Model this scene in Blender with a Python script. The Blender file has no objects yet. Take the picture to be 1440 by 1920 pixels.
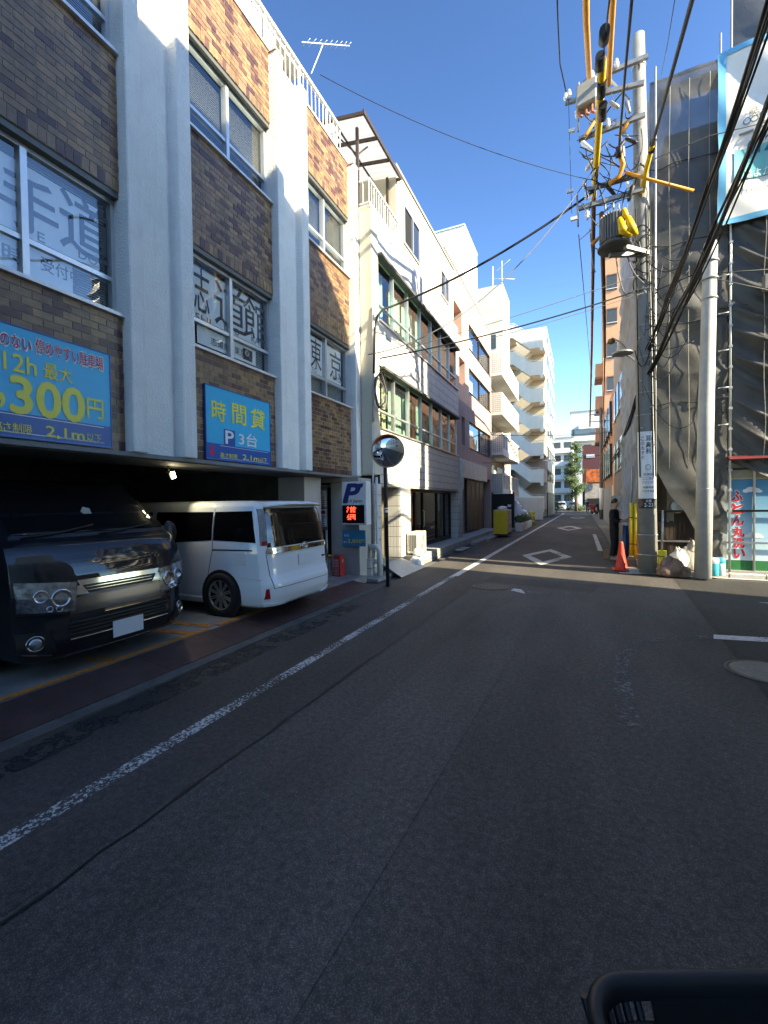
import bpy, bmesh, math, random
from mathutils import Vector, Matrix
random.seed(7)
S = bpy.context.scene
C = S.collection
# ---------------------------------------------------------------- camera
YAW, PITCH, ROLL, FPX, CAMH = math.radians(24.3), math.radians(-1.2), math.radians(-.75), 820.0, 1.7
_r = Vector((math.cos(YAW), math.sin(YAW), 0))
_f = Vector((-math.sin(YAW)*math.cos(PITCH), math.cos(YAW)*math.cos(PITCH), math.sin(PITCH)))
_u = _r.cross(_f)
_r2 = _r*math.cos(ROLL)+_u*math.sin(ROLL)
_u2 = -_r*math.sin(ROLL)+_u*math.cos(ROLL)
cam = bpy.data.objects.new('camera', bpy.data.cameras.new('camera'))
C.objects.link(cam)
M = Matrix((_r2, _u2, -_f)).transposed().to_4x4()
M.translation = (0, 0, CAMH)
cam.matrix_world = M
cam.data.sensor_fit = 'HORIZONTAL'
cam.data.sensor_width = 36
cam.data.lens = 36*FPX/1440
cam.data.clip_start = .02
cam.data.clip_end = 3000
S.camera = cam
# ---------------------------------------------------------------- sky, sun, exposure
SUN_EL = math.radians(31)
SUN_TO = Vector((math.cos(SUN_EL)*.975, -math.cos(SUN_EL)*.222, math.sin(SUN_EL)))
W = bpy.data.worlds.new('World'); S.world = W; W.use_nodes = True
wn = W.node_tree
for n in list(wn.nodes): wn.nodes.remove(n)
sky = wn.nodes.new('ShaderNodeTexSky'); sky.sky_type = 'NISHITA'; sky.sun_disc = False
sky.sun_elevation = SUN_EL; sky.sun_rotation = math.atan2(SUN_TO.x, SUN_TO.y)
sky.altitude = 20; sky.air_density = .9; sky.dust_density = .2; sky.ozone_density = 3.0
bg = wn.nodes.new('ShaderNodeBackground'); bg.inputs['Strength'].default_value = .073
wo = wn.nodes.new('ShaderNodeOutputWorld')
hs = wn.nodes.new('ShaderNodeGamma'); hs.inputs['Gamma'].default_value = 1.6
wn.links.new(sky.outputs[0], hs.inputs['Color']); wn.links.new(hs.outputs[0], bg.inputs[0]); wn.links.new(bg.outputs[0], wo.inputs[0])
sl = bpy.data.lights.new('sun', 'SUN'); sl.energy = 5.0; sl.angle = math.radians(.53); sl.color = (1, .93, .82)
sun = bpy.data.objects.new('sun', sl); C.objects.link(sun)
sun.rotation_euler = SUN_TO.to_track_quat('Z', 'Y').to_euler()
S.view_settings.view_transform = 'Standard'; S.view_settings.look = 'None'
S.view_settings.exposure = 1.75; S.view_settings.gamma = 1; S.view_settings.use_curve_mapping = False
S.view_settings.use_white_balance = True; S.view_settings.white_balance_temperature = 8000; S.view_settings.white_balance_tint = 2
S.render.engine = 'CYCLES'
S.cycles.max_bounces = 7; S.cycles.diffuse_bounces = 3; S.cycles.glossy_bounces = 4; S.cycles.transparent_max_bounces = 12
S.cycles.transmission_bounces = 6
S.cycles.caustics_reflective = False; S.cycles.caustics_refractive = False
S.cycles.use_denoising = True
S.cycles.sample_clamp_indirect = 4
# ---------------------------------------------------------------- materials
MATS = {}
def mat(name, col, rough=.7, metal=0, var=.12, vs=6, bump=0, bs=60, spec=.4, coat=0, stain=0, emit=None, es=1, stretch=None, var2=0):
    """Principled surface: noise-varied colour, optional bump, optional streaky stains."""
    if name in MATS: return MATS[name]
    m = bpy.data.materials.new(name); m.use_nodes = True; MATS[name] = m
    t = m.node_tree; N = t.nodes; L = t.links
    b = N['Principled BSDF']
    b.inputs['Roughness'].default_value = rough; b.inputs['Metallic'].default_value = metal
    b.inputs['Specular IOR Level'].default_value = spec
    if coat:
        b.inputs['Coat Weight'].default_value = coat; b.inputs['Coat Roughness'].default_value = .03
    c = (*col, 1)
    tc = N.new('ShaderNodeTexCoord'); mp = N.new('ShaderNodeMapping')
    L.new(tc.outputs['Object'], mp.inputs['Vector'])
    if stretch: mp.inputs['Scale'].default_value = stretch
    last = None
    if var > 0:
        nz = N.new('ShaderNodeTexNoise'); nz.inputs['Scale'].default_value = vs; nz.inputs['Detail'].default_value = 6
        nz.inputs['Roughness'].default_value = .65
        L.new(mp.outputs[0], nz.inputs['Vector'])
        rp = N.new('ShaderNodeMapRange'); rp.inputs[1].default_value = .3; rp.inputs[2].default_value = .7
        rp.inputs[3].default_value = 1-var; rp.inputs[4].default_value = 1+var
        L.new(nz.outputs[0], rp.inputs[0])
        mx = N.new('ShaderNodeVectorMath'); mx.operation = 'SCALE'; mx.inputs[0].default_value = col
        L.new(rp.outputs[0], mx.inputs['Scale']); last = mx.outputs[0]
    if stain > 0:
        mp2 = N.new('ShaderNodeMapping'); mp2.inputs['Scale'].default_value = (3, 3, .25)
        geo = N.new('ShaderNodeNewGeometry'); L.new(geo.outputs['Position'], mp2.inputs['Vector'])
        n2 = N.new('ShaderNodeTexNoise'); n2.inputs['Scale'].default_value = 1.6; n2.inputs['Detail'].default_value = 8; n2.inputs['Roughness'].default_value = .7
        L.new(mp2.outputs[0], n2.inputs['Vector'])
        r2 = N.new('ShaderNodeMapRange'); r2.inputs[1].default_value = .52; r2.inputs[2].default_value = .75; r2.inputs[3].default_value = 0; r2.inputs[4].default_value = stain
        L.new(n2.outputs[0], r2.inputs[0])
        m2 = N.new('ShaderNodeMix'); m2.data_type = 'RGBA'
        L.new(r2.outputs[0], m2.inputs['Factor'])
        if last: L.new(last, m2.inputs['A'])
        else: m2.inputs['A'].default_value = c
        m2.inputs['B'].default_value = (col[0]*.42, col[1]*.4, col[2]*.37, 1)
        last = m2.outputs['Result']
    if last: L.new(last, b.inputs['Base Color'])
    else: b.inputs['Base Color'].default_value = c
    if bump > 0:
        nb = N.new('ShaderNodeTexNoise'); nb.inputs['Scale'].default_value = bs; nb.inputs['Detail'].default_value = 5
        L.new(mp.outputs[0], nb.inputs['Vector'])
        bp = N.new('ShaderNodeBump'); bp.inputs['Strength'].default_value = bump; bp.inputs['Distance'].default_value = .02
        L.new(nb.outputs[0], bp.inputs['Height']); L.new(bp.outputs[0], b.inputs['Normal'])
    if emit:
        b.inputs['Emission Color'].default_value = (*emit, 1); b.inputs['Emission Strength'].default_value = es
    return m

def glass(name, tint=(.75, .85, .85), ior=1.5, rough=.0, mixmin=.06):
    if name in MATS: return MATS[name]
    m = bpy.data.materials.new(name); m.use_nodes = True; MATS[name] = m
    t = m.node_tree; N = t.nodes; L = t.links
    N.remove(N['Principled BSDF'])
    tr = N.new('ShaderNodeBsdfTransparent'); tr.inputs[0].default_value = (*tint, 1)
    gl = N.new('ShaderNodeBsdfGlossy'); gl.inputs['Roughness'].default_value = rough; gl.inputs[0].default_value = (.95, .97, 1, 1)
    fr = N.new('ShaderNodeFresnel'); fr.inputs[0].default_value = ior
    mr = N.new('ShaderNodeMapRange'); mr.inputs[3].default_value = mixmin; mr.inputs[4].default_value = 1
    nz = N.new('ShaderNodeTexNoise'); nz.inputs['Scale'].default_value = 1.1; nz.inputs['Detail'].default_value = 1
    tc = N.new('ShaderNodeTexCoord'); L.new(tc.outputs['Object'], nz.inputs['Vector'])
    bp = N.new('ShaderNodeBump'); bp.inputs['Strength'].default_value = .06; bp.inputs['Distance'].default_value = .12
    L.new(nz.outputs[0], bp.inputs['Height']); L.new(bp.outputs[0], gl.inputs['Normal'])
    mx = N.new('ShaderNodeMixShader')
    gb = N.new('ShaderNodeNewGeometry'); inv = N.new('ShaderNodeMath'); inv.operation = 'SUBTRACT'; inv.inputs[0].default_value = 1; L.new(gb.outputs['Backfacing'], inv.inputs[1])
    fm = N.new('ShaderNodeMath'); fm.operation = 'MULTIPLY'; L.new(mr.outputs[0], fm.inputs[0]); L.new(inv.outputs[0], fm.inputs[1])
    L.new(fr.outputs[0], mr.inputs[0]); L.new(fm.outputs[0], mx.inputs[0])
    L.new(tr.outputs[0], mx.inputs[1]); L.new(gl.outputs[0], mx.inputs[2])
    L.new(mx.outputs[0], N['Material Output'].inputs[0])
    return m

def brickmat(name, attr):
    """mottled tan / umber glazed brick; colour picked per brick"""
    m = bpy.data.materials.new(name); m.use_nodes = True
    t = m.node_tree; N = t.nodes; L = t.links; b = N['Principled BSDF']
    if attr:
        a = N.new('ShaderNodeAttribute'); a.attribute_name = 'rnd'; src = a.outputs['Fac']
    else:
        a = N.new('ShaderNodeObjectInfo'); src = a.outputs['Random']
    cr = N.new('ShaderNodeValToRGB'); cr.color_ramp.interpolation = 'CONSTANT'
    e = cr.color_ramp.elements
    e[0].position = 0; e[0].color = (.10, .045, .038, 1)
    e[1].position = .12; e[1].color = (.145, .070, .050, 1)
    for p, c in ((.24, (.22, .125, .068)), (.42, (.28, .165, .085)), (.62, (.33, .195, .095)), (.82, (.25, .155, .088))):
        q = e.new(p); q.color = (*c, 1)
    L.new(src, cr.inputs[0])
    nz = N.new('ShaderNodeTexNoise'); nz.inputs['Scale'].default_value = 14; nz.inputs['Detail'].default_value = 5
    g = N.new('ShaderNodeNewGeometry'); L.new(g.outputs['Position'], nz.inputs['Vector'])
    mr = N.new('ShaderNodeMapRange'); mr.inputs[1].default_value = .3; mr.inputs[2].default_value = .7; mr.inputs[3].default_value = .72; mr.inputs[4].default_value = 1.22
    L.new(nz.outputs[0], mr.inputs[0])
    v = N.new('ShaderNodeVectorMath'); v.operation = 'SCALE'; L.new(cr.outputs[0], v.inputs[0]); L.new(mr.outputs[0], v.inputs['Scale'])
    ms = N.new('ShaderNodeMapping'); ms.inputs['Scale'].default_value = (2.2, 2.2, .3); L.new(g.outputs['Position'], ms.inputs[0])
    ns = N.new('ShaderNodeTexNoise'); ns.inputs['Scale'].default_value = 1.5; ns.inputs['Detail'].default_value = 7; ns.inputs['Roughness'].default_value = .7; L.new(ms.outputs[0], ns.inputs['Vector'])
    rs = N.new('ShaderNodeMapRange'); rs.inputs[1].default_value = .45; rs.inputs[2].default_value = .75; rs.inputs[3].default_value = 1.05; rs.inputs[4].default_value = .55; L.new(ns.outputs[0], rs.inputs[0])
    vv = N.new('ShaderNodeVectorMath'); vv.operation = 'SCALE'; L.new(v.outputs[0], vv.inputs[0]); L.new(rs.outputs[0], vv.inputs['Scale'])
    L.new(vv.outputs[0], b.inputs['Base Color'])
    b.inputs['Roughness'].default_value = .38; b.inputs['Specular IOR Level'].default_value = .5
    n2 = N.new('ShaderNodeTexNoise'); n2.inputs['Scale'].default_value = 90; L.new(g.outputs['Position'], n2.inputs['Vector'])
    bp = N.new('ShaderNodeBump'); bp.inputs['Strength'].default_value = .25; bp.inputs['Distance'].default_value = .01
    L.new(n2.outputs[0], bp.inputs['Height']); L.new(bp.outputs[0], b.inputs['Normal'])
    return m
BRK = brickmat('brick_glazed', False); BRKS = brickmat('brick_glazed_field', True)

M_white = lambda: mat('stucco_white', (.83, .82, .78), .85, var=.06, vs=3, bump=.9, bs=45, stain=.22)
M_alu = lambda: mat('aluminium', (.62, .64, .65), .38, .75, var=.06)
M_dark = lambda: mat('dark_interior', (.012, .012, .013), .9, var=0)
M_black = lambda: mat('black_rubber', (.012, .012, .013), .5, var=.2)
M_steel = lambda: mat('galvanised', (.42, .44, .45), .45, .6, var=.15, vs=9)
M_conc = lambda: mat('concrete', (.36, .35, .33), .9, var=.16, vs=4, bump=.35, bs=40, stain=.4)
# ---------------------------------------------------------------- mesh builder
class MB:
    def __init__(s): s.v = []; s.f = []; s.sm = []
    def add(s, vs, fs, smooth=False):
        o = len(s.v); s.v += [tuple(x) for x in vs]
        for f in fs: s.f.append([i+o for i in f]); s.sm.append(smooth)
        return s
    def box(s, x0, x1, y0, y1, z0, z1):
        v = [(x, y, z) for z in (z0, z1) for y in (y0, y1) for x in (x0, x1)]
        return s.add(v, [(0, 2, 3, 1), (4, 5, 7, 6), (0, 1, 5, 4), (2, 6, 7, 3), (0, 4, 6, 2), (1, 3, 7, 5)])
    def obox(s, c, ax, ay, az):
        """oriented box: centre and three half-axis vectors"""
        c, ax, ay, az = map(Vector, (c, ax, ay, az))
        v = [c+i*ax+j*ay+k*az for k in (-1, 1) for j in (-1, 1) for i in (-1, 1)]
        return s.add(v, [(0, 2, 3, 1), (4, 5, 7, 6), (0, 1, 5, 4), (2, 6, 7, 3), (0, 4, 6, 2), (1, 3, 7, 5)])
    def bar(s, a, b, w, h, up=(0, 0, 1)):
        a, b = Vector(a), Vector(b); d = (b-a); l = d.length
        if l < 1e-6: return s
        d = d/l; up = Vector(up)
        if abs(d.dot(up)) > .98: up = Vector((1, 0, 0))
        r = d.cross(up).normalized(); u = r.cross(d)
        return s.obox((a+b)/2, r*w/2, d*l/2, u*h/2)
    def tube(s, pts, rad, n=8, cap=True):
        pts = [Vector(p) for p in pts]; k = len(pts)
        R = rad if isinstance(rad, (list, tuple)) else [rad]*k
        o = len(s.v); prev = None
        for i, p in enumerate(pts):
            d = (pts[min(i+1, k-1)]-pts[max(i-1, 0)])
            d = d.normalized() if d.length > 1e-9 else Vector((0, 0, 1))
            if prev is None:
                up = Vector((0, 0, 1)) if abs(d.z) < .9 else Vector((1, 0, 0))
                r = d.cross(up).normalized()
            else:
                r = (prev-d*prev.dot(d)).normalized()
            prev = r; u = r.cross(d)
            for j in range(n):
                a = 2*math.pi*j/n
                s.v.append(tuple(p+(r*math.cos(a)+u*math.sin(a))*R[i]))
        for i in range(k-1):
            for j in range(n):
                a = o+i*n+j; b = o+i*n+(j+1) % n
                s.f.append([a, b, b+n, a+n]); s.sm.append(True)
        if cap:
            s.f.append([o+j for j in range(n)]); s.sm.append(False)
            s.f.append([o+(k-1)*n+j for j in reversed(range(n))]); s.sm.append(False)
        return s
    def prism(s, poly, axis, a, b):
        """poly in the plane of the two other axes (order xyz minus axis)"""
        n = len(poly)
        def P(p, t): return {'x': (t, p[0], p[1]), 'y': (p[0], t, p[1]), 'z': (p[0], p[1], t)}[axis]
        v = [P(p, a) for p in poly]+[P(p, b) for p in poly]
        fs = [list(range(n))[::-1], list(range(n, 2*n))]+[(i, (i+1) % n, n+(i+1) % n, n+i) for i in range(n)]
        return s.add(v, fs)
    def disc(s, c, r, nrm, n=24, sq=1):
        c = Vector(c); d = Vector(nrm).normalized(); up = Vector((0, 0, 1)) if abs(d.z) < .9 else Vector((1, 0, 0))
        a = d.cross(up).normalized(); b = a.cross(d)
        return s.add([c+a*r*math.cos(2*math.pi*i/n)+b*r*sq*math.sin(2*math.pi*i/n) for i in range(n)], [list(range(n))])
    def lathe(s, prof, c=(0, 0, 0), n=20, axis=(0, 0, 1)):
        """prof: list of (radius, along)"""
        d = Vector(axis).normalized(); up = Vector((0, 0, 1)) if abs(d.z) < .9 else Vector((1, 0, 0))
        a = d.cross(up).normalized(); b = d.cross(a); c = Vector(c); o = len(s.v); k = len(prof)
        for r, h in prof:
            for j in range(n):
                t = 2*math.pi*j/n; s.v.append(tuple(c+d*h+(a*math.cos(t)+b*math.sin(t))*r))
        for i in range(k-1):
            for j in range(n):
                p = o+i*n+j; q = o+i*n+(j+1) % n
                s.f.append([p, q, q+n, p+n]); s.sm.append(True)
        s.f.append([o+j for j in reversed(range(n))]); s.sm.append(False)
        s.f.append([o+(k-1)*n+j for j in range(n)]); s.sm.append(False)
        return s
    def grid(s, rows, smooth=True, close=False):
        o = len(s.v); m = len(rows[0])
        for r in rows: s.v += [tuple(p) for p in r]
        for i in range(len(rows)-1):
            for j in range(m-1 if not close else m):
                a = o+i*m+j; b = o+i*m+(j+1) % m
                s.f.append([a, b, b+m, a+m]); s.sm.append(smooth)
        return s
    def mesh(s, name):
        me = bpy.data.meshes.new(name); me.from_pydata(s.v, [], s.f); me.update()
        me.polygons.foreach_set('use_smooth', s.sm)
        return me
    def build(s, name, m, parent=None, bevel=0, local=False, fix=True, seg=1):
        me = s.mesh(name)
        if fix:
            bm = bmesh.new(); bm.from_mesh(me); bmesh.ops.recalc_face_normals(bm, faces=bm.faces); bm.to_mesh(me); bm.free()
        if isinstance(m, (list, tuple)):
            for q in m: me.materials.append(q)
        elif m: me.materials.append(m)
        o = bpy.data.objects.new(name, me); C.objects.link(o)
        if bevel:
            b = o.modifiers.new('bevel', 'BEVEL'); b.width = bevel; b.segments = seg; b.limit_method = 'ANGLE'; b.angle_limit = .6
        if parent: attach(o, parent, local)
        return o
def attach(o, parent, local=False):
    o.parent = parent
    if not local: o.matrix_parent_inverse = root_matrix(parent).inverted()
def root_matrix(o):
    """world matrix without waiting for a depsgraph update"""
    m = Matrix.LocRotScale(o.location, o.rotation_euler, o.scale)
    return root_matrix(o.parent) @ o.matrix_parent_inverse @ m if o.parent else m
def tag(o, label, cat, group=None):
    o['label'] = label; o['category'] = cat
    if group: o['group'] = group
    return o
def thing(name, label, cat, loc=(0, 0, 0), rz=0, group=None):
    o = bpy.data.objects.new(name, None); C.objects.link(o); o.empty_display_size = .1
    o.location = loc; o.rotation_euler = (0, 0, rz)
    return tag(o, label, cat, group)
def struct(o): o['kind'] = 'structure'; return o
def stuff(o): o['kind'] = 'stuff'; return o
def inst(src, name, parent, loc, scale=(1, 1, 1), rot=(0, 0, 0), m=None):
    """another object that shares src's mesh, placed in world space under parent"""
    o = bpy.data.objects.new(name, src); C.objects.link(o)
    o.location = loc; o.scale = scale; o.rotation_euler = rot
    if parent: attach(o, parent)
    return o
def B(name, m, parent, x0, x1, y0, y1, z0, z1, bevel=0):
    return MB().box(min(x0, x1), max(x0, x1), min(y0, y1), max(y0, y1), min(z0, z1), max(z0, z1)).build(name, m, parent, bevel=bevel, fix=False)
_unit = {}
def unit_box(m):
    if m.name not in _unit:
        me = MB().box(-.5, .5, -.5, .5, -.5, .5).mesh('unit_'+m.name); me.materials.append(m); _unit[m.name] = me
    return _unit[m.name]
_dg = None
def text(name, s, m, parent, c, right, up, w, h, bold=0, ext=.002, shear=0, keep=False):
    """lettering as thin mesh, centred at c, filling w x h along right/up"""
    cu = bpy.data.curves.new(name, 'FONT'); cu.body = s; cu.size = 1; cu.shear = shear
    cu.resolution_u = 3; cu.fill_mode = 'FRONT'
    o = bpy.data.objects.new(name, cu); C.objects.link(o)
    dg = bpy.context.evaluated_depsgraph_get()
    me = bpy.data.meshes.new_from_object(o.evaluated_get(dg))
    bpy.data.objects.remove(o); bpy.data.curves.remove(cu)
    n = len(me.vertices)
    if not n: return None
    xs = [v.co.x for v in me.vertices]; ys = [v.co.y for v in me.vertices]
    cx, cy = (min(xs)+max(xs))/2, (min(ys)+max(ys))/2
    sx = w/max(1e-6, max(xs)-min(xs)); sy = h/max(1e-6, max(ys)-min(ys))
    if keep: sx = sy = min(sx, sy)
    c = Vector(c); right = Vector(right).normalized(); up = Vector(up).normalized(); nn = right.cross(up)
    for v in me.vertices:
        v.co = c+right*((v.co.x-cx)*sx)+up*((v.co.y-cy)*sy)+nn*ext
    if bold > 0:
        # heavier strokes: shifted copies, each a hair further out
        vs = [v.co.copy() for v in me.vertices]; fs = [list(p.vertices) for p in me.polygons]; q = MB()
        for k in range(7):
            a = k*math.pi*2/6; s_ = (bold if k < 6 else 0)*.8
            dv = right*(math.cos(a)*s_*sx)+up*(math.sin(a)*s_*sy)+nn*(.00025*k)
            q.add([v+dv for v in vs], fs)
        me = q.mesh(name)
    me.materials.clear(); me.materials.append(m)
    o = bpy.data.objects.new(name, me); C.objects.link(o)
    if parent: attach(o, parent)
    return o
def sag(a, b, drop, n=14):
    a, b = Vector(a), Vector(b)
    return [a.lerp(b, i/n)-Vector((0, 0, drop*4*(i/n)*(1-i/n))) for i in range(n+1)]

# ================================================================ ground, road, paint
def asphalt(name, base, speck=.5, warm=0):
    m = bpy.data.materials.new(name); m.use_nodes = True
    t = m.node_tree; N = t.nodes; L = t.links; b = N['Principled BSDF']
    g = N.new('ShaderNodeNewGeometry')
    vo = N.new('ShaderNodeTexVoronoi'); vo.inputs['Scale'].default_value = 230
    L.new(g.outputs['Position'], vo.inputs['Vector'])
    sp = N.new('ShaderNodeSeparateColor'); L.new(vo.outputs['Color'], sp.inputs[0])
    st = N.new('ShaderNodeMapRange'); st.inputs[1].default_value = .55; st.inputs[2].default_value = 1; st.inputs[3].default_value = .7; st.inputs[4].default_value = 1+2.2*speck
    st.interpolation_type = 'SMOOTHERSTEP'
    L.new(sp.outputs[0], st.inputs[0])
    # rare pale chips
    v2 = N.new('ShaderNodeTexVoronoi'); v2.inputs['Scale'].default_value = 60; L.new(g.outputs['Position'], v2.inputs['Vector'])
    s2 = N.new('ShaderNodeSeparateColor'); L.new(v2.outputs['Color'], s2.inputs[0])
    c2 = N.new('ShaderNodeMath'); c2.operation = 'GREATER_THAN'; c2.inputs[1].default_value = .955; L.new(s2.outputs[1], c2.inputs[0])
    c3 = N.new('ShaderNodeMath'); c3.operation = 'LESS_THAN'; c3.inputs[1].default_value = .2; L.new(v2.outputs['Distance'], c3.inputs[0])
    c4 = N.new('ShaderNodeMath'); c4.operation = 'MULTIPLY'; L.new(c2.outputs[0], c4.inputs[0]); L.new(c3.outputs[0], c4.inputs[1])
    c5 = N.new('ShaderNodeMath'); c5.operation = 'MULTIPLY'; c5.inputs[1].default_value = 2.6*speck; L.new(c4.outputs[0], c5.inputs[0])
    # wear and patches
    n1 = N.new('ShaderNodeTexNoise'); n1.inputs['Scale'].default_value = .55; n1.inputs['Detail'].default_value = 7; n1.inputs['Roughness'].default_value = .62
    mp = N.new('ShaderNodeMapping'); mp.inputs['Scale'].default_value = (1.5, .45, 1); L.new(g.outputs['Position'], mp.inputs[0]); L.new(mp.outputs[0], n1.inputs['Vector'])
    r1 = N.new('ShaderNodeMapRange'); r1.inputs[1].default_value = .3; r1.inputs[2].default_value = .72; r1.inputs[3].default_value = .6; r1.inputs[4].default_value = 1.42
    L.new(n1.outputs[0], r1.inputs[0])
    n3 = N.new('ShaderNodeTexNoise'); n3.inputs['Scale'].default_value = 26; n3.inputs['Detail'].default_value = 6; L.new(g.outputs['Position'], n3.inputs['Vector'])
    r3 = N.new('ShaderNodeMapRange'); r3.inputs[1].default_value = .3; r3.inputs[2].default_value = .7; r3.inputs[3].default_value = .72; r3.inputs[4].default_value = 1.28
    L.new(n3.outputs[0], r3.inputs[0])
    a = N.new('ShaderNodeMath'); a.operation = 'MULTIPLY'; L.new(st.outputs[0], a.inputs[0]); L.new(r1.outputs[0], a.inputs[1])
    a2 = N.new('ShaderNodeMath'); a2.operation = 'MULTIPLY'; L.new(a.outputs[0], a2.inputs[0]); L.new(r3.outputs[0], a2.inputs[1])
    a3 = N.new('ShaderNodeMath'); a3.operation = 'ADD'; L.new(a2.outputs[0], a3.inputs[0]); L.new(c5.outputs[0], a3.inputs[1])
    v = N.new('ShaderNodeVectorMath'); v.operation = 'SCALE'; v.inputs[0].default_value = (base*(1+warm), base, base*(1-warm*.8)); L.new(a3.outputs[0], v.inputs['Scale'])
    L.new(v.outputs[0], b.inputs['Base Color'])
    b.inputs['Roughness'].default_value = .78; b.inputs['Specular IOR Level'].default_value = .35
    bp = N.new('ShaderNodeBump'); bp.inputs['Strength'].default_value = .4; bp.inputs['Distance'].default_value = .004
    L.new(vo.outputs['Distance'], bp.inputs['Height']); L.new(bp.outputs[0], b.inputs['Normal'])
    return m
def worn_paint(name, col, wear, scale=30):
    """road paint, chipped away where noise is low"""
    m = bpy.data.materials.new(name); m.use_nodes = True
    t = m.node_tree; N = t.nodes; L = t.links; b = N['Principled BSDF']
    b.inputs['Roughness'].default_value = .75
    g = N.new('ShaderNodeNewGeometry')
    n = N.new('ShaderNodeTexNoise'); n.inputs['Scale'].default_value = scale; n.inputs['Detail'].default_value = 8; n.inputs['Roughness'].default_value = .75
    L.new(g.outputs['Position'], n.inputs['Vector'])
    n2 = N.new('ShaderNodeTexNoise'); n2.inputs['Scale'].default_value = 1.3; n2.inputs['Detail'].default_value = 4; L.new(g.outputs['Position'], n2.inputs['Vector'])
    ad = N.new('ShaderNodeMath'); ad.operation = 'MULTIPLY_ADD'; ad.inputs[1].default_value = .45; L.new(n2.outputs[0], ad.inputs[0]); L.new(n.outputs[0], ad.inputs[2])
    r = N.new('ShaderNodeMapRange'); r.inputs[1].default_value = wear+.19; r.inputs[2].default_value = wear+.26; L.new(ad.outputs[0], r.inputs[0])
    cv = N.new('ShaderNodeMapRange'); cv.inputs[1].default_value = .3; cv.inputs[2].default_value = .75; cv.inputs[3].default_value = .6; cv.inputs[4].default_value = 1.05; L.new(n.outputs[0], cv.inputs[0])
    v = N.new('ShaderNodeVectorMath'); v.operation = 'SCALE'; v.inputs[0].default_value = col; L.new(cv.outputs[0], v.inputs['Scale']); L.new(v.outputs[0], b.inputs['Base Color'])
    tr = N.new('ShaderNodeBsdfTransparent'); mx = N.new('ShaderNodeMixShader')
    L.new(r.outputs[0], mx.inputs[0]); L.new(tr.outputs[0], mx.inputs[1]); L.new(b.outputs[0], mx.inputs[2])
    L.new(mx.outputs[0], N['Material Output'].inputs[0])
    return m
ASPH = asphalt('asphalt', .074, .26, .12)
ASPH2 = asphalt('asphalt_fresh', .038, .3, .1)
ASPH3 = asphalt('asphalt_strip', .064, .15, .12)
def sheet(name, m, poly, z):
    o = MB().add([(x, y, z) for x, y in poly], [list(range(len(poly)))]).build(name, m, fix=False)
    if o.data.polygons[0].normal.z < 0: o.data.flip_normals()
    return struct(o)
def rect(x0, x1, y0, y1): return [(x0, y0), (x1, y0), (x1, y1), (x0, y1)]
sheet('ground', mat('ground_grey', (.10, .098, .095), .95, var=.2, vs=.6), rect(-900, 900, -700, 1600), -.06)
sheet('road', ASPH, rect(-3.72, 1.6, -30, 78), 0)
sheet('side_road', ASPH, rect(1.6, 60, 2.6, 11.35), -.001)
sheet('junction_road', ASPH, rect(-60, 60, 70, 79), .003)
sheet('asphalt_patch', ASPH2, [(1.804, 11.166, 0.000)[:2], (1.425, 4.582, 0.000)[:2], (9.5, 3.6), (9.5, 10.75)], .004)
sheet('road_margin', ASPH3, [(-3.72, -8), (-2.2, -8), (-2.2, 1), (-2.1, 5), (-2.0, 8.2), (-3.72, 8.2)], .003)
# seam in the asphalt
seam = MB(); pts = []
for i in range(60):
    y = -3+i*(12.2/59); pts.append((-2.24+(y+3)*.0205+random.uniform(-.012, .012), y))
for i in range(59):
    w = random.uniform(.006, .014)
    a, b2 = pts[i], pts[i+1]
    seam.add([(a[0]-w, a[1], .0065), (a[0]+w, a[1], .0065), (b2[0]+w, b2[1], .0065), (b2[0]-w, b2[1], .0065)], [(0, 1, 2, 3)])
struct(seam.build('road_seam', mat('tar', (.009, .009, .009), .6, var=.2), fix=False))
PW1 = worn_paint('paint_worn', (.62, .62, .60), .498, 44)
PW2 = worn_paint('paint_white', (.66, .66, .64), .41, 26)
PW0 = worn_paint('paint_ghost', (.17, .17, .165), .535, 22)
sheet('edge_line', PW1, rect(-2.74, -2.625, -6, 9.75), .007)
sheet('edge_line_far', PW2, [(-2.73, 9.75), (-2.57, 9.75), (-2.0, 62), (-2.15, 62)], .007)
def diamond(name, cx, cy, hw, hl, t, m, z=.008):
    o = [(cx-hw, cy), (cx, cy-hl), (cx+hw, cy), (cx, cy+hl)]
    i = [(cx-hw+t*1.15, cy), (cx, cy-hl+t*3.3), (cx+hw-t*1.15, cy), (cx, cy+hl-t*3.3)]
    q = MB().add([(x, y, z) for x, y in o+i], [(0, 1, 5, 4), (1, 2, 6, 5), (2, 3, 7, 6), (3, 0, 4, 7)])
    return struct(q.build(name, m, fix=False))
diamond('road_diamond', -.98, 14.2, .72, 2.1, .23, PW2)
diamond('road_diamond', -.68, 29.0, .72, 2.4, .23, PW2)
diamond('road_diamond', -.35, 46.5, .72, 2.6, .23, PW2)
sheet('lane_dash', PW2, rect(.50, .65, 16.2, 24), .007)
sheet('stop_line', PW2, [(1.494, 6.607, 0.000)[:2], (1.449, 6.406, -0.000)[:2], (6.5, 7.22), (6.5, 7.45)], .0085)
cl = [Vector(q) for q in ((1.471, 6.505, 0.000), (0.878, 6.176, 0.000), (0.561, 5.813, 0.000), (0.404, 5.330, 0.000), (0.348, 4.713, -0.000), (0.326, 4.103, 0.000), (0.327, 3.600, 0.000))]
q = MB(); rows = []
for i, c_ in enumerate(cl):
    d_ = (cl[min(i+1, 6)]-cl[max(i-1, 0)]).normalized(); n_ = Vector((-d_.y, d_.x, 0))*.075; rows.append([c_+n_+Vector((0, 0, .0072)), c_-n_+Vector((0, 0, .0072))])
struct(q.grid(rows, False).build('worn_line', PW0, fix=False))
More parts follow.
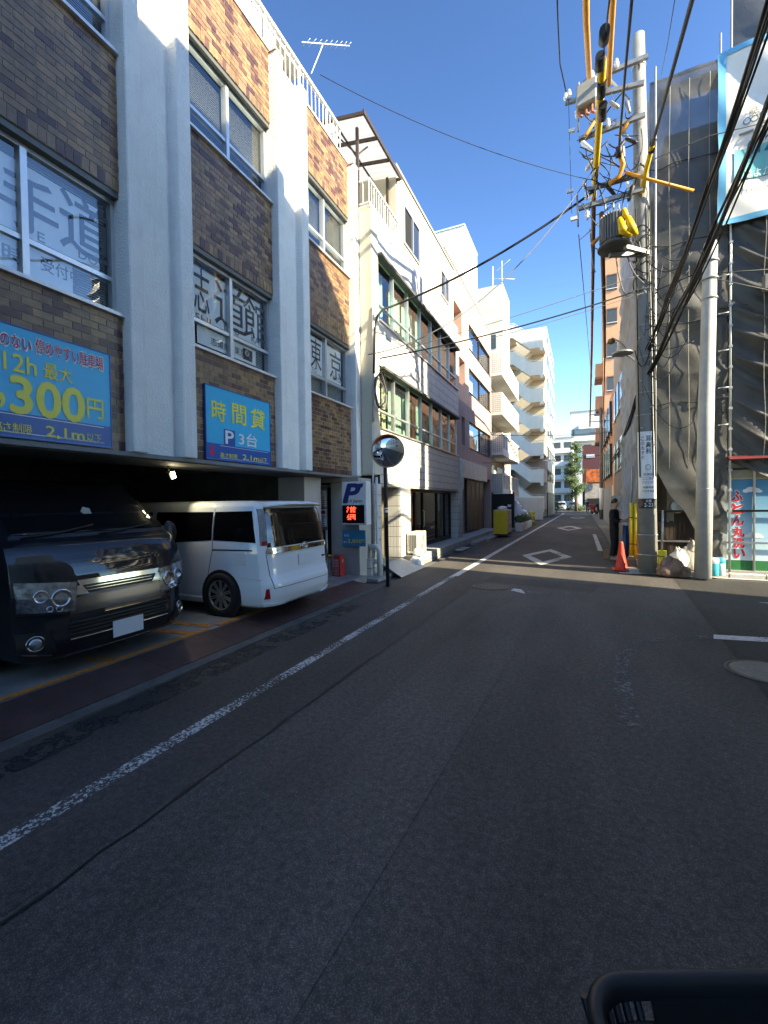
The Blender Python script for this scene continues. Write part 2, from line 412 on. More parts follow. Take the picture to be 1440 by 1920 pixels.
sheet('cross_line_worn', PW0, [(-1.169, 8.263, 0.000)[:2], (-1.211, 8.560, 0.000)[:2], (0.171, 8.768, 0.000)[:2], (0.166, 8.524, 0.000)[:2]], .0075)
sheet('paint_chip', PW2, [(-1.222, 8.502, 0.000)[:2], (-0.938, 8.300, 0.000)[:2], (-1.049, 8.675, 0.000)[:2], (-1.204, 8.728, -0.000)[:2]], .009)
sheet('yield_triangle', PW2, [(2.584, 8.923, 0.000)[:2], (3.55, 9.1), (4.2, 8.5)], .009)
def sheet_disc(name, m, c, r, z, n=28, sq=1):
    return struct(MB().add([(c[0]+r*math.cos(i*2*math.pi/n), c[1]+r*sq*math.sin(i*2*math.pi/n), z) for i in range(n)], [list(range(n))]).build(name, m, fix=False))
# repairs and worn tracks in the surface
sheet('asphalt_repair', asphalt('asphalt_repair', .052, .16, .1), [(-1.9, 9.3), (.2, 8.9), (.35, 9.7), (-1.85, 10.1)], .0042)
sheet('asphalt_repair', asphalt('asphalt_worn', .084, .24, .12), [(-1.7, .6), (-.9, .4), (-.55, 8.6), (-1.25, 8.7)], .0036)
# manhole: frame ring, lid and raised studs
mh = thing('manhole_cover', 'round patterned iron manhole cover in the asphalt near the white edge line', 'manhole', (-1.655, 8.790, 0.000))
mc = Vector(mh.location)
MIRON = mat('cast_iron', (.075, .065, .06), .55, .5, var=.3, vs=25)
MB().lathe([(.36, .002), (.36, .009), (.33, .009), (.33, .004)], mc, 32).build('frame', MIRON, mh)
MB().lathe([(.322, .002), (.322, .0085)], mc, 32).build('lid', MIRON, mh)
studs = MB()
for r_ in (.07, .14, .21, .28):
    k = int(r_*75)
    for i in range(k):
        a = i*2*math.pi/k; studs.obox(mc+Vector((math.cos(a)*r_, math.sin(a)*r_, .0105)), (.014, 0, 0), (0, .009, 0), (0, 0, .002))
stuff(studs.build('stud_pattern', MIRON, mh))
mh2 = thing('manhole_cover', 'worn tan concrete manhole lid at the edge of the dark asphalt patch', 'manhole', (1.645, 5.361, 0.000))
mc = Vector(mh2.location)
MB().lathe([(.30, .004), (.30, .012), (.27, .014)], mc, 32).build('lid', mat('lid_tan', (.20, .185, .15), .9, var=.2, vs=20, bump=.3), mh2)
MB().lathe([(.34, .002), (.34, .009), (.305, .009), (.305, .003)], mc, 32).build('frame', MIRON, mh2)
# parking floor, steel ramp plates, gutter
FLOOR = mat('garage_concrete', (.22, .215, .20), .85, var=.3, vs=2.5, bump=.25, bs=30, stain=.0)
o = MB().box(-13, -4.32, -6, 8.6, -.05, .1).build('parking_floor', FLOOR); struct(o)
def plate_mat():
    m = mat('checker_plate', (.085, .052, .048), .5, .35, var=.25, vs=5)
    N = m.node_tree.nodes; L = m.node_tree.links
    g = N.new('ShaderNodeNewGeometry'); mp = N.new('ShaderNodeMapping'); mp.inputs['Rotation'].default_value = (0, 0, math.radians(45)); mp.inputs['Scale'].default_value = (26, 26, 26)
    L.new(g.outputs['Position'], mp.inputs[0])
    ck = N.new('ShaderNodeTexChecker'); ck.inputs['Scale'].default_value = 1; L.new(mp.outputs[0], ck.inputs['Vector'])
    bp = N.new('ShaderNodeBump'); bp.inputs['Strength'].default_value = .8; bp.inputs['Distance'].default_value = .006
    L.new(ck.outputs['Fac'], bp.inputs['Height']); L.new(bp.outputs[0], N['Principled BSDF'].inputs['Normal'])
    return m
PLATE = plate_mat()
y = -6.0; i = 0
while y < 7.9:
    y1 = min(y+1.52, 7.95)
    q = MB().add([(-4.33, y+.004, .105), (-3.80, y+.004, .03), (-3.80, y1-.004, .03), (-4.33, y1-.004, .105), (-4.33, y+.004, .06), (-3.80, y+.004, .0), (-3.80, y1-.004, .0), (-4.33, y1-.004, .06)],
        [(0, 1, 2, 3), (4, 7, 6, 5), (0, 4, 5, 1), (1, 5, 6, 2), (2, 6, 7, 3), (3, 7, 4, 0)]).build('ramp_plate', PLATE)
    tag(q, 'brown checker-plate steel ramps laid in a row along the parking entrance', 'ramp plate', 'steel ramp plates along the parking entrance')
    y = y1; i += 1
o = MB().box(-3.80, -3.64, -8, 8.15, -.03, .022).build('gutter_edge', mat('gutter_concrete', (.095, .09, .082), .9, var=.3, vs=5, bump=.3)); struct(o)
ORANGE = worn_paint('paint_orange', (.62, .22, .03), .38, 22)
def strip(a, b, w, z=.106):
    a, b = Vector(a[:2]), Vector(b[:2]); d = (b-a).normalized(); n = Vector((-d.y, d.x))*w/2
    return [tuple(a+n), tuple(b+n), tuple(b-n), tuple(a-n)]
for nme, a, b2, w in (('parking_line', (-4.40, -2), (-4.40, 4.15), .09), ('parking_line', (-4.42, 4.35), (-4.42, 7.3), .10),
                     ('parking_line', (-4.45, 4.28), (-5.9, 4.12), .11), ('parking_line', (-4.45, 3.95), (-5.3, 3.80), .11),
                     ('parking_line', (-4.42, 2.95), (-4.75, 2.85), .08)):
    sheet(nme, ORANGE, strip(a, b2, w), .106 if w > .1 else .109)
# damp stains on the road margin
DAMP = worn_paint('damp_stain', (.016, .016, .017), .50, 3.2)
sheet('damp_patch', DAMP, rect(-3.63, -3.30, 1.4, 6.4), .0062)
# kerbs and raised footings on the right
KERB = mat('kerb_concrete', (.42, .41, .385), .9, var=.14, vs=6, bump=.3, stain=.3)
o = MB().add([(.95, 11.55, 0), (30, 11.28, 0), (30, 60, 0), (1.05, 60, 0), (.95, 11.55, .07), (30, 11.28, .07), (30, 60, .07), (1.05, 60, .07)],
   [(0, 1, 5, 4), (1, 2, 6, 5), (2, 3, 7, 6), (3, 0, 4, 7), (4, 5, 6, 7)]).build('pavement', mat('pavement_grey', (.17, .165, .155), .9, var=.22, vs=3, bump=.3)); struct(o)
KW = worn_paint('kerb_sunlit_edge', (.70, .69, .66), .34, 20)
sheet('kerb_sunlit_edge', KW, [(.8, 11.53), (.8, 11.42), (9, 11.12), (9, 11.22)], .009)  # sunlit kerb edge put in as a pale coloured strip
for k in range(14):
    x0 = 1.0+k*.62
    q = B('kerb_stone', KERB, None, x0+.006, x0+.614, 11.50-.009*(x0)-.02, 11.66-.009*x0, -.02, .10, bevel=.012)
    tag(q, 'pale concrete kerb stones in a line at the foot of the netted scaffold', 'kerb stone', 'kerb stones below the scaffold')
# left footway beyond the parking: low kerb and paving to the stair building
o = B('footway', mat('footway_concrete', (.27, .26, .24), .9, var=.2, vs=3, bump=.3, stain=.3), None, -9, -3.80, 17.3, 62, -.04, .06); struct(o)
o = B('footway', mat('footway_concrete', (.27, .26, .24)), None, -9, -4.05, 8.6, 17.3, -.04, .03); struct(o)
for k in range(24):
    y0 = 19.2+k*.92
    q = B('kerb_stone', KERB, None, -3.80, -3.66, y0+.006, y0+.914, -.02, .09, bevel=.012)
    tag(q, 'weathered concrete kerb stones along the left footway past the dark shopfront', 'kerb stone', 'kerb stones along the left footway')

# ================================================================ brick office building over the parking deck
ob = thing('office_building', 'brown brick office building with white stucco fins above a parking deck', 'building', (-8, 4, 0))
STUC = M_white()
MORT = mat('mortar', (.40, .37, .32), .95, var=.15, vs=8)
XB, XF, XG = -4.90, -4.75, -5.03           # brick face, fin face, glass
MOD = 2.79
Z = dict(base=2.34, s2=3.92, h2=5.35, s3=6.93, h3=8.29, top=9.58)
def pilaster(y0, full=True):
    """stucco pilaster: two fins with a recessed slab between"""
    q = MB()
    if full:
        poly = [(XF, y0), (XF, y0+.19), (XB, y0+.21), (XB, y0+.70), (XF, y0+.72), (XF, y0+.93), (-5.3, y0+.93), (-5.3, y0)]
        q.prism(poly, 'z', 2.335, 9.50)
    else:
        poly = [(XF, y0), (XF, y0+.22), (-5.3, y0+.22), (-5.3, y0)]
        q.prism(poly, 'z', 2.335, 9.50)
    o = q.build('pilaster', STUC, ob, bevel=.012)
    cap = MB()
    if full:
        cap.box(XB-.2, XF+.015, y0-.015, y0+.205, 9.502, 9.53)
        cap.box(XB-.2, XF+.015, y0+.72, y0+.945, 9.502, 9.53)
        cap.box(XB-.2, XB+.015, y0+.207, y0+.718, 9.502, 9.53)
    else: cap.box(XB-.2, XF+.015, y0-.015, y0+.235, 9.502, 9.53)
    cap.build('cap', mat('cap_metal', (.55, .54, .50), .5, .3), o)
for y0 in (.68, 3.47, 6.26): pilaster(y0)
pilaster(9.05, False)
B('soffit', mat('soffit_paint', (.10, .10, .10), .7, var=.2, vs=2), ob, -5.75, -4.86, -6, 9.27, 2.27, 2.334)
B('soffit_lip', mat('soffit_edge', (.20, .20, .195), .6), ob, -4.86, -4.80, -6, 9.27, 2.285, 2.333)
B('roof_slab', mat('roof_concrete', (.45, .44, .42), .9), ob, -12, -5.31, -6, 9.27, 9.30, 9.50)
B('core', M_dark(), ob, -12, -5.75, -6, 9.20, 2.75, 9.29)
# brick panels
BL, BH = .185, .0785
bays = [(1.61, 3.47), (4.40, 6.26), (7.19, 9.05)]
bricks = []
def soldier(y0, y1, z0, h, dark):
    n = round((y1-y0)/.0865); w = (y1-y0)/n
    for i in range(n): bricks.append((y0+w*(i+.5), z0+h/2, w-.009, h-.009, dark))
def courses(y0, y1, z0, z1):
    n = round((z1-z0)/BH); h = (z1-z0)/n
    for r in range(n):
        off = (.5 if r % 2 else 0)*BL
        y = y0-off
        while y < y1-.004:
            a, b2 = max(y, y0), min(y+BL, y1)
            if b2-a > .025: bricks.append(((a+b2)/2, z0+h*(r+.5), b2-a-.009, h-.009, 0))
            y += BL
for (y0, y1) in bays:
    for z0, z1, sol in ((Z['base']+.002, Z['s2']-.02, .12), (Z['h2'], Z['s3']-.02, .15), (Z['h3'], Z['top']-.05, .15)):
        B('wall', MORT, ob, -5.30, XB-.007, y0, y1, z0, z1)
        soldier(y0, y1, z0, sol, 1)
        courses(y0, y1, z0+sol, z1)
    B('coping', mat('cap_metal', (.55, .54, .50)), ob, -5.30, XB+.02, y0, y1, Z['top']-.05, Z['top'])
def apparent(b):
    d = math.hypot(4.9, b[0]); return b[2]*b[3]*(4.9/d)/(d*d+(b[1]-1.7)**2)*(1 if b[0]/4.9 > .40 else 0)
bricks.sort(key=apparent, reverse=True)
ub = unit_box(BRK)
for (y, z, w, h, dk) in bricks[:300]:
    inst(ub, 'brick', ob, (XB-.03, y, z), (.06+random.uniform(-.002, .002), w, h))
q = MB(); rn = []
for (y, z, w, h, dk) in bricks[300:]:
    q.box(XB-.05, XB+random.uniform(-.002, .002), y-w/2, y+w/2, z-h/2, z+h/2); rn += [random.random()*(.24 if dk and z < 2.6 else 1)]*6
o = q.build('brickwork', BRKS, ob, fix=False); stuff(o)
at = o.data.attributes.new('rnd', 'FLOAT', 'FACE'); at.data.foreach_set('value', rn)
# windows: aluminium frame, panes, sill, blinds
GL = glass('window_glass', (.95, .97, .97), 1.5, .0, .07)
BLIND = mat('blind_slats', (.42, .45, .46), .6, .1, var=.05)
POST = mat('window_film', (.86, .87, .87), .6, var=.04)
INK = mat('brush_ink', (.05, .053, .065), .6, var=.1)
INKG = mat('ink_grey', (.12, .13, .15), .6, var=.1)
def window(y0, y1, z0, z1, parent=None, xg=XG, trans=.32, alu=None, blind=True, d=.05, mull=(.5,), name='window', glassm=None, depth=.3):
    parent = parent or ob; alu = alu or M_alu()
    q = MB(); t = .045
    q.box(xg-d, xg+.03, y0, y1, z1-t, z1); q.box(xg-d, xg+.03, y0, y1, z0, z0+t)
    q.box(xg-d, xg+.028, y0, y0+t, z0+t, z1-t); q.box(xg-d, xg+.028, y1-t, y1, z0+t, z1-t)
    zt = z0+(z1-z0)*trans
    for mu in mull:
        ym = y0+(y1-y0)*mu; q.box(xg-d, xg+.05, ym-.03, ym+.03, z0+t, z1-t)
    ys = [y0+t]+[v for mu in mull for v in (y0+(y1-y0)*mu-.03, y0+(y1-y0)*mu+.03)]+[y1-t]
    if trans:
        for i in range(0, len(ys), 2): q.box(xg-d, xg+.026, ys[i], ys[i+1], zt-.025, zt+.025)
    w = q.build(name, alu, parent, fix=False)
    for i in range(0, len(ys), 2):
        for za, zb in (((z0+t, zt-.025), (zt+.025, z1-t)) if trans else ((z0+t, z1-t),)):
            B('pane', glassm or GL, w, xg-.006, xg+random.uniform(-.002, .002), ys[i], ys[i+1], za, zb)
    if blind:
        q = MB(); n = int((z1-z0-.1)/.028)
        for i in range(n):
            z = z0+.06+i*.028
            q.add([(xg-.09, y0+.05, z), (xg-.09, y1-.05, z), (xg-.108, y1-.05, z+.026), (xg-.108, y0+.05, z+.026)], [(0, 1, 2, 3)])
        stuff(q.build('blind', BLIND, w, fix=False))
    q = MB().box(xg-depth, xg-depth+.02, y0, y1, z0, z1).box(xg-depth+.02, xg-d-.01, y0, y1, z0, z0+.01).box(xg-depth+.02, xg-d-.01, y0, y1, z1-.01, z1)
    q.box(xg-depth+.02, xg-d-.01, y0, y0+.01, z0+.01, z1-.01).box(xg-depth+.02, xg-d-.01, y1-.01, y1, z0+.01, z1-.01)
    q.build('interior', M_dark(), w, fix=False)
    return w
wins = {}
for bi, (y0, y1) in enumerate(bays):
    for fi, (za, zb) in enumerate(((Z['s2'], Z['h2']), (Z['s3'], Z['h3']))):
        w = window(y0, y1, za+.02, zb-.07, trans=.31)
        wins[bi, fi] = w
        B('sill', mat('sill_metal', (.66, .66, .65), .45, .4), w, -5.08, XB+.05, y0, y1, za-.02, za+.018)
        B('head', mat('head_metal', (.14, .14, .13), .5, .4), w, -5.08, XB-.02, y0, y1, zb-.068, zb-.002)
# lettering films behind the first-floor windows
XT = -5.062
def film(w, ya, yb, za, zb, x=XT): return B('film', POST, w, x-.004, x, ya, yb, za, zb)
w = wins[0, 0]
film(w, 1.66, 3.32, 4.42, 5.12); film(w, 1.66, 3.02, 4.02, 4.34)
text('lettering', '手', INK, w, (-5.060, 2.630, 4.745), (0, 1, 0), (0, 0, 1), 0.509, 0.566, bold=.012)
text('lettering', '道', INK, w, (-5.060, 3.181, 4.825), (0, 1, 0), (0, 0, 1), 0.553, 0.648, bold=.012)
text('lettering', 'T', INKG, w, (-5.060, 2.543, 4.474), (0, 1, 0), (0, 0, 1), 0.068, 0.090)
text('lettering', 'E', INKG, w, (-5.060, 2.720, 4.478), (0, 1, 0), (0, 0, 1), 0.069, 0.093)
text('lettering', 'DO', INKG, w, (-5.060, 3.189, 4.506), (0, 1, 0), (0, 0, 1), 0.206, 0.102)
text('lettering', '時', INK, w, (-5.060, 2.477, 4.179), (0, 1, 0), (0, 0, 1), 0.196, 0.157, bold=.01)
text('lettering', '受付中', INK, w, (-5.060, 2.908, 4.217), (0, 1, 0), (0, 0, 1), 0.402, 0.149, bold=.008)
w = wins[1, 0]
film(w, 4.45, 6.10, 4.42, 5.16); film(w, 4.72, 5.97, 4.06, 4.32)
text('lettering', '志', INK, w, (-5.060, 4.816, 4.840), (0, 1, 0), (0, 0, 1), 0.287, 0.626, bold=.004)
text('lettering', '道', INK, w, (-5.060, 5.397, 4.816), (0, 1, 0), (0, 0, 1), 0.671, 0.695, bold=.004)
text('lettering', '館', INK, w, (-5.060, 5.991, 4.831), (0, 1, 0), (0, 0, 1), 0.619, 0.694, bold=.004)
text('lettering', 'SHI', INKG, w, (-5.060, 4.834, 4.437), (0, 1, 0), (0, 0, 1), 0.289, 0.102)
text('lettering', 'D', INKG, w, (-5.060, 5.304, 4.460), (0, 1, 0), (0, 0, 1), 0.091, 0.109)
text('lettering', 'O', INKG, w, (-5.060, 5.526, 4.488), (0, 1, 0), (0, 0, 1), 0.096, 0.112)
text('lettering', 'KAN', INKG, w, (-5.060, 6.020, 4.500), (0, 1, 0), (0, 0, 1), 0.312, 0.119)
text('lettering', '志道館', INK, w, (-5.056, 5.164, 4.168), (0, 1, 0), (0, 0, 1), 0.394, 0.115)
text('lettering', '東京', INK, w, (-5.056, 5.581, 4.187), (0, 1, 0), (0, 0, 1), 0.232, 0.122)
B('search_box', mat('search_black', (.03, .03, .03), .6), w, -5.060, -5.056, 5.66, 5.88, 4.10, 4.28)
q = MB().lathe([(.05, 0), (.05, .002), (.035, .002), (.035, 0)], (-5.055, 5.75, 4.21), 14, (1, 0, 0)); q.bar((-5.054, 5.78, 4.18), (-5.054, 5.83, 4.13), .018, .003)
q.build('magnifier', POST, w)
w = wins[2, 0]
film(w, 7.24, 8.88, 4.42, 5.16)
text('lettering', '東', INK, w, (-5.060, 7.842, 4.832), (0, 1, 0), (0, 0, 1), 0.405, 0.627, bold=.002)
text('lettering', '京', INK, w, (-5.060, 8.650, 4.800), (0, 1, 0), (0, 0, 1), 0.519, 0.629, bold=.002)
text('lettering', 'TO', INKG, w, (-5.060, 7.758, 4.483), (0, 1, 0), (0, 0, 1), 0.180, 0.100)
text('lettering', 'KYO', INKG, w, (-5.060, 8.685, 4.522), (0, 1, 0), (0, 0, 1), 0.333, 0.109)
# big parking price boards
SBLUE = mat('sign_blue', (.02, .46, .74), .35, var=.05, vs=3)
SNAVY = mat('sign_navy', (.018, .10, .36), .35, var=.05)
SYEL = mat('sign_yellow', (.86, .76, .10), .4, var=.03)
SWHT = mat('sign_white', (.82, .82, .80), .4, var=.03)
SRED = mat('sign_red', (.60, .02, .08), .4, var=.03)
def board(label, y0, y1, z0, z1, zb):
    t = thing('parking_sign', label, 'sign', (XB+.02, (y0+y1)/2, z0))
    B('panel', SBLUE, t, XB+.005, XB+.035, y0, y1, z0, z1)
    B('band', SNAVY, t, XB+.0355, XB+.0375, y0+.005, y1-.005, z0+.005, zb)
    q = MB().box(XB+.004, XB+.042, y0-.012, y0, z0-.012, z1+.012).box(XB+.004, XB+.042, y1, y1+.012, z0-.012, z1+.012).box(XB+.004, XB+.042, y0, y1, z1, z1+.012).box(XB+.004, XB+.042, y0, y1, z0-.012, z0)
    q.build('rim', SNAVY, t, fix=False)
    return t
XS = XB+.039
t = board('wide blue parking price board with big yellow 300 yen, nearest the camera', .9, 3.27, 2.37, 3.41, 2.60)
text('lettering', 'のない', SRED, t, (-4.861, 2.372, 3.266), (0, 1, 0), (0, 0, 1), 0.248, 0.121, bold=.012)
text('lettering', '停めやすい駐車場', SRED, t, (-4.861, 2.865, 3.285), (0, 1, 0), (0, 0, 1), 0.665, 0.140, bold=.012)
text('lettering_outline', 'のない', SWHT, t, (-4.861, 2.375, 3.265), (0, 1, 0), (0, 0, 1), 0.261, 0.141, bold=.05, ext=.0003)
text('lettering_outline', '停めやすい駐車場', SWHT, t, (-4.861, 2.866, 3.282), (0, 1, 0), (0, 0, 1), 0.675, 0.162, bold=.05, ext=.0003)
text('lettering', '12h', SYEL, t, (-4.861, 2.402, 3.069), (0, 1, 0), (0, 0, 1), 0.269, 0.168, bold=.014)
text('lettering', '最大', SYEL, t, (-4.861, 2.734, 3.064), (0, 1, 0), (0, 0, 1), 0.264, 0.163, bold=.012)
text('lettering', ',', SYEL, t, (-4.861, 2.250, 2.696), (0, 1, 0), (0, 0, 1), 0.033, 0.118, bold=.03)
text('lettering', '300', SYEL, t, (-4.861, 2.648, 2.770), (0, 1, 0), (0, 0, 1), 0.658, 0.343, bold=.035)
text('lettering', '円', SYEL, t, (-4.861, 3.097, 2.770), (0, 1, 0), (0, 0, 1), 0.173, 0.211, bold=.02)
text('lettering', 'さ制限', SYEL, t, (-4.861, 2.368, 2.451), (0, 1, 0), (0, 0, 1), 0.232, 0.096, bold=.01)
text('lettering', '高', SYEL, t, (-4.861, 2.212, 2.452), (0, 1, 0), (0, 0, 1), 0.064, 0.093, bold=.01)
text('lettering', '2,1m', SYEL, t, (-4.861, 2.789, 2.453), (0, 1, 0), (0, 0, 1), 0.369, 0.121, bold=.02)
text('lettering', '以下', SYEL, t, (-4.861, 3.080, 2.450), (0, 1, 0), (0, 0, 1), 0.155, 0.088, bold=.012)
for zl in (2.405, 2.575): B('rule', SWHT, t, XS-.001, XS, .95, 3.19, zl, zl+.008)
t = board('blue hourly parking board with yellow characters between the white fins', 4.66, 6.06, 2.37, 3.42, 2.60)
text('lettering', '時', SYEL, t, (-4.861, 4.903, 3.084), (0, 1, 0), (0, 0, 1), 0.270, 0.299, bold=.02)
text('lettering', '間', SYEL, t, (-4.861, 5.322, 3.104), (0, 1, 0), (0, 0, 1), 0.303, 0.308, bold=.02)
text('lettering', '貸', SYEL, t, (-4.861, 5.754, 3.106), (0, 1, 0), (0, 0, 1), 0.339, 0.317, bold=.02)
B('parking_badge', SNAVY, t, XS-.001, XS, (-4.861, 4.995, 2.693)[1], (-4.861, 5.228, 2.723)[1], (-4.861, 5.101, 2.586)[2], (-4.861, 5.108, 2.837)[2])
text('lettering', 'P', SWHT, t, (-4.860, 5.110, 2.720), (0, 1, 0), (0, 0, 1), 0.166, 0.194, bold=.02)
text('lettering', '3台', SWHT, t, (-4.861, 5.518, 2.734), (0, 1, 0), (0, 0, 1), 0.418, 0.205, bold=.02)
text('lettering', '高さ制限', SYEL, t, (-4.860, 5.089, 2.443), (0, 1, 0), (0, 0, 1), 0.352, 0.073, bold=.01)
text('lettering', '2,1m', SYEL, t, (-4.860, 5.576, 2.445), (0, 1, 0), (0, 0, 1), 0.388, 0.095, bold=.015)
text('lettering', '以下', SYEL, t, (-4.860, 5.877, 2.441), (0, 1, 0), (0, 0, 1), 0.162, 0.072, bold=.01)
for zl in (2.395, 2.575): B('rule', SWHT, t, XS-.001, XS, 4.92, 6.0, zl, zl+.006)
q = MB().add([(XS+.001, 4.70, 2.47), (XS+.001, 4.76, 2.40), (XS+.001, 4.82, 2.47), (XS+.001, 4.785, 2.47), (XS+.001, 4.785, 2.57), (XS+.001, 4.735, 2.57), (XS+.001, 4.735, 2.47)], [(0, 1, 2, 3, 4, 5, 6)])
q.build('arrow', SRED, t, fix=False)
# roof railing, setback penthouse and its antenna
RAILW = mat('rail_white', (.72, .72, .70), .5, .2, var=.06)
rl = thing('roof_railing', 'white steel bar railing along the roof edge of the brick building', 'railing', (-5.1, 4, 9.58))
XR = -5.0
B('handrail', RAILW, rl, XR-.03, XR+.03, -2, 8.95, 10.24, 10.30)
B('bottom_rail', RAILW, rl, XR-.015, XR+.015, -2, 8.95, 9.64, 9.67)
um = unit_box(RAILW)
for k in range(int(8.95/.145)):
    yy = .2+k*.145
    post = k % 7 == 0
    inst(um, 'post' if post else 'baluster', rl, (XR, yy, 9.91 if not post else 9.90), (.04 if post else .016, .04 if post else .016, .66 if not post else .70))
B('end_rail', RAILW, rl, -7.5, XR-.03, 8.90, 8.95, 10.24, 10.30)
for k in range(12): inst(um, 'baluster', rl, (XR-.2-k*.2, 8.925, 9.91), (.016, .016, .66))
# wire mesh panels leaning inside the railing
MESHM = mat('mesh_film', (.46, .50, .50), .5, var=.25, vs=30)
for yy in (3.2, 4.6, 6.0):
    B('mesh_panel', MESHM, rl, XR-.07, XR-.055, yy-.6, yy+.62, 9.60, 10.2)
ph = thing('roof_penthouse', 'low tiled penthouse with flat roof standing behind the white roof railing', 'penthouse', (-7.5, 4, 9.5))
B('wall', mat('penthouse_tile', (.40, .37, .32), .8, var=.35, vs=14), ph, -9.5, -6.35, -3, 8.85, 9.501, 11.9)
B('roof', mat('penthouse_roof', (.50, .48, .42), .8), ph, -9.7, -6.05, -3, 8.95, 11.9, 12.0)
B('stair_box', mat('cream_wall', (.62, .57, .45), .85, var=.08), ph, -9, -6.3, 5.4, 6.8, 12.0, 12.75)
for k in range(7):
    w2 = B('window', mat('window_dark', (.06, .07, .075), .15), ph, -6.35, -6.335, .3+k*1.25, 1.1+k*1.25, 10.5, 11.3)
an = thing('roof_antenna', 'long white rod antenna on a slanted strut above the brick building roof', 'antenna', (-6.2, 8.0, 12.0))
a0, a1 = Vector((-6.200, 9.211, 13.003)), Vector((-6.200, 11.682, 15.202)); m0 = Vector((-6.200, 10.180, 13.825)); m1 = Vector((-6.200, 9.605, 12.987)); m1.z -= .4
MB().tube([a0, a1], .012, 6).build('boom', RAILW, an)
MB().tube([m0, m1], .012, 6).build('strut', RAILW, an)
for i in range(9):
    p = a0.lerp(a1, .08+i*.11); MB().tube([p-Vector((.12, 0, .05)), p+Vector((.12, 0, .05))], .006, 5).build('element', M_steel(), an)
# ================================================================ parking deck interior
gw = thing('parking_bay', 'dark open parking deck under the brick building', 'parking deck', (-8, 2, .1))
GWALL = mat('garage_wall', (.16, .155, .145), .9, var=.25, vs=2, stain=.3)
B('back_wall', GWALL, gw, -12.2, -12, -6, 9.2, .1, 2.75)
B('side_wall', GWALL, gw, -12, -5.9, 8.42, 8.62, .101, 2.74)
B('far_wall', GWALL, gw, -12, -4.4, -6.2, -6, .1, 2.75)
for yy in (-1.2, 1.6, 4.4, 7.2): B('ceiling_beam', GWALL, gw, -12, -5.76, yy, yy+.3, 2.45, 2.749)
WP = mat('white_paint_wall', (.60, .60, .58), .8, var=.08, vs=2, bump=.2, stain=.2)
B('column', WP, gw, -5.95, -5.28, 7.66, 8.30, .101, 2.268)
lp = thing('ceiling_floodlight', 'small lit floodlight hanging from the parking deck ceiling', 'floodlight', (-5.45, 4.5, 2.2))
q = MB().obox((-5.45, 4.50, 2.14), (.045, .02, .0), (-.03, .06, .02), (.0, -.02, .05)); q.build('housing', M_black(), lp, bevel=.01)
q = MB().obox((-5.405, 4.52, 2.137), (.004, .0, .0), (-.0, .055, .015), (.0, -.015, .045)); q.build('lamp_glass', mat('lamp_lit', (1, .97, .8), .3, var=0, emit=(1, .93, .66), es=22), lp)
MB().tube([(-5.45, 4.5, 2.19), (-5.45, 4.5, 2.275)], .012, 6).build('bracket', M_black(), lp)
ll = bpy.data.lights.new('floodlight_bulb', 'SPOT'); ll.energy = 9; ll.color = (1, .93, .72); ll.shadow_soft_size = .05; ll.spot_size = 2.0; ll.spot_blend = .6
lo = bpy.data.objects.new('floodlight_bulb', ll); C.objects.link(lo); lo.location = (-5.38, 4.53, 2.13); lo.rotation_euler = Vector((-.8, -.3, .6)).to_track_quat('Z', 'Y').to_euler(); attach(lo, lp)
# end wall of the deck with its signs
ew = thing('parking_end_wall', 'pale rendered end wall of the parking deck carrying the parking signs', 'wall', (-4.9, 8.7, 0))
B('render_face', mat('end_wall_paint', (.40, .385, .355), .85, var=.12, vs=2.5, bump=.2, stain=.35), ew, -5.22, -4.50, 8.62, 9.26, .0, 2.268)
B('lintel', mat('tan_lintel', (.30, .26, .20), .8), ew, -5.6, -4.42, 8.45, 8.61, 2.17, 2.266)
pn = thing('notice_panel', 'two small white notices with red headings beside the parking sign', 'notice', (-5.35, 8.5, 1.2))
B('backing', mat('panel_grey', (.16, .16, .16), .6), pn, -5.50, -5.23, 8.47, 8.49, 1.1, 2.10)
for z0, z1, zr in ((1.62, 2.0, 1.9), (1.18, 1.58, 1.47)):
    w = B('notice', SWHT, pn, -5.485, -5.245, 8.460, 8.468, z0, z1)
    B('heading', SRED, w, -5.47, -5.27 if z0 < 1.5 else -5.36, 8.4575, 8.459, zr-.0, zr+.07)
    for i in range(6):
        B('text_line', mat('ink_black', (.05, .05, .05), .6), w, -5.47, -5.26-random.random()*.06, 8.4575, 8.459, zr-.06-i*.042, zr-.045-i*.042)
ps = thing('parking_sign', 'white box sign with a navy P logo and red LED display', 'sign', (-4.85, 8.45, 1.25))
SX0, SX1 = (-4.785, 8.350, 2.130)[0], (-4.231, 8.350, 1.681)[0]
B('box', mat('sign_case', (.70, .70, .69), .4, var=.05), ps, SX0, SX1+.04, 8.36, 8.60, (-4.536, 8.350, 1.233)[2], (-4.520, 8.350, 2.168)[2], bevel=.006)
ZL = (-4.528, 8.350, 1.661)[2]
B('led_screen', mat('led_black', (.006, .006, .007), .25, var=0), ps, SX0+.012, SX1-.005, 8.35, 8.358, (-4.535, 8.350, 1.268)[2], ZL)
LED = mat('led_red', (.4, .01, .01), .5, var=0, emit=(1, .06, .04), es=2.2)
def dots(rows, x0, z1, s, parent):
    q = MB()
    for r, row in enumerate(rows):
        for k, ch in enumerate(row):
            if ch == '#': q.box(x0+k*s, x0+k*s+s*.7, 8.345, 8.349, z1-r*s-s*.7, z1-r*s)
    stuff(q.build('led_dots', LED, parent, fix=False))
dots(['.#...#..#..', '#.#.#######', '....#..#...', '.#..######.', '#....#.#...', '#...##.###.'], SX0+.13, ZL-.035, .021, ps)
dots(['..#.######.', '.#..#..#.#.', '.##.######.', '#.#.#..#.#.', '..#.#..#.#.', '.##.#....#.'], SX0+.13, ZL-.20, .021, ps)
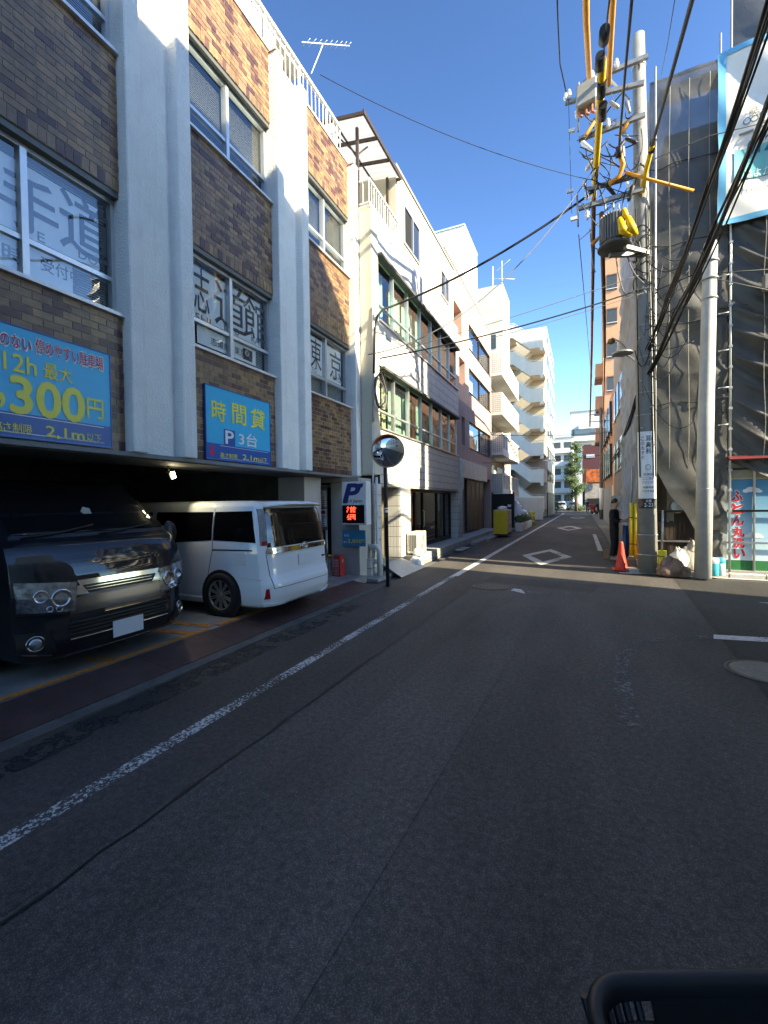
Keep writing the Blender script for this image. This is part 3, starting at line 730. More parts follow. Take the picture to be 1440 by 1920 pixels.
NAVY = mat('logo_navy', (.012, .03, .17), .4, var=0)
text('logo_letter', 'P', NAVY, ps, (-4.543, 8.357, 1.915), (1, 0, 0), (0, 0, 1), 0.394, 0.393, bold=.05, shear=.25)
text('logo_text', 'ark Japan', NAVY, ps, (-4.474, 8.357, 1.741), (1, 0, 0), (0, 0, 1), 0.378, 0.092, bold=.01, shear=.2)
q = MB().add([(-4.524, 8.356, 2.099), (-4.252, 8.356, 2.126), (-4.266, 8.356, 2.046), (-4.318, 8.356, 2.025)], [(0, 1, 2, 3)]); q.build('logo_swoosh', NAVY, ps, fix=False)
bb = thing('price_banner', 'small turquoise price banner with yellow figures under the LED sign', 'sign', (-4.85, 8.5, .7))
TEAL = mat('banner_teal', (.01, .22, .36), .5, var=.06)
B('sheet', TEAL, bb, (-4.874, 8.520, 1.090)[0], (-4.292, 8.520, 0.772)[0], 8.51, 8.52, (-4.582, 8.520, 0.752)[2], (-4.576, 8.520, 1.106)[2])
text('lettering', '2,800', SYEL, bb, (-4.562, 8.508, 0.860), (1, 0, 0), (0, 0, 1), 0.346, 0.094)
text('lettering', '円', SYEL, bb, (-4.356, 8.508, 0.876), (1, 0, 0), (0, 0, 1), 0.065, 0.058)
text('lettering', '最大', SWHT, bb, (-4.796, 8.508, 0.842), (1, 0, 0), (0, 0, 1), 0.095, 0.048)
text('lettering', '昼間', SWHT, bb, (-4.767, 8.508, 0.985), (1, 0, 0), (0, 0, 1), 0.122, 0.048)
rb = thing('red_sign_box', 'small red standing box with white lettering by the tile pillar', 'sign box', (-4.95, 8.35, .05))
q = MB(); x0, x1 = -5.02, -4.80
q.add([(x0, 8.30, .04), (x1, 8.26, .04), (x1+.02, 8.46, .04), (x0+.02, 8.48, .04), (x0+.03, 8.31, .56), (x1-.01, 8.28, .56), (x1+.01, 8.46, .56), (x0+.03, 8.47, .56)],
  [(0, 3, 2, 1), (4, 5, 6, 7), (0, 1, 5, 4), (1, 2, 6, 5), (2, 3, 7, 6), (3, 0, 4, 7)])
q.build('body', mat('red_box', (.34, .02, .03), .4, var=.12), rb, bevel=.008)
for i in range(4):
    text('lettering', '管理者の許可', SWHT, rb, (x0+.06+i*.035, 8.277-.0005*i, .30), (0, -.0, -1), (.98, -.18, 0), .36, .02, ext=.004)
text('lettering', '満', SYEL, rb, (x1+.001, 8.37, .44), (0.1, 1, 0), (0, 0, 1), .06, .08, ext=.006)
text('lettering', '空車', SWHT, rb, (x1+.004, 8.37, .26), (0, 0, -1), (.1, 1, 0), .16, .05, ext=-.008)
# meters and conduit in the recess
cd = thing('meter_conduit', 'grey conduit with meter box running down beside the parking notices', 'conduit', (-5.3, 8.5, .1))
MB().tube([(-5.26, 8.47, 1.1), (-5.26, 8.47, .35)], .03, 8).build('pipe', M_steel(), cd)
B('meter_box', mat('meter_grey', (.26, .28, .29), .5, var=.1), cd, -5.34, -5.18, 8.36, 8.50, .11, .42, bevel=.02)
MB().tube([(-5.56, 8.40, .12), (-5.44, 8.38, .24), (-5.36, 8.40, .26)], .05, 8).build('elbow_pipe', mat('pvc_grey', (.45, .44, .42), .6), cd)
MB().tube(sag((-5.28, 8.46, 1.1), (-5.22, 8.45, .5), .1), .012, 6).build('cable', M_black(), cd)

# ================================================================ white tiled building next door
tb = thing('tiled_building', 'cream tiled building with long window bands and roof terrace beside the brick one', 'building', (-7, 13, 0))
X2 = -4.45; Y2a, Y2b = 9.3, 17.2
CREAM = mat('cream_render', (.60, .55, .43), .85, var=.06, vs=2, bump=.15, stain=.15)
PEBB = mat('pebbledash', (.62, .48, .28), .95, var=.4, vs=55, bump=.9, bs=70)
TILE = mat('white_tile', (.60, .58, .53), .42, var=.10, vs=2.2, stain=.28)
TJOINT = mat('tile_joint', (.10, .09, .085), .9, var=.1)
B('side_wall', PEBB, tb, -7.2, X2-.04, Y2a, Y2a+.25, 2.36, 8.60)
B('corner_pier', CREAM, tb, -4.75, X2+.02, Y2a-.01, Y2a+.36, 2.38, 8.56, bevel=.01)
B('core', M_dark(), tb, -11, -5.6, Y2a+.26, Y2b-.2, .4, 8.5)
for z0, z1 in ((2.17, 3.52), (5.04, 6.12), (7.74, 8.60)):
    B('wall', TJOINT, tb, -5.5, X2-.008, Y2a+.36, Y2b, z0+.004, z1-.004)
tmesh = unit_box(TILE)
def tiles(parent, y0, y1, z0, z1, L_, H_, x=X2, off=.5, g=.012):
    n = max(1, round((z1-z0)/H_)); h = (z1-z0)/n
    for r in range(n):
        y = y0-(L_*off if r % 2 else 0)
        while y < y1-.01:
            a, b2 = max(y, y0), min(y+L_, y1)
            if b2-a > .03: inst(tmesh, 'tile', parent, (x-.015+random.uniform(-.0015, .0015), (a+b2)/2, z0+h*(r+.5)), (.03, b2-a-g, h-g))
            y += L_
tiles(tb, Y2a+.36, Y2b, 2.17, 3.52, .91, .225)
tiles(tb, Y2a+.36, Y2b, 5.04, 6.12, .91, .27)
tiles(tb, Y2a+.36, Y2b, 7.74, 8.60, .91, .215)
GL2 = glass('window_glass_green', (.80, .90, .86), 1.5, .0, .05)
mul = [i/7.0 for i in range(1, 7)]
w3 = window(Y2a+.38, Y2b-.05, 6.14, 7.72, tb, X2-.10, .30, mull=mul, glassm=GL2, blind=False, depth=.6)
w2 = window(Y2a+.38, Y2b-.05, 3.54, 5.02, tb, X2-.10, .30, mull=mul, glassm=GL2, blind=False, depth=.6)
B('sill', M_alu(), w3, X2-.1, X2+.05, Y2a+.38, Y2b-.05, 6.105, 6.138); B('sill', M_alu(), w2, X2-.1, X2+.05, Y2a+.38, Y2b-.05, 3.505, 3.538)
B('awning_box', mat('awning_dark', (.10, .10, .095), .6), w3, X2-.09, X2+.10, Y2a+.40, Y2b-.06, 7.66, 7.735)
B('awning_box', mat('awning_dark', (.10, .10, .095), .6), w2, X2-.09, X2+.09, Y2a+.50, Y2b-.06, 4.97, 5.035)
for wn_, a, b2, col, nm in ((w2, 9.75, 10.25, (.55, .22, .05), 'curtain_orange'), (w2, 10.45, 10.75, (.60, .45, .28), 'curtain_tan'), (w2, 12.15, 12.62, (.02, .42, .22), 'curtain_green'),
                       (w3, 9.8, 10.6, (.55, .62, .58), 'curtain_pale'), (w3, 11.0, 12.6, (.55, .60, .55), 'curtain_pale'), (w2, 12.75, 16.9, (.36, .42, .39), 'curtain_grey'), (w3, 12.65, 16.9, (.48, .54, .50), 'curtain_dull'), (w2, 10.8, 12.1, (.50, .50, .46), 'curtain_grey2')):
    q = MB(); rows = []
    n = max(6, int((b2-a)/.05)); z0, z1 = (3.6, 4.95) if wn_ is w2 else (6.2, 7.62)
    rows = [[(X2-.30+.02*math.sin(i*1.9), a+(b2-a)*i/n, z) for i in range(n+1)] for z in (z0, z1)]
    q.grid(rows); q.build('curtain', mat(nm, col, .9, var=.12), wn_, fix=False)
# penthouse and roof terrace
B('penthouse_wall', mat('cream_bright', (.60, .56, .43), .85, var=.05, vs=1.5, stain=.1), tb, -10, X2-.10, 11.15, 16.95, 8.60, 10.78)
B('penthouse_roof', mat('roof_edge', (.30, .28, .25), .7), tb, -10.1, X2-.06, 11.10, 17.0, 10.78, 10.86)
w = window(11.65, 12.95, 9.02, 10.1, tb, X2-.085, 0, blind=False, depth=.02, d=.012); 
w = window(15.2, 16.2, 9.1, 10.0, tb, X2-.085, 0, blind=False, depth=.02, d=.012)
B('terrace_floor', mat('roof_concrete', (.45, .44, .42)), tb, -10, X2-.01, Y2a, 11.14, 8.601, 8.66)
tr = thing('terrace_railing', 'white bar railing around the tiled building roof terrace', 'railing', (X2, 10, 8.66))
B('handrail', RAILW, tr, X2-.07, X2-.02, Y2a+.02, 11.2, 9.24, 9.29); B('bottom_rail', RAILW, tr, X2-.06, X2-.03, Y2a+.02, 11.2, 8.72, 8.75)
B('side_handrail', RAILW, tr, -6.6, X2-.07, Y2a+.02, Y2a+.07, 9.24, 9.29); B('side_bottom_rail', RAILW, tr, -6.6, X2-.07, Y2a+.03, Y2a+.06, 8.72, 8.75)
for k in range(15): inst(um, 'baluster', tr, (X2-.045, Y2a+.04+k*.135, 8.98), (.018, .018, .52))
for k in range(10): inst(um, 'baluster', tr, (X2-.2-k*.2, Y2a+.045, 8.98), (.018, .018, .52))
cp = thing('terrace_canopy', 'brown framed translucent corrugated canopy over the roof terrace', 'canopy', (X2, 10, 8.7))
BRN = mat('bronze_frame', (.085, .06, .048), .5, .4, var=.1)
POLY = bpy.data.materials.new('polycarbonate'); POLY.use_nodes = True
_t = POLY.node_tree; _b = _t.nodes['Principled BSDF']; _tr = _t.nodes.new('ShaderNodeBsdfTranslucent'); _mx = _t.nodes.new('ShaderNodeMixShader')
_b.inputs['Base Color'].default_value = (.42, .42, .42, 1); _tr.inputs[0].default_value = (.42, .43, .45, 1); _mx.inputs[0].default_value = .55
_t.links.new(_b.outputs[0], _mx.inputs[1]); _t.links.new(_tr.outputs[0], _mx.inputs[2]); _t.links.new(_mx.outputs[0], _t.nodes['Material Output'].inputs[0])
xa, xb, ya, yb, zf, zb = X2+.02, -6.9, 8.98, 11.2, 10.48, 10.9
q = MB(); n = 60
q.grid([[(x, ya+.03+(yb-ya-.06)*i/n, zf+(zb-zf)*(xa-x)/(xa-xb)+.03+.012*math.sin(i*1.25)) for i in range(n+1)] for x in (xa-.03, (xa+xb)/2, xb)])
q.build('roof_sheet', POLY, cp, fix=False)
MB().bar((xa, ya-.02, zf), (xa, yb+.02, zf), .05, .09).build('front_beam', BRN, cp)
for yy in (ya, ya+.74, ya+1.48, yb): MB().bar((xa-.026, yy, zf-.02), (xb, yy, zb-.02), .05, .07).build('rafter', BRN, cp)
for fr_ in (.33, .66): MB().bar((xa+(xb-xa)*fr_, ya+.03, zf+(zb-zf)*fr_+.0), (xa+(xb-xa)*fr_, yb-.03, zf+(zb-zf)*fr_), .035, .035).build('purlin', BRN, cp)
for xx, yy in ((xa-.35, ya+.35), (xa-.35, yb-.12), (-6.6, ya+.35)): MB().bar((xx, yy, 8.66), (xx, yy, zf+.04), .06, .06).build('post', BRN, cp)
MB().bar((xa-.35, ya+.35, 9.9), (xa-.35, ya+.9, zf), .03, .03).build('brace', BRN, cp)
MB().bar((xa-.35, ya+.35, 9.9), (xa-.9, ya+.35, zf+.05), .03, .03).build('brace', BRN, cp)
# ground floor: entrance, pillars, dark shopfront, plinth
B('soffit', mat('soffit_cream', (.50, .46, .38), .9), tb, -6.5, X2-.01, Y2a, Y2b, 2.11, 2.166)
def pillar(y0, y1, x0, z0=.0, z1=2.168):
    p = B('pillar', TJOINT, tb, x0, X2-.012, y0+.012, y1-.012, z0, z1)
    n = round((z1-z0)/.27); h = (z1-z0)/n
    for r in range(n):
        z = z0+h*(r+.5)
        inst(tmesh, 'tile', p, (X2-.018, (y0+y1)/2, z), (.036, y1-y0-.006, h-.012))
        k = max(1, round((X2-x0)/.10)); w = (X2-x0-.036)/k
        for j in range(k): inst(tmesh, 'tile', p, (x0+w*(j+.5), y0+.008, z), (w-.008, .03, h-.012))
    return p
pillar(Y2a, Y2a+.42, -4.78); pillar(10.95, 11.72, -4.85, .22)
pillar(17.0, 17.45, -4.95, .2, 2.6)
B('entrance_back', mat('entrance_wall', (.50, .42, .26), .85, var=.1), tb, -6.6, -6.5, Y2a+.3, 11.0, .1, 2.11)
B('entrance_side', mat('entrance_wall', (.50, .42, .26)), tb, -6.49, -4.86, 10.97, 11.2, .1, 2.10)
B('entrance_floor', mat('entrance_floor', (.42, .38, .30), .8, var=.15, vs=8), tb, -6.49, -4.46, Y2a+.43, 10.94, .03, .20)
ed = B('entrance_door', M_alu(), tb, -5.42, -5.37, 9.85, 9.92, .201, 2.10)
B('door_frame', M_alu(), ed, -5.42, -5.37, 10.88, 10.94, .201, 2.10); B('door_pane', GL, ed, -5.40, -5.394, 9.92, 10.88, .25, 2.10)
B('panel_post', mat('brown_panel', (.16, .10, .06), .5), tb, -4.98, -4.9, 10.40, 10.48, .201, 2.10)
DG = glass('bronze_glass', (.10, .075, .06), 1.5, .0, .05)
sf = B('shopfront', mat('bronze_dark', (.018, .015, .013), .4, .5), tb, -4.82, -4.74, 11.73, 17.0, 2.02, 2.105)
B('base_rail', mat('bronze_dark', (.018, .015, .013)), sf, -4.82, -4.74, 11.73, 17.0, .26, .40)
for yy in (11.75, 12.9, 13.65, 15.2, 16.2, 16.95): B('mullion', mat('bronze_dark', (.018, .015, .013)), sf, -4.82, -4.738, yy-.03, yy+.03, .401, 2.019)
for a, b2 in ((11.78, 12.87), (12.93, 13.62), (13.68, 15.17), (15.23, 16.17), (16.23, 16.92)): B('pane', DG, sf, -4.79, -4.784, a, b2, .401, 2.019)
MB().tube([(-4.70, 13.5, .9), (-4.66, 13.5, .95), (-4.66, 13.5, 1.4), (-4.70, 13.5, 1.45)], .016, 6).build('door_handle', M_steel(), sf)
B('shop_interior', mat('shop_brown', (.10, .055, .03), .8, var=.3, vs=3), sf, -6.4, -6.3, 11.75, 16.95, .3, 2.0)
PLI = mat('plinth_stone', (.38, .365, .33), .85, var=.16, vs=5, bump=.3, stain=.4)
B('plinth', PLI, tb, -6.4, -4.06, 11.25, 17.5, .03, .25, bevel=.015)
# loading ramp plate
q = MB().add([(-4.45, 9.75, .20), (-3.72, 9.15, .015), (-3.72, 10.9, .015), (-4.45, 10.95, .20), (-4.45, 9.75, .17), (-3.72, 9.15, .002), (-3.72, 10.9, .002), (-4.45, 10.95, .17)],
   [(0, 1, 2, 3), (4, 7, 6, 5), (0, 4, 5, 1), (1, 5, 6, 2), (2, 6, 7, 3), (3, 7, 4, 0)])
tag(q.build('access_ramp', mat('ramp_alu', (.50, .49, .47), .6, .3, var=.15, vs=9)), 'pale metal access ramp leading up to the tiled building entrance', 'ramp')
# drain pipes by the corner
pipe = mat('pvc_pipe', (.55, .54, .51), .55, var=.12)
dp = thing('drain_pipe', 'grey drain pipes bending beside the tile pillar at the building corner', 'drain pipe', (-4.35, 9.3, 0))
MB().tube([(-4.36, 9.25, 2.3), (-4.36, 9.25, .75), (-4.34, 9.22, .70)], .035, 8).build('downpipe', pipe, dp)
MB().tube([(-4.44, 9.24, 3.6), (-4.44, 9.24, .62)], .025, 8).build('downpipe', pipe, dp)
MB().tube([(-4.50, 9.1, .68), (-4.32, 9.1, .69), (-4.24, 9.1, .62), (-4.23, 9.1, .5), (-4.23, 9.1, .03)], .07, 10).build('trap_pipe', pipe, dp)
MB().tube([(-4.50, 9.12, .34), (-4.30, 9.12, .34)], .05, 10).build('branch_pipe', pipe, dp)
bx_ = thing('tiled_plinth_block', 'small white tiled block at the foot of the corner pillar', 'block', (-4.5, 9.1, 0))
B('core', TJOINT, bx_, -4.62, -4.40, 8.98, 9.20, .0, .40)
for i in range(2):
    for j in range(3): inst(tmesh, 'tile', bx_, (-4.583+j*.073, 8.975, .10+i*.2), (.064, .014, .185))
    inst(tmesh, 'tile', bx_, (-4.395, 9.09, .10+i*.2), (.014, .21, .185))
inst(tmesh, 'tile', bx_, (-4.51, 9.09, .405), (.21, .21, .014))
# air conditioner unit
ac = thing('air_conditioner', 'cream outdoor air conditioner unit with round fan grille on the shop plinth', 'air conditioner', (-4.2, 11.5, .25))
ACW = mat('ac_cream', (.70, .67, .55), .5, var=.04)
B('casing', ACW, ac, -4.40, -4.10, 11.28, 12.02, .29, .88, bevel=.012)
q = MB()
for r_ in (.05, .11, .17, .22):
    q.tube([(-4.09, 11.70+r_*math.cos(a*math.pi/12), .585+r_*math.sin(a*math.pi/12)) for a in range(25)], .006, 5, False)
stuff(q.build('fan_grille', ACW, ac)); MB().disc((-4.097, 11.70, .585), .23, (1, 0, 0)).build('fan_opening', mat('ac_dark', (.16, .15, .13), .7), ac)
for i in range(5): B('side_slot', mat('ac_dark', (.16, .15, .13)), ac, -4.36+i*.05, -4.33+i*.05, 11.272, 11.279, .36, .80)
for yy in (11.34, 11.90): B('foot', M_black(), ac, -4.38, -4.12, yy, yy+.06, .25, .289)
def blob(name, m, parent, c, rx, ry, rz, seed, amp=.25, n=12, k=7, flat=True):
    """crumpled sack / bag: lumpy closed shell resting on its base"""
    rr = random.Random(seed); q = MB(); rows = []
    ph_ = [rr.uniform(0, 6.28) for _ in range(6)]
    for i in range(k+1):
        th = math.pi*i/k
        row = []
        for j in range(n):
            a = 2*math.pi*j/n
            f = 1+amp*.3*abs(math.sin(7*a+ph_[3]+5*th))+amp*(.5*math.sin(3*a+ph_[0]+2*th)+.4*math.sin(5*a+ph_[1]-3*th)+.4*math.cos(4*th+ph_[2]+2*a))+rr.uniform(-amp, amp)*.35
            z = math.cos(th); 
            if flat and z < -.35: z = -.35-(.02*rr.random())
            row.append((c[0]+rx*f*math.sin(th)*math.cos(a), c[1]+ry*f*math.sin(th)*math.sin(a), c[2]+rz*(z*f if z > -.3 else z)+rz*.37))
        rows.append(row)
    q.grid(rows, True, True)
    return q.build(name, m, parent)
BAGW = mat('plastic_white', (.72, .72, .70), .35, var=.06, vs=20, bump=.5, bs=14)
for c_, s_, lb in (((-4.02, 10.98, .02), .17, 'white plastic rubbish bag slumped at the plinth end'), ((-4.08, 11.25, .25), .14, 'small white plastic bag lying on the plinth beside the air conditioner')):
    tag(blob('rubbish_bag', BAGW, None, c_, s_, s_*1.2, s_*.9, int(c_[1]*10)), lb, 'bag')
dsl = thing('drain_cover', 'loose concrete drain slab by the kerb below the dark shopfront', 'drain cover', (-3.75, 15, .02))
B('slab', PLI, dsl, -3.95, -3.66, 14.6, 15.5, .03, .075, bevel=.01); B('grip', MIRON, dsl, -3.84, -3.78, 14.95, 15.1, .0755, .08)
# meter grille and pipe at the far end of the tiled building
B('grille_wall', TJOINT, tb, -4.9, -4.47, 17.21, 17.95, 2.2, 3.45)
for i in range(5):
    for j in range(5): inst(tmesh, 'tile', tb, (-4.46, 17.28+j*.148, 2.33+i*.25), (.03, .135, .235))
MB().tube([(-4.36, 17.15, .3), (-4.36, 17.15, 3.3), (-4.42, 17.3, 3.42), (-4.44, 17.5, 3.4)], .05, 8).build('vent_pipe', pipe, tb)
# ================================================================ pink building
pk = thing('pink_building', 'pale pink rendered building with dark framed windows past the tiled one', 'building', (-8, 22, 0))
PINK = mat('pink_render', (.50, .35, .29), .85, var=.07, vs=2, bump=.15, stain=.25)
XP = -5.0; YA, YB = 17.3, 27.2
DFR = mat('dark_frame', (.05, .035, .03), .4, .4)
# facade as bands and piers leaving real openings
zb_ = [(0.06, 4.35), (5.65, 7.08), (8.28, 9.22), (10.45, 11.9)]
B('wall', PINK, pk, XP-.5, XP, YA, 24.5, .06, 4.35); B('wall', PINK, pk, XP-.5, XP, 24.5, 26.8, 3.0, 4.35); B('wall', PINK, pk, XP-.5, XP, 26.8, YB, .06, 4.35)
for z0, z1 in zb_[1:]: B('wall', PINK, pk, XP-.5, XP, YA, YB, z0, z1)
for z0, z1, nx in ((4.35, 5.65, (19.85, 20.5)), (7.08, 8.28, (19.5, 20.6)), (9.22, 10.45, (18.25, 20.05))):
    B('wall', PINK, pk, XP-.5, XP, YA, nx[0], z0, z1); B('wall', PINK, pk, XP-.5, XP, nx[1], 21.4, z0, z1); B('wall', PINK, pk, XP-.5, XP, 27.0, YB, z0, z1)
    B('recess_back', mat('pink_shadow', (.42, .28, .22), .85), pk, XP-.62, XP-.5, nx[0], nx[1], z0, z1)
    w = window(21.4, 27.0, z0, z1, pk, XP-.10, 0, alu=DFR, blind=False, mull=(.48,), depth=.4, glassm=GL)
    B('sill', DFR, w, XP-.1, XP+.04, 21.4, 27.0, z0-.03, z0)
    q = MB(); n = 40; q.grid([[(XP-.34+.02*math.sin(i*1.7), 21.5+2.2*i/n, z) for i in range(n+1)] for z in (z0+.05, z1-.05)]); q.build('curtain', mat('curtain_dull', (.35, .40, .37)), w, fix=False)
B('core', M_dark(), pk, -11, XP-.63, YA+.1, YB-.1, .1, 11.6)
B('side_face', PINK, pk, -11, XP-.51, YA+.0, YA+.09, 8.5, 11.9); B('side_face', PINK, pk, -11, XP-.51, YB-.09, YB, .06, 11.9)
B('roof', mat('roof_edge', (.30, .28, .25)), pk, -11, XP-.5, YA, YB, 11.75, 11.88)
B('coping', mat('roof_edge', (.30, .28, .25)), pk, XP-.52, XP+.03, YA, YB, 11.9, 11.97)
B('door', mat('door_dark', (.07, .05, .045), .5), pk, XP-.48, XP-.42, 24.5, 26.8, .06, 3.0)
B('sliding_screen', mat('door_dark', (.07, .05, .045)), pk, XP+.06, XP+.14, 20.2, 23.9, .3, 2.75)
for yy in (21.0, 21.9, 22.9): B('screen_mullion', mat('yellow_frame', (.38, .28, .03), .5), pk, XP+.141, XP+.16, yy, yy+.06, .35, 2.7)
B('canopy_wall', TILE, pk, XP+.06, XP+.35, 18.0, 23.95, 2.76, 3.55)
B('plinth', PLI, pk, -6, -4.2, 18.1, 24.4, .03, .22, bevel=.01)
# white corrugated roof house behind
cr_ = thing('roof_house', 'white corrugated metal rooftop house above the pink building', 'rooftop house', (-7, 24, 11.9))
CW = mat('corrugated_white', (.66, .67, .65), .5, .1, var=.05)
YC = 24.3; xl, xr = (-7.859, 24.300, 17.145)[0], (-5.879, 24.300, 16.975)[0]; zt = (-6.637, 24.300, 17.031)[2]
q = MB(); n = 56; pr = []
for i in range(n+1):
    x = xl+(xr-xl)*i/n; pr.append((x, YC+(.035 if i % 2 else 0)))
q.grid([[(x, y, z) for x, y in pr] for z in (11.2, zt)], False); q.build('corrugated_face', CW, cr_, fix=False)
B('side_wall', mat('white_panel', (.74, .74, .72), .6, var=.03), cr_, xl, xr, YC+.05, YC+3.3, 11.2, zt)
B('trim', CW, cr_, xl-.03, xr+.04, YC-.03, YC+3.35, zt, zt+.08)
dsh = thing('satellite_dish', 'small white antenna cluster on the pink building roof edge', 'antenna', (-5.2, 20, 12))
MB().tube([(-5.2, 19.9, 11.97), (-5.2, 19.9, 12.7)], .03, 6).build('mast', RAILW, dsh)
for i in range(4): MB().tube([(-5.2, 19.5, 12.2+i*.14), (-5.2, 20.3, 12.22+i*.14)], .02, 5).build('element', RAILW, dsh)
# ================================================================ apartment block with balconies
ap = thing('apartment_block', 'white apartment block with stacked tiled balconies and a tall stair tower', 'building', (-8, 32, 0))
APW = mat('apartment_white', (.72, .70, .64), .85, var=.05, vs=1.5, stain=.22)
GRID = bpy.data.materials.new('small_tile'); GRID.use_nodes = True
_t = GRID.node_tree; _g = _t.nodes.new('ShaderNodeNewGeometry'); _mp = _t.nodes.new('ShaderNodeMapping'); _br = _t.nodes.new('ShaderNodeTexBrick')
_br.offset = 0; _br.inputs['Scale'].default_value = 1; _br.inputs['Brick Width'].default_value = .12; _br.inputs['Row Height'].default_value = .12; _br.inputs['Mortar Size'].default_value = .012
_br.inputs['Color1'].default_value = (.66, .64, .58, 1); _br.inputs['Color2'].default_value = (.70, .68, .62, 1); _br.inputs['Mortar'].default_value = (.22, .21, .20, 1)
_mp.inputs['Rotation'].default_value = (math.radians(90), 0, 0)
_t.links.new(_g.outputs['Position'], _mp.inputs[0]); _t.links.new(_mp.outputs[0], _br.inputs['Vector']); _t.links.new(_br.outputs['Color'], _t.nodes['Principled BSDF'].inputs['Base Color'])
_t.nodes['Principled BSDF'].inputs['Roughness'].default_value = .4
XA = -5.5; ya, yb = 27.4, 35.2
B('wall', mat('apartment_beige', (.55, .50, .42), .85, var=.08, vs=2), ap, -11, XA, 27.25, 36.0, .06, 10.2)
B('roof', mat('roof_edge', (.30, .28, .25)), ap, -11, XA+.05, 27.25, 36.0, 10.2, 10.3)
for i, zz in enumerate((2.05, 4.55, 7.0, 9.4)):
    bl = B('balcony', APW, ap, XA, -4.38, ya, yb, zz, zz+.16)
    B('end_panel', GRID, bl, XA, -4.40, ya+.002, ya+.10, zz+.161, zz+1.36)
    if i < 2:
        B('front_kerb', APW, bl, -4.50, -4.38, ya+.101, yb, zz+.161, zz+.42); B('front_rail', APW, bl, -4.50, -4.38, ya+.101, yb, zz+1.26, zz+1.36)
        for k in range(8):
            y0 = ya+.11+k*(yb-ya-.2)/8; B('front_pier', APW, bl, -4.50, -4.38, y0, y0+.14, zz+.421, zz+1.259)
            B('front_screen', mat('screen_grey', (.32, .31, .28), .5), bl, -4.46, -4.43, y0+.141, y0+(yb-ya-.2)/8-.001, zz+.421, zz+1.259)
    else: B('front_panel', APW, bl, -4.52, -4.38, ya+.101, yb, zz+.161, zz+1.36)
    B('far_panel', APW, bl, XA, -4.521, yb-.12, yb-.002, zz+.161, zz+1.36)
    for k in range(2):
        w = B('sliding_window', mat('window_dark', (.06, .07, .075)), bl, XA, XA+.03, ya+.8+k*3.6, ya+3.2+k*3.6, zz+.2, zz+2.1)
    B('ac_unit', ACW, bl, -5.0, -4.7, ya+.5, ya+1.2, zz+.17, zz+.75)
twx0, twx1 = (-8.319, 36.010, 18.963)[0], (-5.626, 36.010, 18.988)[0]
twz = (-5.626, 36.010, 18.988)[2]
B('stair_tower', mat('tower_concrete', (.56, .53, .46), .9, var=.10, vs=1.2, bump=.2, stain=.3), ap, twx0, twx1, 36.01, 39.4, .06, twz)
B('tower_window', mat('window_dark', (.06, .07, .075)), ap, (-6.665, 36.000, 14.611)[0], (-6.200, 36.000, 14.535)[0], 35.97, 36.008, (-6.415, 36.000, 13.974)[2], (-6.407, 36.000, 15.079)[2])
ta = thing('tower_antenna', 'thin television aerial on the stair tower roof', 'antenna', (-5.6, 37, twz))
MB().tube([(twx1-.3, 37.5, twz), (twx1-.3, 37.5, twz+2.6)], .03, 5).build('mast', RAILW, ta)
MB().tube([(twx1-1.0, 37.5, twz+1.3), (twx1+.7, 37.5, twz+.9)], .02, 5).build('boom', RAILW, ta)
MB().tube([(twx1-.8, 37.9, twz+2.1), (twx1+.4, 37.2, twz+2.4)], .02, 5).build('boom', RAILW, ta)
MB().tube([(-6.527, 36.600, 19.102), (-6.514, 36.600, 20.819)], .05, 6).build('lightning_rod', RAILW, ta)
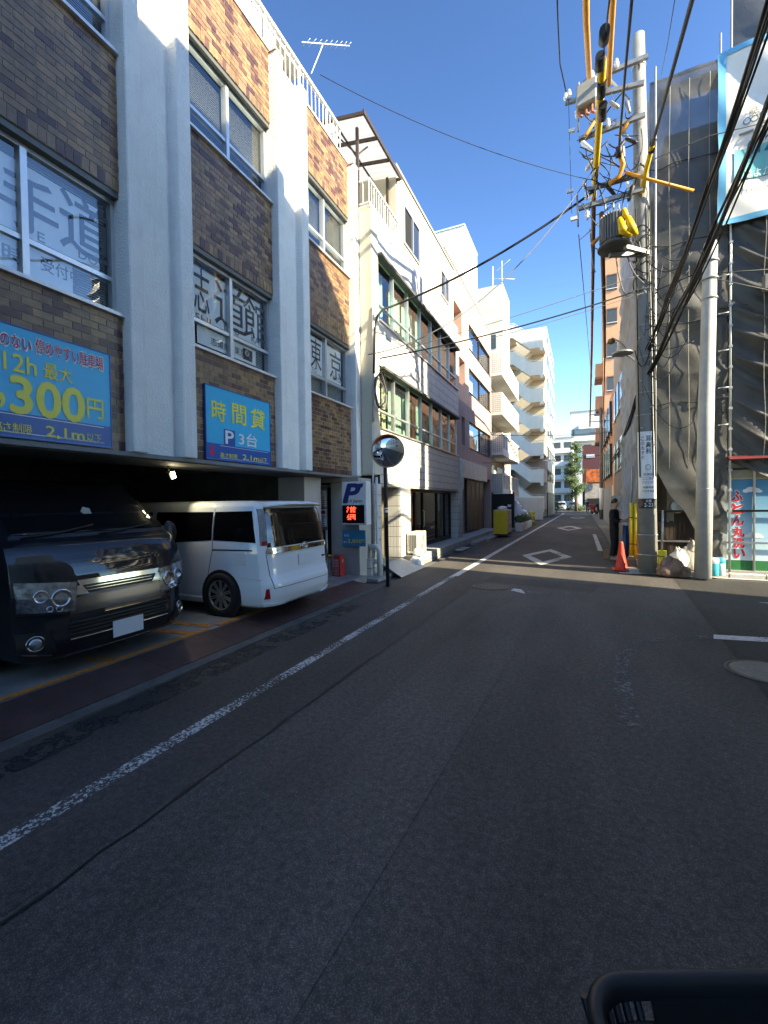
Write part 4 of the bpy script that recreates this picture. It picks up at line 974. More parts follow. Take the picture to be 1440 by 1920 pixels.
# ================================================================ stair building
sb = thing('stair_building', 'tall white block with zigzag open escape stairs facing the camera', 'building', (-5, 50, 0))
SW = mat('stair_white', (.70, .68, .62), .85, var=.05, vs=1.2, stain=.2)
SBG = mat('stair_beige', (.58, .53, .44), .9, var=.08)
XL, XRt, YS = -7.6, -3.38, 46.0
FH = 2.66
B('back_wall', SBG, sb, -12, XRt-.05, YS+2.6, YS+2.8, .06, 18.4)
B('core', SW, sb, -12, -3.30, YS+2.81, 62, .06, 19.1)
B('left_wall', SBG, sb, XL-.3, XL, YS, YS+2.59, .06, 20.0)
for i in range(7):
    zf = 2.5+i*FH
    fl = B('landing', SBG, sb, XL, -6.15, YS+.13, YS+2.59, zf-.2, zf)
    B('mid_landing', SBG, fl, -4.6, XRt, YS+.13, YS+2.59, zf-FH/2-.2, zf-FH/2)
    poly = [(XL, zf+1.0), (-6.2, zf+1.0), (-4.55, zf+1.0-FH/2), (XRt, zf+1.0-FH/2), (XRt, zf-.62-FH/2), (XRt-.32, zf-.62-FH/2), (XRt-.32, zf-.3-FH/2), (-4.65, zf-.3-FH/2), (-6.3, zf-.28), (XL, zf-.28)]
    MB().prism(poly, 'y', YS, YS+.125).build('parapet', SW, fl)
    MB().prism([(-6.2, zf-.02), (-4.6, zf-.02-FH/2), (-4.6, zf-.25-FH/2), (-6.2, zf-.25)], 'y', YS+.14, YS+1.25).build('flight', SBG, fl)
    if i < 6: MB().prism([(-4.6, zf+FH/2-.02-.0), (-6.2, zf-.02+.0), (-6.2, zf-.25), (-4.6, zf+FH/2-.25)], 'y', YS+1.35, YS+2.5).build('flight', SBG, fl)
    q = MB().tube([(XL, YS+.06, zf+1.16), (-6.2, YS+.06, zf+1.16), (-4.55, YS+.06, zf+1.16-FH/2), (XRt, YS+.06, zf+1.16-FH/2)], .035, 6); q.build('handrail', RAILW, fl)
    for xx, zz in ((-7.0, 1.0), (-6.2, 1.0), (-5.4, 1.0-.5*FH/2-.02), (-4.55, 1.0-FH/2), (-3.9, 1.0-FH/2)): MB().tube([(xx, YS+.06, zf+zz), (xx, YS+.06, zf+zz+.16)], .02, 5).build('rail_post', RAILW, fl)
    B('side_parapet', SW, fl, XRt-.001, XRt+.1, YS+.126, YS+2.6, zf-.3-FH/2, zf+1.0-FH/2)
    B('stair_door', mat('door_dark', (.07, .05, .045)), fl, -7.2, -6.5, YS+2.55, YS+2.598, zf+.01, zf+1.9)
FT = mat('facade_tile', (.50, .52, .50), .35, var=.25, vs=6)
for i in range(7):
    zf = 2.6+i*2.4
    B('tile_band', FT, sb, -3.30, -3.20, YS+2.81, 62, zf, zf+1.15)
    for k in range(3): B('window', mat('window_sky', (.10, .12, .13), .08, spec=.8), sb, -3.30, -3.23, YS+3.6+k*4.2, YS+6.4+k*4.2, zf+1.16, zf+2.34)
B('shop_band', mat('shop_dark', (.03, .03, .03), .5), sb, -3.30, -3.19, YS+2.81, 62, .07, 2.55)
B('roof_parapet', SW, sb, -12, -3.25, YS+2.81, 62, 19.1, 19.8)
lw = B('boundary_wall', mat('wall_offwhite', (.60, .59, .55), .85, var=.06, stain=.3), None, -5.5, -3.05, 40.4, 40.6, .06, 2.0); tag(lw, 'low off-white wall at the foot of the zigzag stairs', 'wall')

# ================================================================ right side: scaffolded building
YN = 12.0
sc = thing('scaffolded_house', 'old house wrapped in scaffolding behind dark netting on the corner', 'building', (5, 16, 0))
OLDW = mat('old_render', (.46, .40, .31), .9, var=.18, vs=2, bump=.2, stain=.5)
B('wall', OLDW, sc, 1.95, 9.0, 12.9, 21, .07, 10.4)
B('roof', mat('roof_edge', (.30, .28, .25)), sc, 1.9, 9.05, 12.85, 21, 10.4, 10.6)
for zz in (4.2, 6.9, 9.0):
    for xx in (2.3, 4.2, 6.2): B('window', mat('window_dark', (.06, .07, .075)), sc, xx, xx+1.2, 12.86, 12.898, zz, zz+1.2)
B('ground_opening', mat('door_dark', (.07, .05, .045)), sc, 2.1, 2.75, 12.86, 12.897, .07, 1.6)
def net_mat(name, col, trans):
    m = bpy.data.materials.new(name); m.use_nodes = True; t = m.node_tree; N = t.nodes; L = t.links; b = N['Principled BSDF']
    g = N.new('ShaderNodeNewGeometry'); nz = N.new('ShaderNodeTexNoise'); nz.inputs['Scale'].default_value = 1.7; nz.inputs['Detail'].default_value = 7; L.new(g.outputs['Position'], nz.inputs['Vector'])
    mr = N.new('ShaderNodeMapRange'); mr.inputs[1].default_value = .3; mr.inputs[2].default_value = .7; mr.inputs[3].default_value = .7; mr.inputs[4].default_value = 1.3; L.new(nz.outputs[0], mr.inputs[0])
    v = N.new('ShaderNodeVectorMath'); v.operation = 'SCALE'; v.inputs[0].default_value = col; L.new(mr.outputs[0], v.inputs['Scale']); L.new(v.outputs[0], b.inputs['Base Color'])
    b.inputs['Roughness'].default_value = .42; b.inputs['Specular IOR Level'].default_value = .6; b.inputs['Sheen Weight'].default_value = .9; b.inputs['Sheen Roughness'].default_value = .3
    tl = N.new('ShaderNodeBsdfTranslucent'); L.new(v.outputs[0], tl.inputs[0])
    m1 = N.new('ShaderNodeMixShader'); m1.inputs[0].default_value = .22; L.new(b.outputs[0], m1.inputs[1]); L.new(tl.outputs[0], m1.inputs[2])
    tr = N.new('ShaderNodeBsdfTransparent'); mx = N.new('ShaderNodeMixShader'); mx.inputs[0].default_value = trans
    L.new(m1.outputs[0], mx.inputs[1]); L.new(tr.outputs[0], mx.inputs[2]); L.new(mx.outputs[0], N['Material Output'].inputs[0])
    n2 = N.new('ShaderNodeTexNoise'); n2.inputs['Scale'].default_value = 22; n2.inputs['Detail'].default_value = 4; L.new(g.outputs['Position'], n2.inputs['Vector'])
    bp = N.new('ShaderNodeBump'); bp.inputs['Strength'].default_value = .12; bp.inputs['Distance'].default_value = .03; L.new(n2.outputs[0], bp.inputs['Height']); L.new(bp.outputs[0], b.inputs['Normal'])
    return m
NET = net_mat('scaffold_net', (.115, .112, .106), .17)
NETD = net_mat('scaffold_net_dense', (.065, .064, .062), .05)
def drape(name, m, parent, x0, x1, z0f, z1f, ties, seed, y=YN, swag=.5, amp=.05, folds=3, nx=46, nz=130, axis='y', flip=False):
    """hanging net tied at the heights in ties; folds fan out and droop from each tie"""
    rr = random.Random(seed); ties = sorted(ties); ph = [(rr.uniform(0, 6.28), rr.uniform(.7, 1.3), rr.uniform(.6, 1.3), rr.uniform(.75, 1.25)) for _ in range(len(ties)+2)]
    w_ = [(rr.uniform(.8, 9), rr.uniform(.8, 7), rr.uniform(0, 6.3)) for _ in range(9)]
    def fold(s, z):
        s = 1-s if flip else s
        dr = [t-swag*ph[k][3]*s*(1.25-.55*s) for k, t in enumerate(ties)]
        k = 0
        while k < len(dr) and z > dr[k]: k += 1
        lo = dr[k-1] if k > 0 else dr[0]-1.5; hi = dr[k] if k < len(dr) else dr[-1]+1.5
        v = max(0.0, min(1.0, (z-lo)/max(.05, hi-lo))); p, f, a, _ = ph[k]
        q = v**.75*folds*f*math.pi
        r = (1-abs(math.sin(q+p*.2)))**1.7
        return a*amp*(s**.7)*(r*1.6-.4+.35*math.sin(q*2.3+p+s*4))*min(1, v*5, (1-v)*6+.15)
    rows = []
    for i in range(nz+1):
        row = []
        for j in range(nx+1):
            s = j/nx; x = x0+(x1-x0)*s
            zl = z0f(s) if callable(z0f) else z0f; zh = z1f(s) if callable(z1f) else z1f
            z = zl+(zh-zl)*i/nz
            d = fold(s, z)
            for kx, kz, pz in w_: d += .006*math.sin(x*kx+z*kz+pz)
            d += .05*math.sin(math.pi*s)
            row.append((x, y-d, z) if axis == 'y' else (y-d, x, z))
        rows.append(row)
    return MB().grid(rows).build(name, m, parent, fix=False)
nt = thing('scaffold_net', 'dark grey mesh netting draped in folds over the corner scaffold', 'netting', (4, 12, 2))
drape('net_sheet', NET, nt, 1.47, 2.95, lambda s: .95+1.6*max(0, .62-s)*1.6+.05*math.sin(s*17), 11.32, (2.2, 3.9, 5.7, 7.5, 9.3, 11.25), 3, swag=.25, amp=.035, folds=2)
drape('net_sheet', NETD, nt, 3.0, 4.6, lambda s: 2.5-.35*math.sin(s*math.pi)+.05*math.sin(s*9), 8.0, (2.9, 4.25, 5.6, 6.9, 8.0), 5, swag=1.25, amp=.17, folds=2.6, nx=80, nz=170)
drape('net_sheet', NETD, nt, 4.62, 9.0, 2.4, 11.32, (3, 5, 7, 9, 11), 8, swag=.8, amp=.15, folds=3)
drape('net_sheet', NETD, nt, 3.0, 4.6, lambda s: 11.35, lambda s: 12.6+.4*s, (12.3,), 15, nz=30, amp=.04)
drape('net_sheet', NET, nt, 3.0, 4.6, 8.02, 11.34, (8.3, 10, 11.3), 16, nz=30, y=YN+.12, amp=.03)
drape('net_sheet', NETD, nt, 12.06, 20.5, lambda s: .7, 11.3, (3, 5, 7, 9, 11), 9, y=1.5, swag=.4, amp=.07, folds=3, axis='x', nx=70)
drape('net_strip', NET, nt, 2.62, 2.96, .35, 2.6, (1.2, 2.4), 12, y=YN+.03, amp=.05, nx=14, nz=40, flip=True)
for zz in (3.9, 5.7, 7.5, 9.3):
    MB().tube([(1.47+1.48*i/12, YN-.075-.03*math.sin(i*1.3+zz), zz+.03*math.sin(i*.9+zz)) for i in range(13)], .012, 6).build('seam_rope', mat('rope_dark', (.03, .03, .03), .9), nt)
for xx in (1.85, 2.22, 2.6):
    MB().tube([(xx+.01*math.sin(i), YN-.085-.02*math.sin(i*.8+xx*5), 2.4+i*.62) for i in range(15)], .006, 5).build('lacing_cord', mat('rope_pale', (.34, .33, .30), .9), nt)
for xx in (3.55, 4.1):
    MB().tube([(xx+.02*math.sin(i*1.1), YN-.15-.06*math.sin(i*.8+xx*5), 2.5+i*.4) for i in range(14)], .006, 5).build('lacing_cord', mat('rope_pale', (.34, .33, .30), .9), nt)
# scaffold tubes
sf_ = thing('scaffold', 'galvanised tube scaffold standing against the corner house', 'scaffold', (4, 12.2, 0))
GAL = mat('scaffold_tube', (.50, .51, .52), .4, .7, var=.12, vs=8)
for xx, zt_ in ((1.58, 11.6), (2.985, 12.9), (3.45, 11.2), (4.61, 13.2), (6.2, 12.4), (7.8, 12.4), (9.0, 12)):
    MB().tube([(xx, YN-.06 if xx < 3.1 else YN+.07, .07), (xx, YN-.06 if xx < 3.1 else YN+.07, zt_)], .024, 8).build('standard', GAL, sf_)
    MB().tube([(xx, YN+.75, .07), (xx, YN+.75, zt_-.4)], .024, 8).build('standard', GAL, sf_)
for yy in (14, 16, 18, 20): MB().tube([(1.58, yy, .07), (1.58, yy, 11.4)], .024, 8).build('standard', GAL, sf_)
for zz in (.72, 1.42, 2.35, 4.1, 5.9, 7.7, 9.5, 11.3):
    MB().tube([(1.5, YN+.02, zz), (9, YN+.02, zz)], .024, 8).build('ledger', GAL if zz < 1.2 else M_black(), sf_)
    if zz > 2: B('walkway', M_steel(), sf_, 1.7, 9, YN+.12, YN+.62, zz-.12, zz-.08)
MB().tube([(1.62, YN+.02, .72), (1.62, YN+.75, .72)], .024, 8).build('transom', GAL, sf_)
for zz in [.5+.45*i for i in range(24)]:
    MB().box(2.955, 3.02, YN-.10, YN-.03, zz, zz+.05).build('clamp', M_steel(), sf_)
B('ledge_beam', mat('ledge_grey', (.20, .20, .20), .6), sf_, 3.5, 9, YN-.35, YN-.15, 6.05, 6.35)
# banner
bn = thing('contractor_banner', 'large white renovation banner with blue border and aqua lettering on the scaffold', 'banner', (4, 11.8, 8))
BANW = mat('banner_white', (.74, .73, .68), .6, var=.05, vs=3)
BANB = mat('banner_blue', (.10, .38, .62), .6, var=.06)
YBn = 11.80
def bann(x, z):
    return YBn+.05*math.sin(x*2.1+z*.8)+.035*math.sin(z*3.1-x*1.7)-.06*math.sin((z-8)/3.4*math.pi)+.03*math.sin(x*5+z*4)
def bsheet(name, m, x0, x1, z0, z1, off, nx=40, nz=50):
    rows = [[(x0+(x1-x0)*j/nx, bann(x0+(x1-x0)*j/nx, z0+(z1-z0)*i/nz)-off, z0+(z1-z0)*i/nz) for j in range(nx+1)] for i in range(nz+1)]
    return MB().grid(rows).build(name, m, bn, fix=False)
ZB0, ZB1 = 7.62, 11.28
bsheet('sheet', BANW, 2.72, 6.4, ZB0, ZB1, 0)
bsheet('border', BANB, 2.72, 2.86, ZB0, ZB1, .02, 12); bsheet('border', BANB, 2.87, 6.4, ZB1-.11, ZB1, .02, 40, 6); bsheet('border', BANB, 2.87, 6.4, ZB0, ZB0+.12, .02, 40, 6)
AQUA = mat('banner_aqua', (.16, .50, .52), .6, var=.06)
INKN = mat('banner_grey', (.25, .24, .22), .6); INKB = mat('banner_navy', (.03, .12, .28), .6)
def bend(o):
    for v in o.data.vertices: v.co.y = bann(v.co.x, v.co.z)-.03
    return o
def bt(s, m, *a, **k):
    o = text('lettering', s, m, bn, *a, **k)
    bend(o)
bt('装・防', INKN, (3.516, 11.800, 9.769), (1, 0, 0), (0, 0, 1), 0.562, 0.252, bold=.01)
bt('ータル', INKN, (3.487, 11.800, 9.396), (1, 0, 0), (0, 0, 1), 0.828, 0.352, bold=.015)
bt('012', INKB, (3.423, 11.800, 9.089), (1, 0, 0), (0, 0, 1), 0.408, 0.276, bold=.01)
q = MB()
for cx in (3.20, 3.32):
    q.tube([(cx+.06*math.cos(a*math.pi/8), 11.7, 9.62+.06*math.sin(a*math.pi/8)) for a in range(17)], .012, 5, False)
bend(q.build('dial_mark', INKB, bn))
bsheet('aqua_panel', AQUA, 3.0, 6.2, 8.5, 9.1, .02, 40, 12)
bt('はよか', BANW, (3.427, 11.780, 8.589), (1, 0, 0), (0, 0, 1), 0.461, 0.165, bold=.01, ext=.008)
bt('ご相談', BANW, (3.310, 11.780, 8.316), (1, 0, 0), (0, 0, 1), 0.698, 0.144, bold=.008, ext=.008)
bend(MB().lathe([(.55, 0), (.55, .004)], (4.35, 11.7, 10.55), 32, (0, -1, 0)).build('logo_disc', mat('banner_teal2', (.03, .33, .52), .6), bn))
# mural wall
mw = thing('mural_wall', 'painted shop wall with sky, clouds and big red vertical characters', 'wall', (4, 12.2, .1))
MUR = bpy.data.materials.new('mural_paint'); MUR.use_nodes = True
_t = MUR.node_tree; N_ = _t.nodes; _g = N_.new('ShaderNodeNewGeometry'); _sp = N_.new('ShaderNodeSeparateXYZ'); _cr = N_.new('ShaderNodeValToRGB'); _mr = N_.new('ShaderNodeMapRange')
_nz = N_.new('ShaderNodeTexNoise'); _nz.inputs['Scale'].default_value = 1.5; _nz.inputs['Detail'].default_value = 6; _ad = N_.new('ShaderNodeMath'); _ad.operation = 'MULTIPLY_ADD'; _ad.inputs[1].default_value = .35
_t.links.new(_g.outputs['Position'], _sp.inputs[0]); _t.links.new(_g.outputs['Position'], _nz.inputs['Vector']); _t.links.new(_nz.outputs[0], _ad.inputs[0]); _t.links.new(_sp.outputs['Z'], _ad.inputs[2])
_mr.inputs[1].default_value = .3; _mr.inputs[2].default_value = 2.2; _t.links.new(_ad.outputs[0], _mr.inputs[0]); _t.links.new(_mr.outputs[0], _cr.inputs[0])
_e = _cr.color_ramp.elements; _e[0].position = .05; _e[0].color = (.62, .74, .78, 1); _e[1].position = .95; _e[1].color = (.05, .22, .38, 1); _q = _e.new(.5); _q.color = (.30, .52, .66, 1)
_t.links.new(_cr.outputs[0], N_['Principled BSDF'].inputs['Base Color']); N_['Principled BSDF'].inputs['Roughness'].default_value = .55
YM = 12.10
B('panel', MUR, mw, 2.9, 7, YM, YM+.12, .32, 2.10)
B('grass_band', mat('mural_green', (.02, .16, .045), .6, var=.15, vs=6), mw, 2.9, 7, YM-.002, YM+.118, .10, .318)
B('footing', KERB, mw, 2.85, 7, YM-.06, YM+.12, .06, .099)
MRED = mat('mural_red', (.55, .03, .05), .5, var=.1); MW = mat('mural_cloud', (.74, .76, .76), .6, var=.05)
for i, ch in enumerate('ふとん丸洗い'):
    pos = [((3.155, 12.098, 1.749), (1, 0, 0), (0, 0, 1), 0.191, 0.225), ((3.161, 12.098, 1.476), (1, 0, 0), (0, 0, 1), 0.200, 0.214), ((3.171, 12.098, 1.215), (1, 0, 0), (0, 0, 1), 0.200, 0.214), ((3.182, 12.098, 0.954), (1, 0, 0), (0, 0, 1), 0.200, 0.214), ((3.187, 12.098, 0.711), (1, 0, 0), (0, 0, 1), 0.191, 0.214), ((3.197, 12.098, 0.473), (1, 0, 0), (0, 0, 1), 0.191, 0.190)][i]
    text('lettering_outline', ch, MW, mw, *pos, bold=.12, ext=.001)
    text('lettering', ch, MRED, mw, *pos, bold=.06, ext=.004)
for cx, cz, s_ in ((3.42, 1.86, .12), (3.45, .86, .12), (4.2, 1.5, .15)):
    q = MB()
    for dx, dz, r_ in ((-.9, 0, .5), (-.2, .25, .7), (.6, .1, .6), (1.1, -.1, .4)): q.disc((cx+dx*s_, YM-.003-abs(dx)*.001, cz+dz*s_), r_*s_, (0, -1, 0), 14, .7)
    stuff(q.build('cloud', MW, mw, fix=False))
B('window_band', mat('shop_beige', (.42, .37, .28), .8, var=.1), mw, 2.9, 7, YM-.01, YM+.3, 2.11, 2.50)
for k in range(4): B('window', mat('shop_glass', (.30, .27, .20), .15), mw, 3.05+k*.75, 3.65+k*.75, YM-.03, YM-.012, 2.15, 2.42)
q = MB().prism([(YM-.30, 2.55), (YM-.28, 2.52), (YM, 2.62), (YM, 2.68)], 'x', 2.95, 7); q.build('awning', mat('awning_red', (.12, .015, .02), .7), mw)
# ================================================================ the rest of the right-hand row
nb = thing('narrow_building', 'narrow grey building with tangled pipes behind the utility pole', 'building', (4, 24, 0))
B('wall', mat('grey_render', (.30, .29, .275), .85, var=.12, vs=1.5, stain=.4), nb, 1.7, 8, 21.3, 28.3, .07, 9.6)
for k in range(3):
    for i in range(2):
        w = B('window', mat('window_dark', (.06, .07, .075)), nb, 1.64, 1.698, 22+k*2.1, 23.2+k*2.1, 3.2+i*2.8, 4.6+i*2.8)
        B('frame', M_alu(), w, 1.62, 1.66, 21.95+k*2.1, 23.25+k*2.1, 3.12+i*2.8, 3.19+i*2.8)
    B('meter', M_steel(), nb, 1.45, 1.695, 22.3+k*2, 22.8+k*2, 1.2, 1.9)
ot = thing('orange_tile_building', 'low orange tiled building with louvred windows on the right side', 'building', (4, 35, 0))
B('wall', mat('orange_tile', (.42, .17, .075), .6, var=.18, vs=9), ot, 1.75, 8, 29.9, 39.8, .07, 8.4)
B('ground_band', mat('grey_render', (.30, .29, .275)), ot, 1.68, 1.749, 29.9, 39.8, .07, 2.6)
for k in range(4):
    for i in range(2):
        w = B('window', mat('window_dark', (.06, .07, .075)), ot, 1.60, 1.748, 30.6+k*2.3, 31.6+k*2.3, 3.2+i*2.6, 5.2+i*2.6)
        B('shutter', M_black(), w, 1.52, 1.599, 30.55+k*2.3, 31.65+k*2.3, 3.15+i*2.6, 3.3+i*2.6)
oa = thing('orange_apartment_tower', 'tall terracotta apartment tower with a column of small dark windows', 'building', (4, 46, 0))
TERR = mat('terracotta_render', (.52, .28, .17), .85, var=.07, vs=2, stain=.15)
xa, xb = (1.670, 40.200, 16.360)[0], 8.5
B('wall', TERR, oa, xa, xb, 40.2, 43.4, .07, 24.6)
B('rear_wing', TERR, oa, xa+.3, xb, 43.41, 56, .07, 9.6)
wx0, wx1 = (1.941, 40.200, 16.311)[0], (2.669, 40.200, 16.178)[0]
for i in range(7):
    z0 = 5.0+i*2.72
    w = B('window', mat('window_dark', (.06, .07, .075)), oa, wx0, wx1, 40.16, 40.198, z0, z0+1.25)
    B('guard_rail', RAILW, w, wx0-.05, wx1+.05, 40.08, 40.11, z0+.12, z0+.16); B('frame', mat('terracotta_trim', (.30, .16, .10), .8), w, wx0-.06, wx1+.06, 40.12, 40.159, z0+1.25, z0+1.33)
for z0 in (6.6, 9.3, 12.0):
    bl = B('balcony', TERR, oa, xa-.55, xa-.002, 41.0, 43.3, z0, z0+1.1)
    B('slab', mat('terracotta_trim', (.30, .16, .10)), bl, xa-.6, xa-.002, 40.95, 43.35, z0-.14, z0-.001)
for k in range(4):
    for i in range(3): B('side_window', mat('window_dark', (.06, .07, .075)), oa, xa+.27, xa+.299, 46+k*2, 47.2+k*2, 1.2+i*2.72, 2.6+i*2.72)
# building behind the camera's right shoulder: its slanted top shades the brick facade and the street
sbh = thing('corner_block', 'tall grey corner block with slanted top across the side street', 'building', (10, 0, 0))
GB = mat('corner_render', (.40, .39, .37), .85, var=.06, stain=.2)
XC = 5.2
def sx(y, z, xw=-4.82):
    """where the sun ray through (xw, y, z) on the facade meets the plane x = XC"""
    t_ = (XC-xw)/SUN_TO.x; return (y+SUN_TO.y*t_, z+SUN_TO.z*t_)
pA, pB, pC, pD = sx(5.6, 7.75), sx(7.6, 7.05), sx(8.75, 6.0), sx(9.2, 4.9)
MB().prism([(-40, .0), (pD[0], .0), (pD[0], pD[1]), (pC[0], pC[1]), (pB[0], pB[1]), (pA[0], pA[1]), (-40, pA[1])], 'x', XC, XC+9).build('body', GB, sbh)
for i in range(4):
    for k in range(8):
        w = B('window', mat('window_sky', (.10, .12, .13)), sbh, XC-.03, XC-.001, -20+k*3.1, -18+k*3.1, 2.9+i*2.5, 4.3+i*2.5)
B('unseen_shade_block', GB, sbh, XC-1.0, XC-.001, pD[0]-4.0, pD[0]+1.25, 0, 2.9)  # added low block, out of view, whose shadow trims the sunlit road strip
# ================================================================ far end of the street
def far_block(name, label, x0, x1, y0, y1, h, m, floors, fh, z0, cols, wm, wfrac=.62, rail=None):
    t = thing(name, label, 'building', ((x0+x1)/2, y0, 0))
    B('wall', m, t, x0, x1, y0, y1, 0, h)
    B('roof', mat('roof_edge', (.30, .28, .25)), t, x0-.15, x1+.15, y0-.15, y1, h, h+.25)
    cw = (x1-x0)/cols; floors = min(floors, int((h-z0)/fh+.4))
    for i in range(floors):
        for k in range(cols):
            w = B('window', wm, t, x0+cw*k+cw*(1-wfrac)/2, x0+cw*k+cw*(1+wfrac)/2, y0-.06, y0-.002, z0+i*fh, z0+i*fh+fh*.48)
        if rail: B('balcony', rail, t, x0+.1, x1-.1, y0-1.0, y0-.07, z0+i*fh-fh*.38, z0+i*fh-.05)
    return t
WHF = mat('far_white', (.70, .71, .70), .85, var=.05, stain=.15); WDK = mat('window_dark', (.06, .07, .075))
a = (-5.245, 92.000, 5.753); b2 = (-2.034, 92.000, 12.845)
far_block('balcony_apartments', 'distant white apartment house with rows of dark balconies left of the tree', a[0], b2[0]+.6, 92, 104, (-3.751, 92.000, 13.790)[2], WHF, 6, 2.55, 1.6, 2, WDK, .7, mat('far_rail', (.66, .67, .67), .8))
a = (-2.206, 110.000, 15.010); b2 = (6.523, 110.000, 14.413)
fb = far_block('grey_block', 'distant pale grey block with glazed balcony above the maroon house', a[0], b2[0]+3, 110, 125, (0.059, 110.000, 21.892)[2], mat('far_grey', (.55, .57, .58), .8, var=.06), 5, 3.6, 9, 5, WDK, .7)
B('glazed_balcony', mat('far_glass', (.08, .10, .12), .1, spec=.8), fb, (-1.382, 108.000, 17.113)[0], b2[0]+3, 107.6, 108, (0.040, 108.000, 16.048)[2], (0.045, 108.000, 17.478)[2])
B('balcony_slab', WHF, fb, (-1.935, 108.000, 17.156)[0], b2[0]+3, 107.5, 109.99, (0.036, 108.000, 14.975)[2], (0.040, 108.000, 16.012)[2])
B('parapet_step', WHF, fb, (-0.504, 109.000, 18.391)[0], b2[0]+3, 109, 109.98, (1.141, 109.000, 17.895)[2], (1.144, 109.000, 18.852)[2])
a = (0.180, 86.000, 5.319); b2 = (3.768, 86.000, 8.934)
mb_ = thing('maroon_house', 'distant maroon metal-clad house with one small window', 'building', (a[0], 86, 0))
B('wall', mat('maroon_cladding', (.10, .028, .03), .6, var=.12), mb_, a[0], b2[0]+2, 86, 91, 0, (1.748, 86.000, 11.398)[2])
B('window', mat('far_window_pale', (.45, .50, .52), .2), mb_, (0.799, 86.000, 9.566)[0], (2.168, 86.000, 9.490)[0], 85.9, 85.99, (1.314, 86.000, 9.254)[2], (1.316, 86.000, 9.821)[2])
B('shop', mat('far_shop', (.34, .30, .26), .8, var=.3, vs=2), mb_, a[0]+.4, b2[0]+2, 84.6, 85.99, 0, (1.709, 85.000, 4.572)[2])
B('shop_opening', M_dark(), mb_, a[0]+.8, b2[0]+1.5, 84.5, 84.59, 0, 2.0)
rs = thing('rusty_billboard', 'rust-streaked orange billboard on the front of the maroon house', 'billboard', (a[0], 84, 5))
RUST = mat('rusted_sheet', (.50, .12, .035), .8, var=.75, vs=1.6, stain=.9)
B('sheet', RUST, rs, (0.771, 84.000, 6.142)[0], (3.755, 84.000, 6.028)[0], 83.9, 84, (1.689, 84.000, 4.815)[2], (1.695, 84.000, 7.029)[2])
B('frame', BRN, rs, (0.728, 84.000, 6.144)[0], (3.755, 84.000, 6.028)[0], 84.01, 84.15, (1.689, 84.000, 4.723)[2], (1.696, 84.000, 7.121)[2])
far_block('far_left_house', 'plain distant house beside the stair building end', -20, -3.6, 66, 69.5, 7.5, mat('far_tan', (.40, .37, .32), .85), 2, 2.8, 1.2, 5, WDK)
far_block('far_right_house', 'distant tan house at the right end of the street', 5.6, 22, 58, 69, 9, mat('far_tan', (.40, .37, .32)), 3, 2.8, 1.5, 5, WDK)

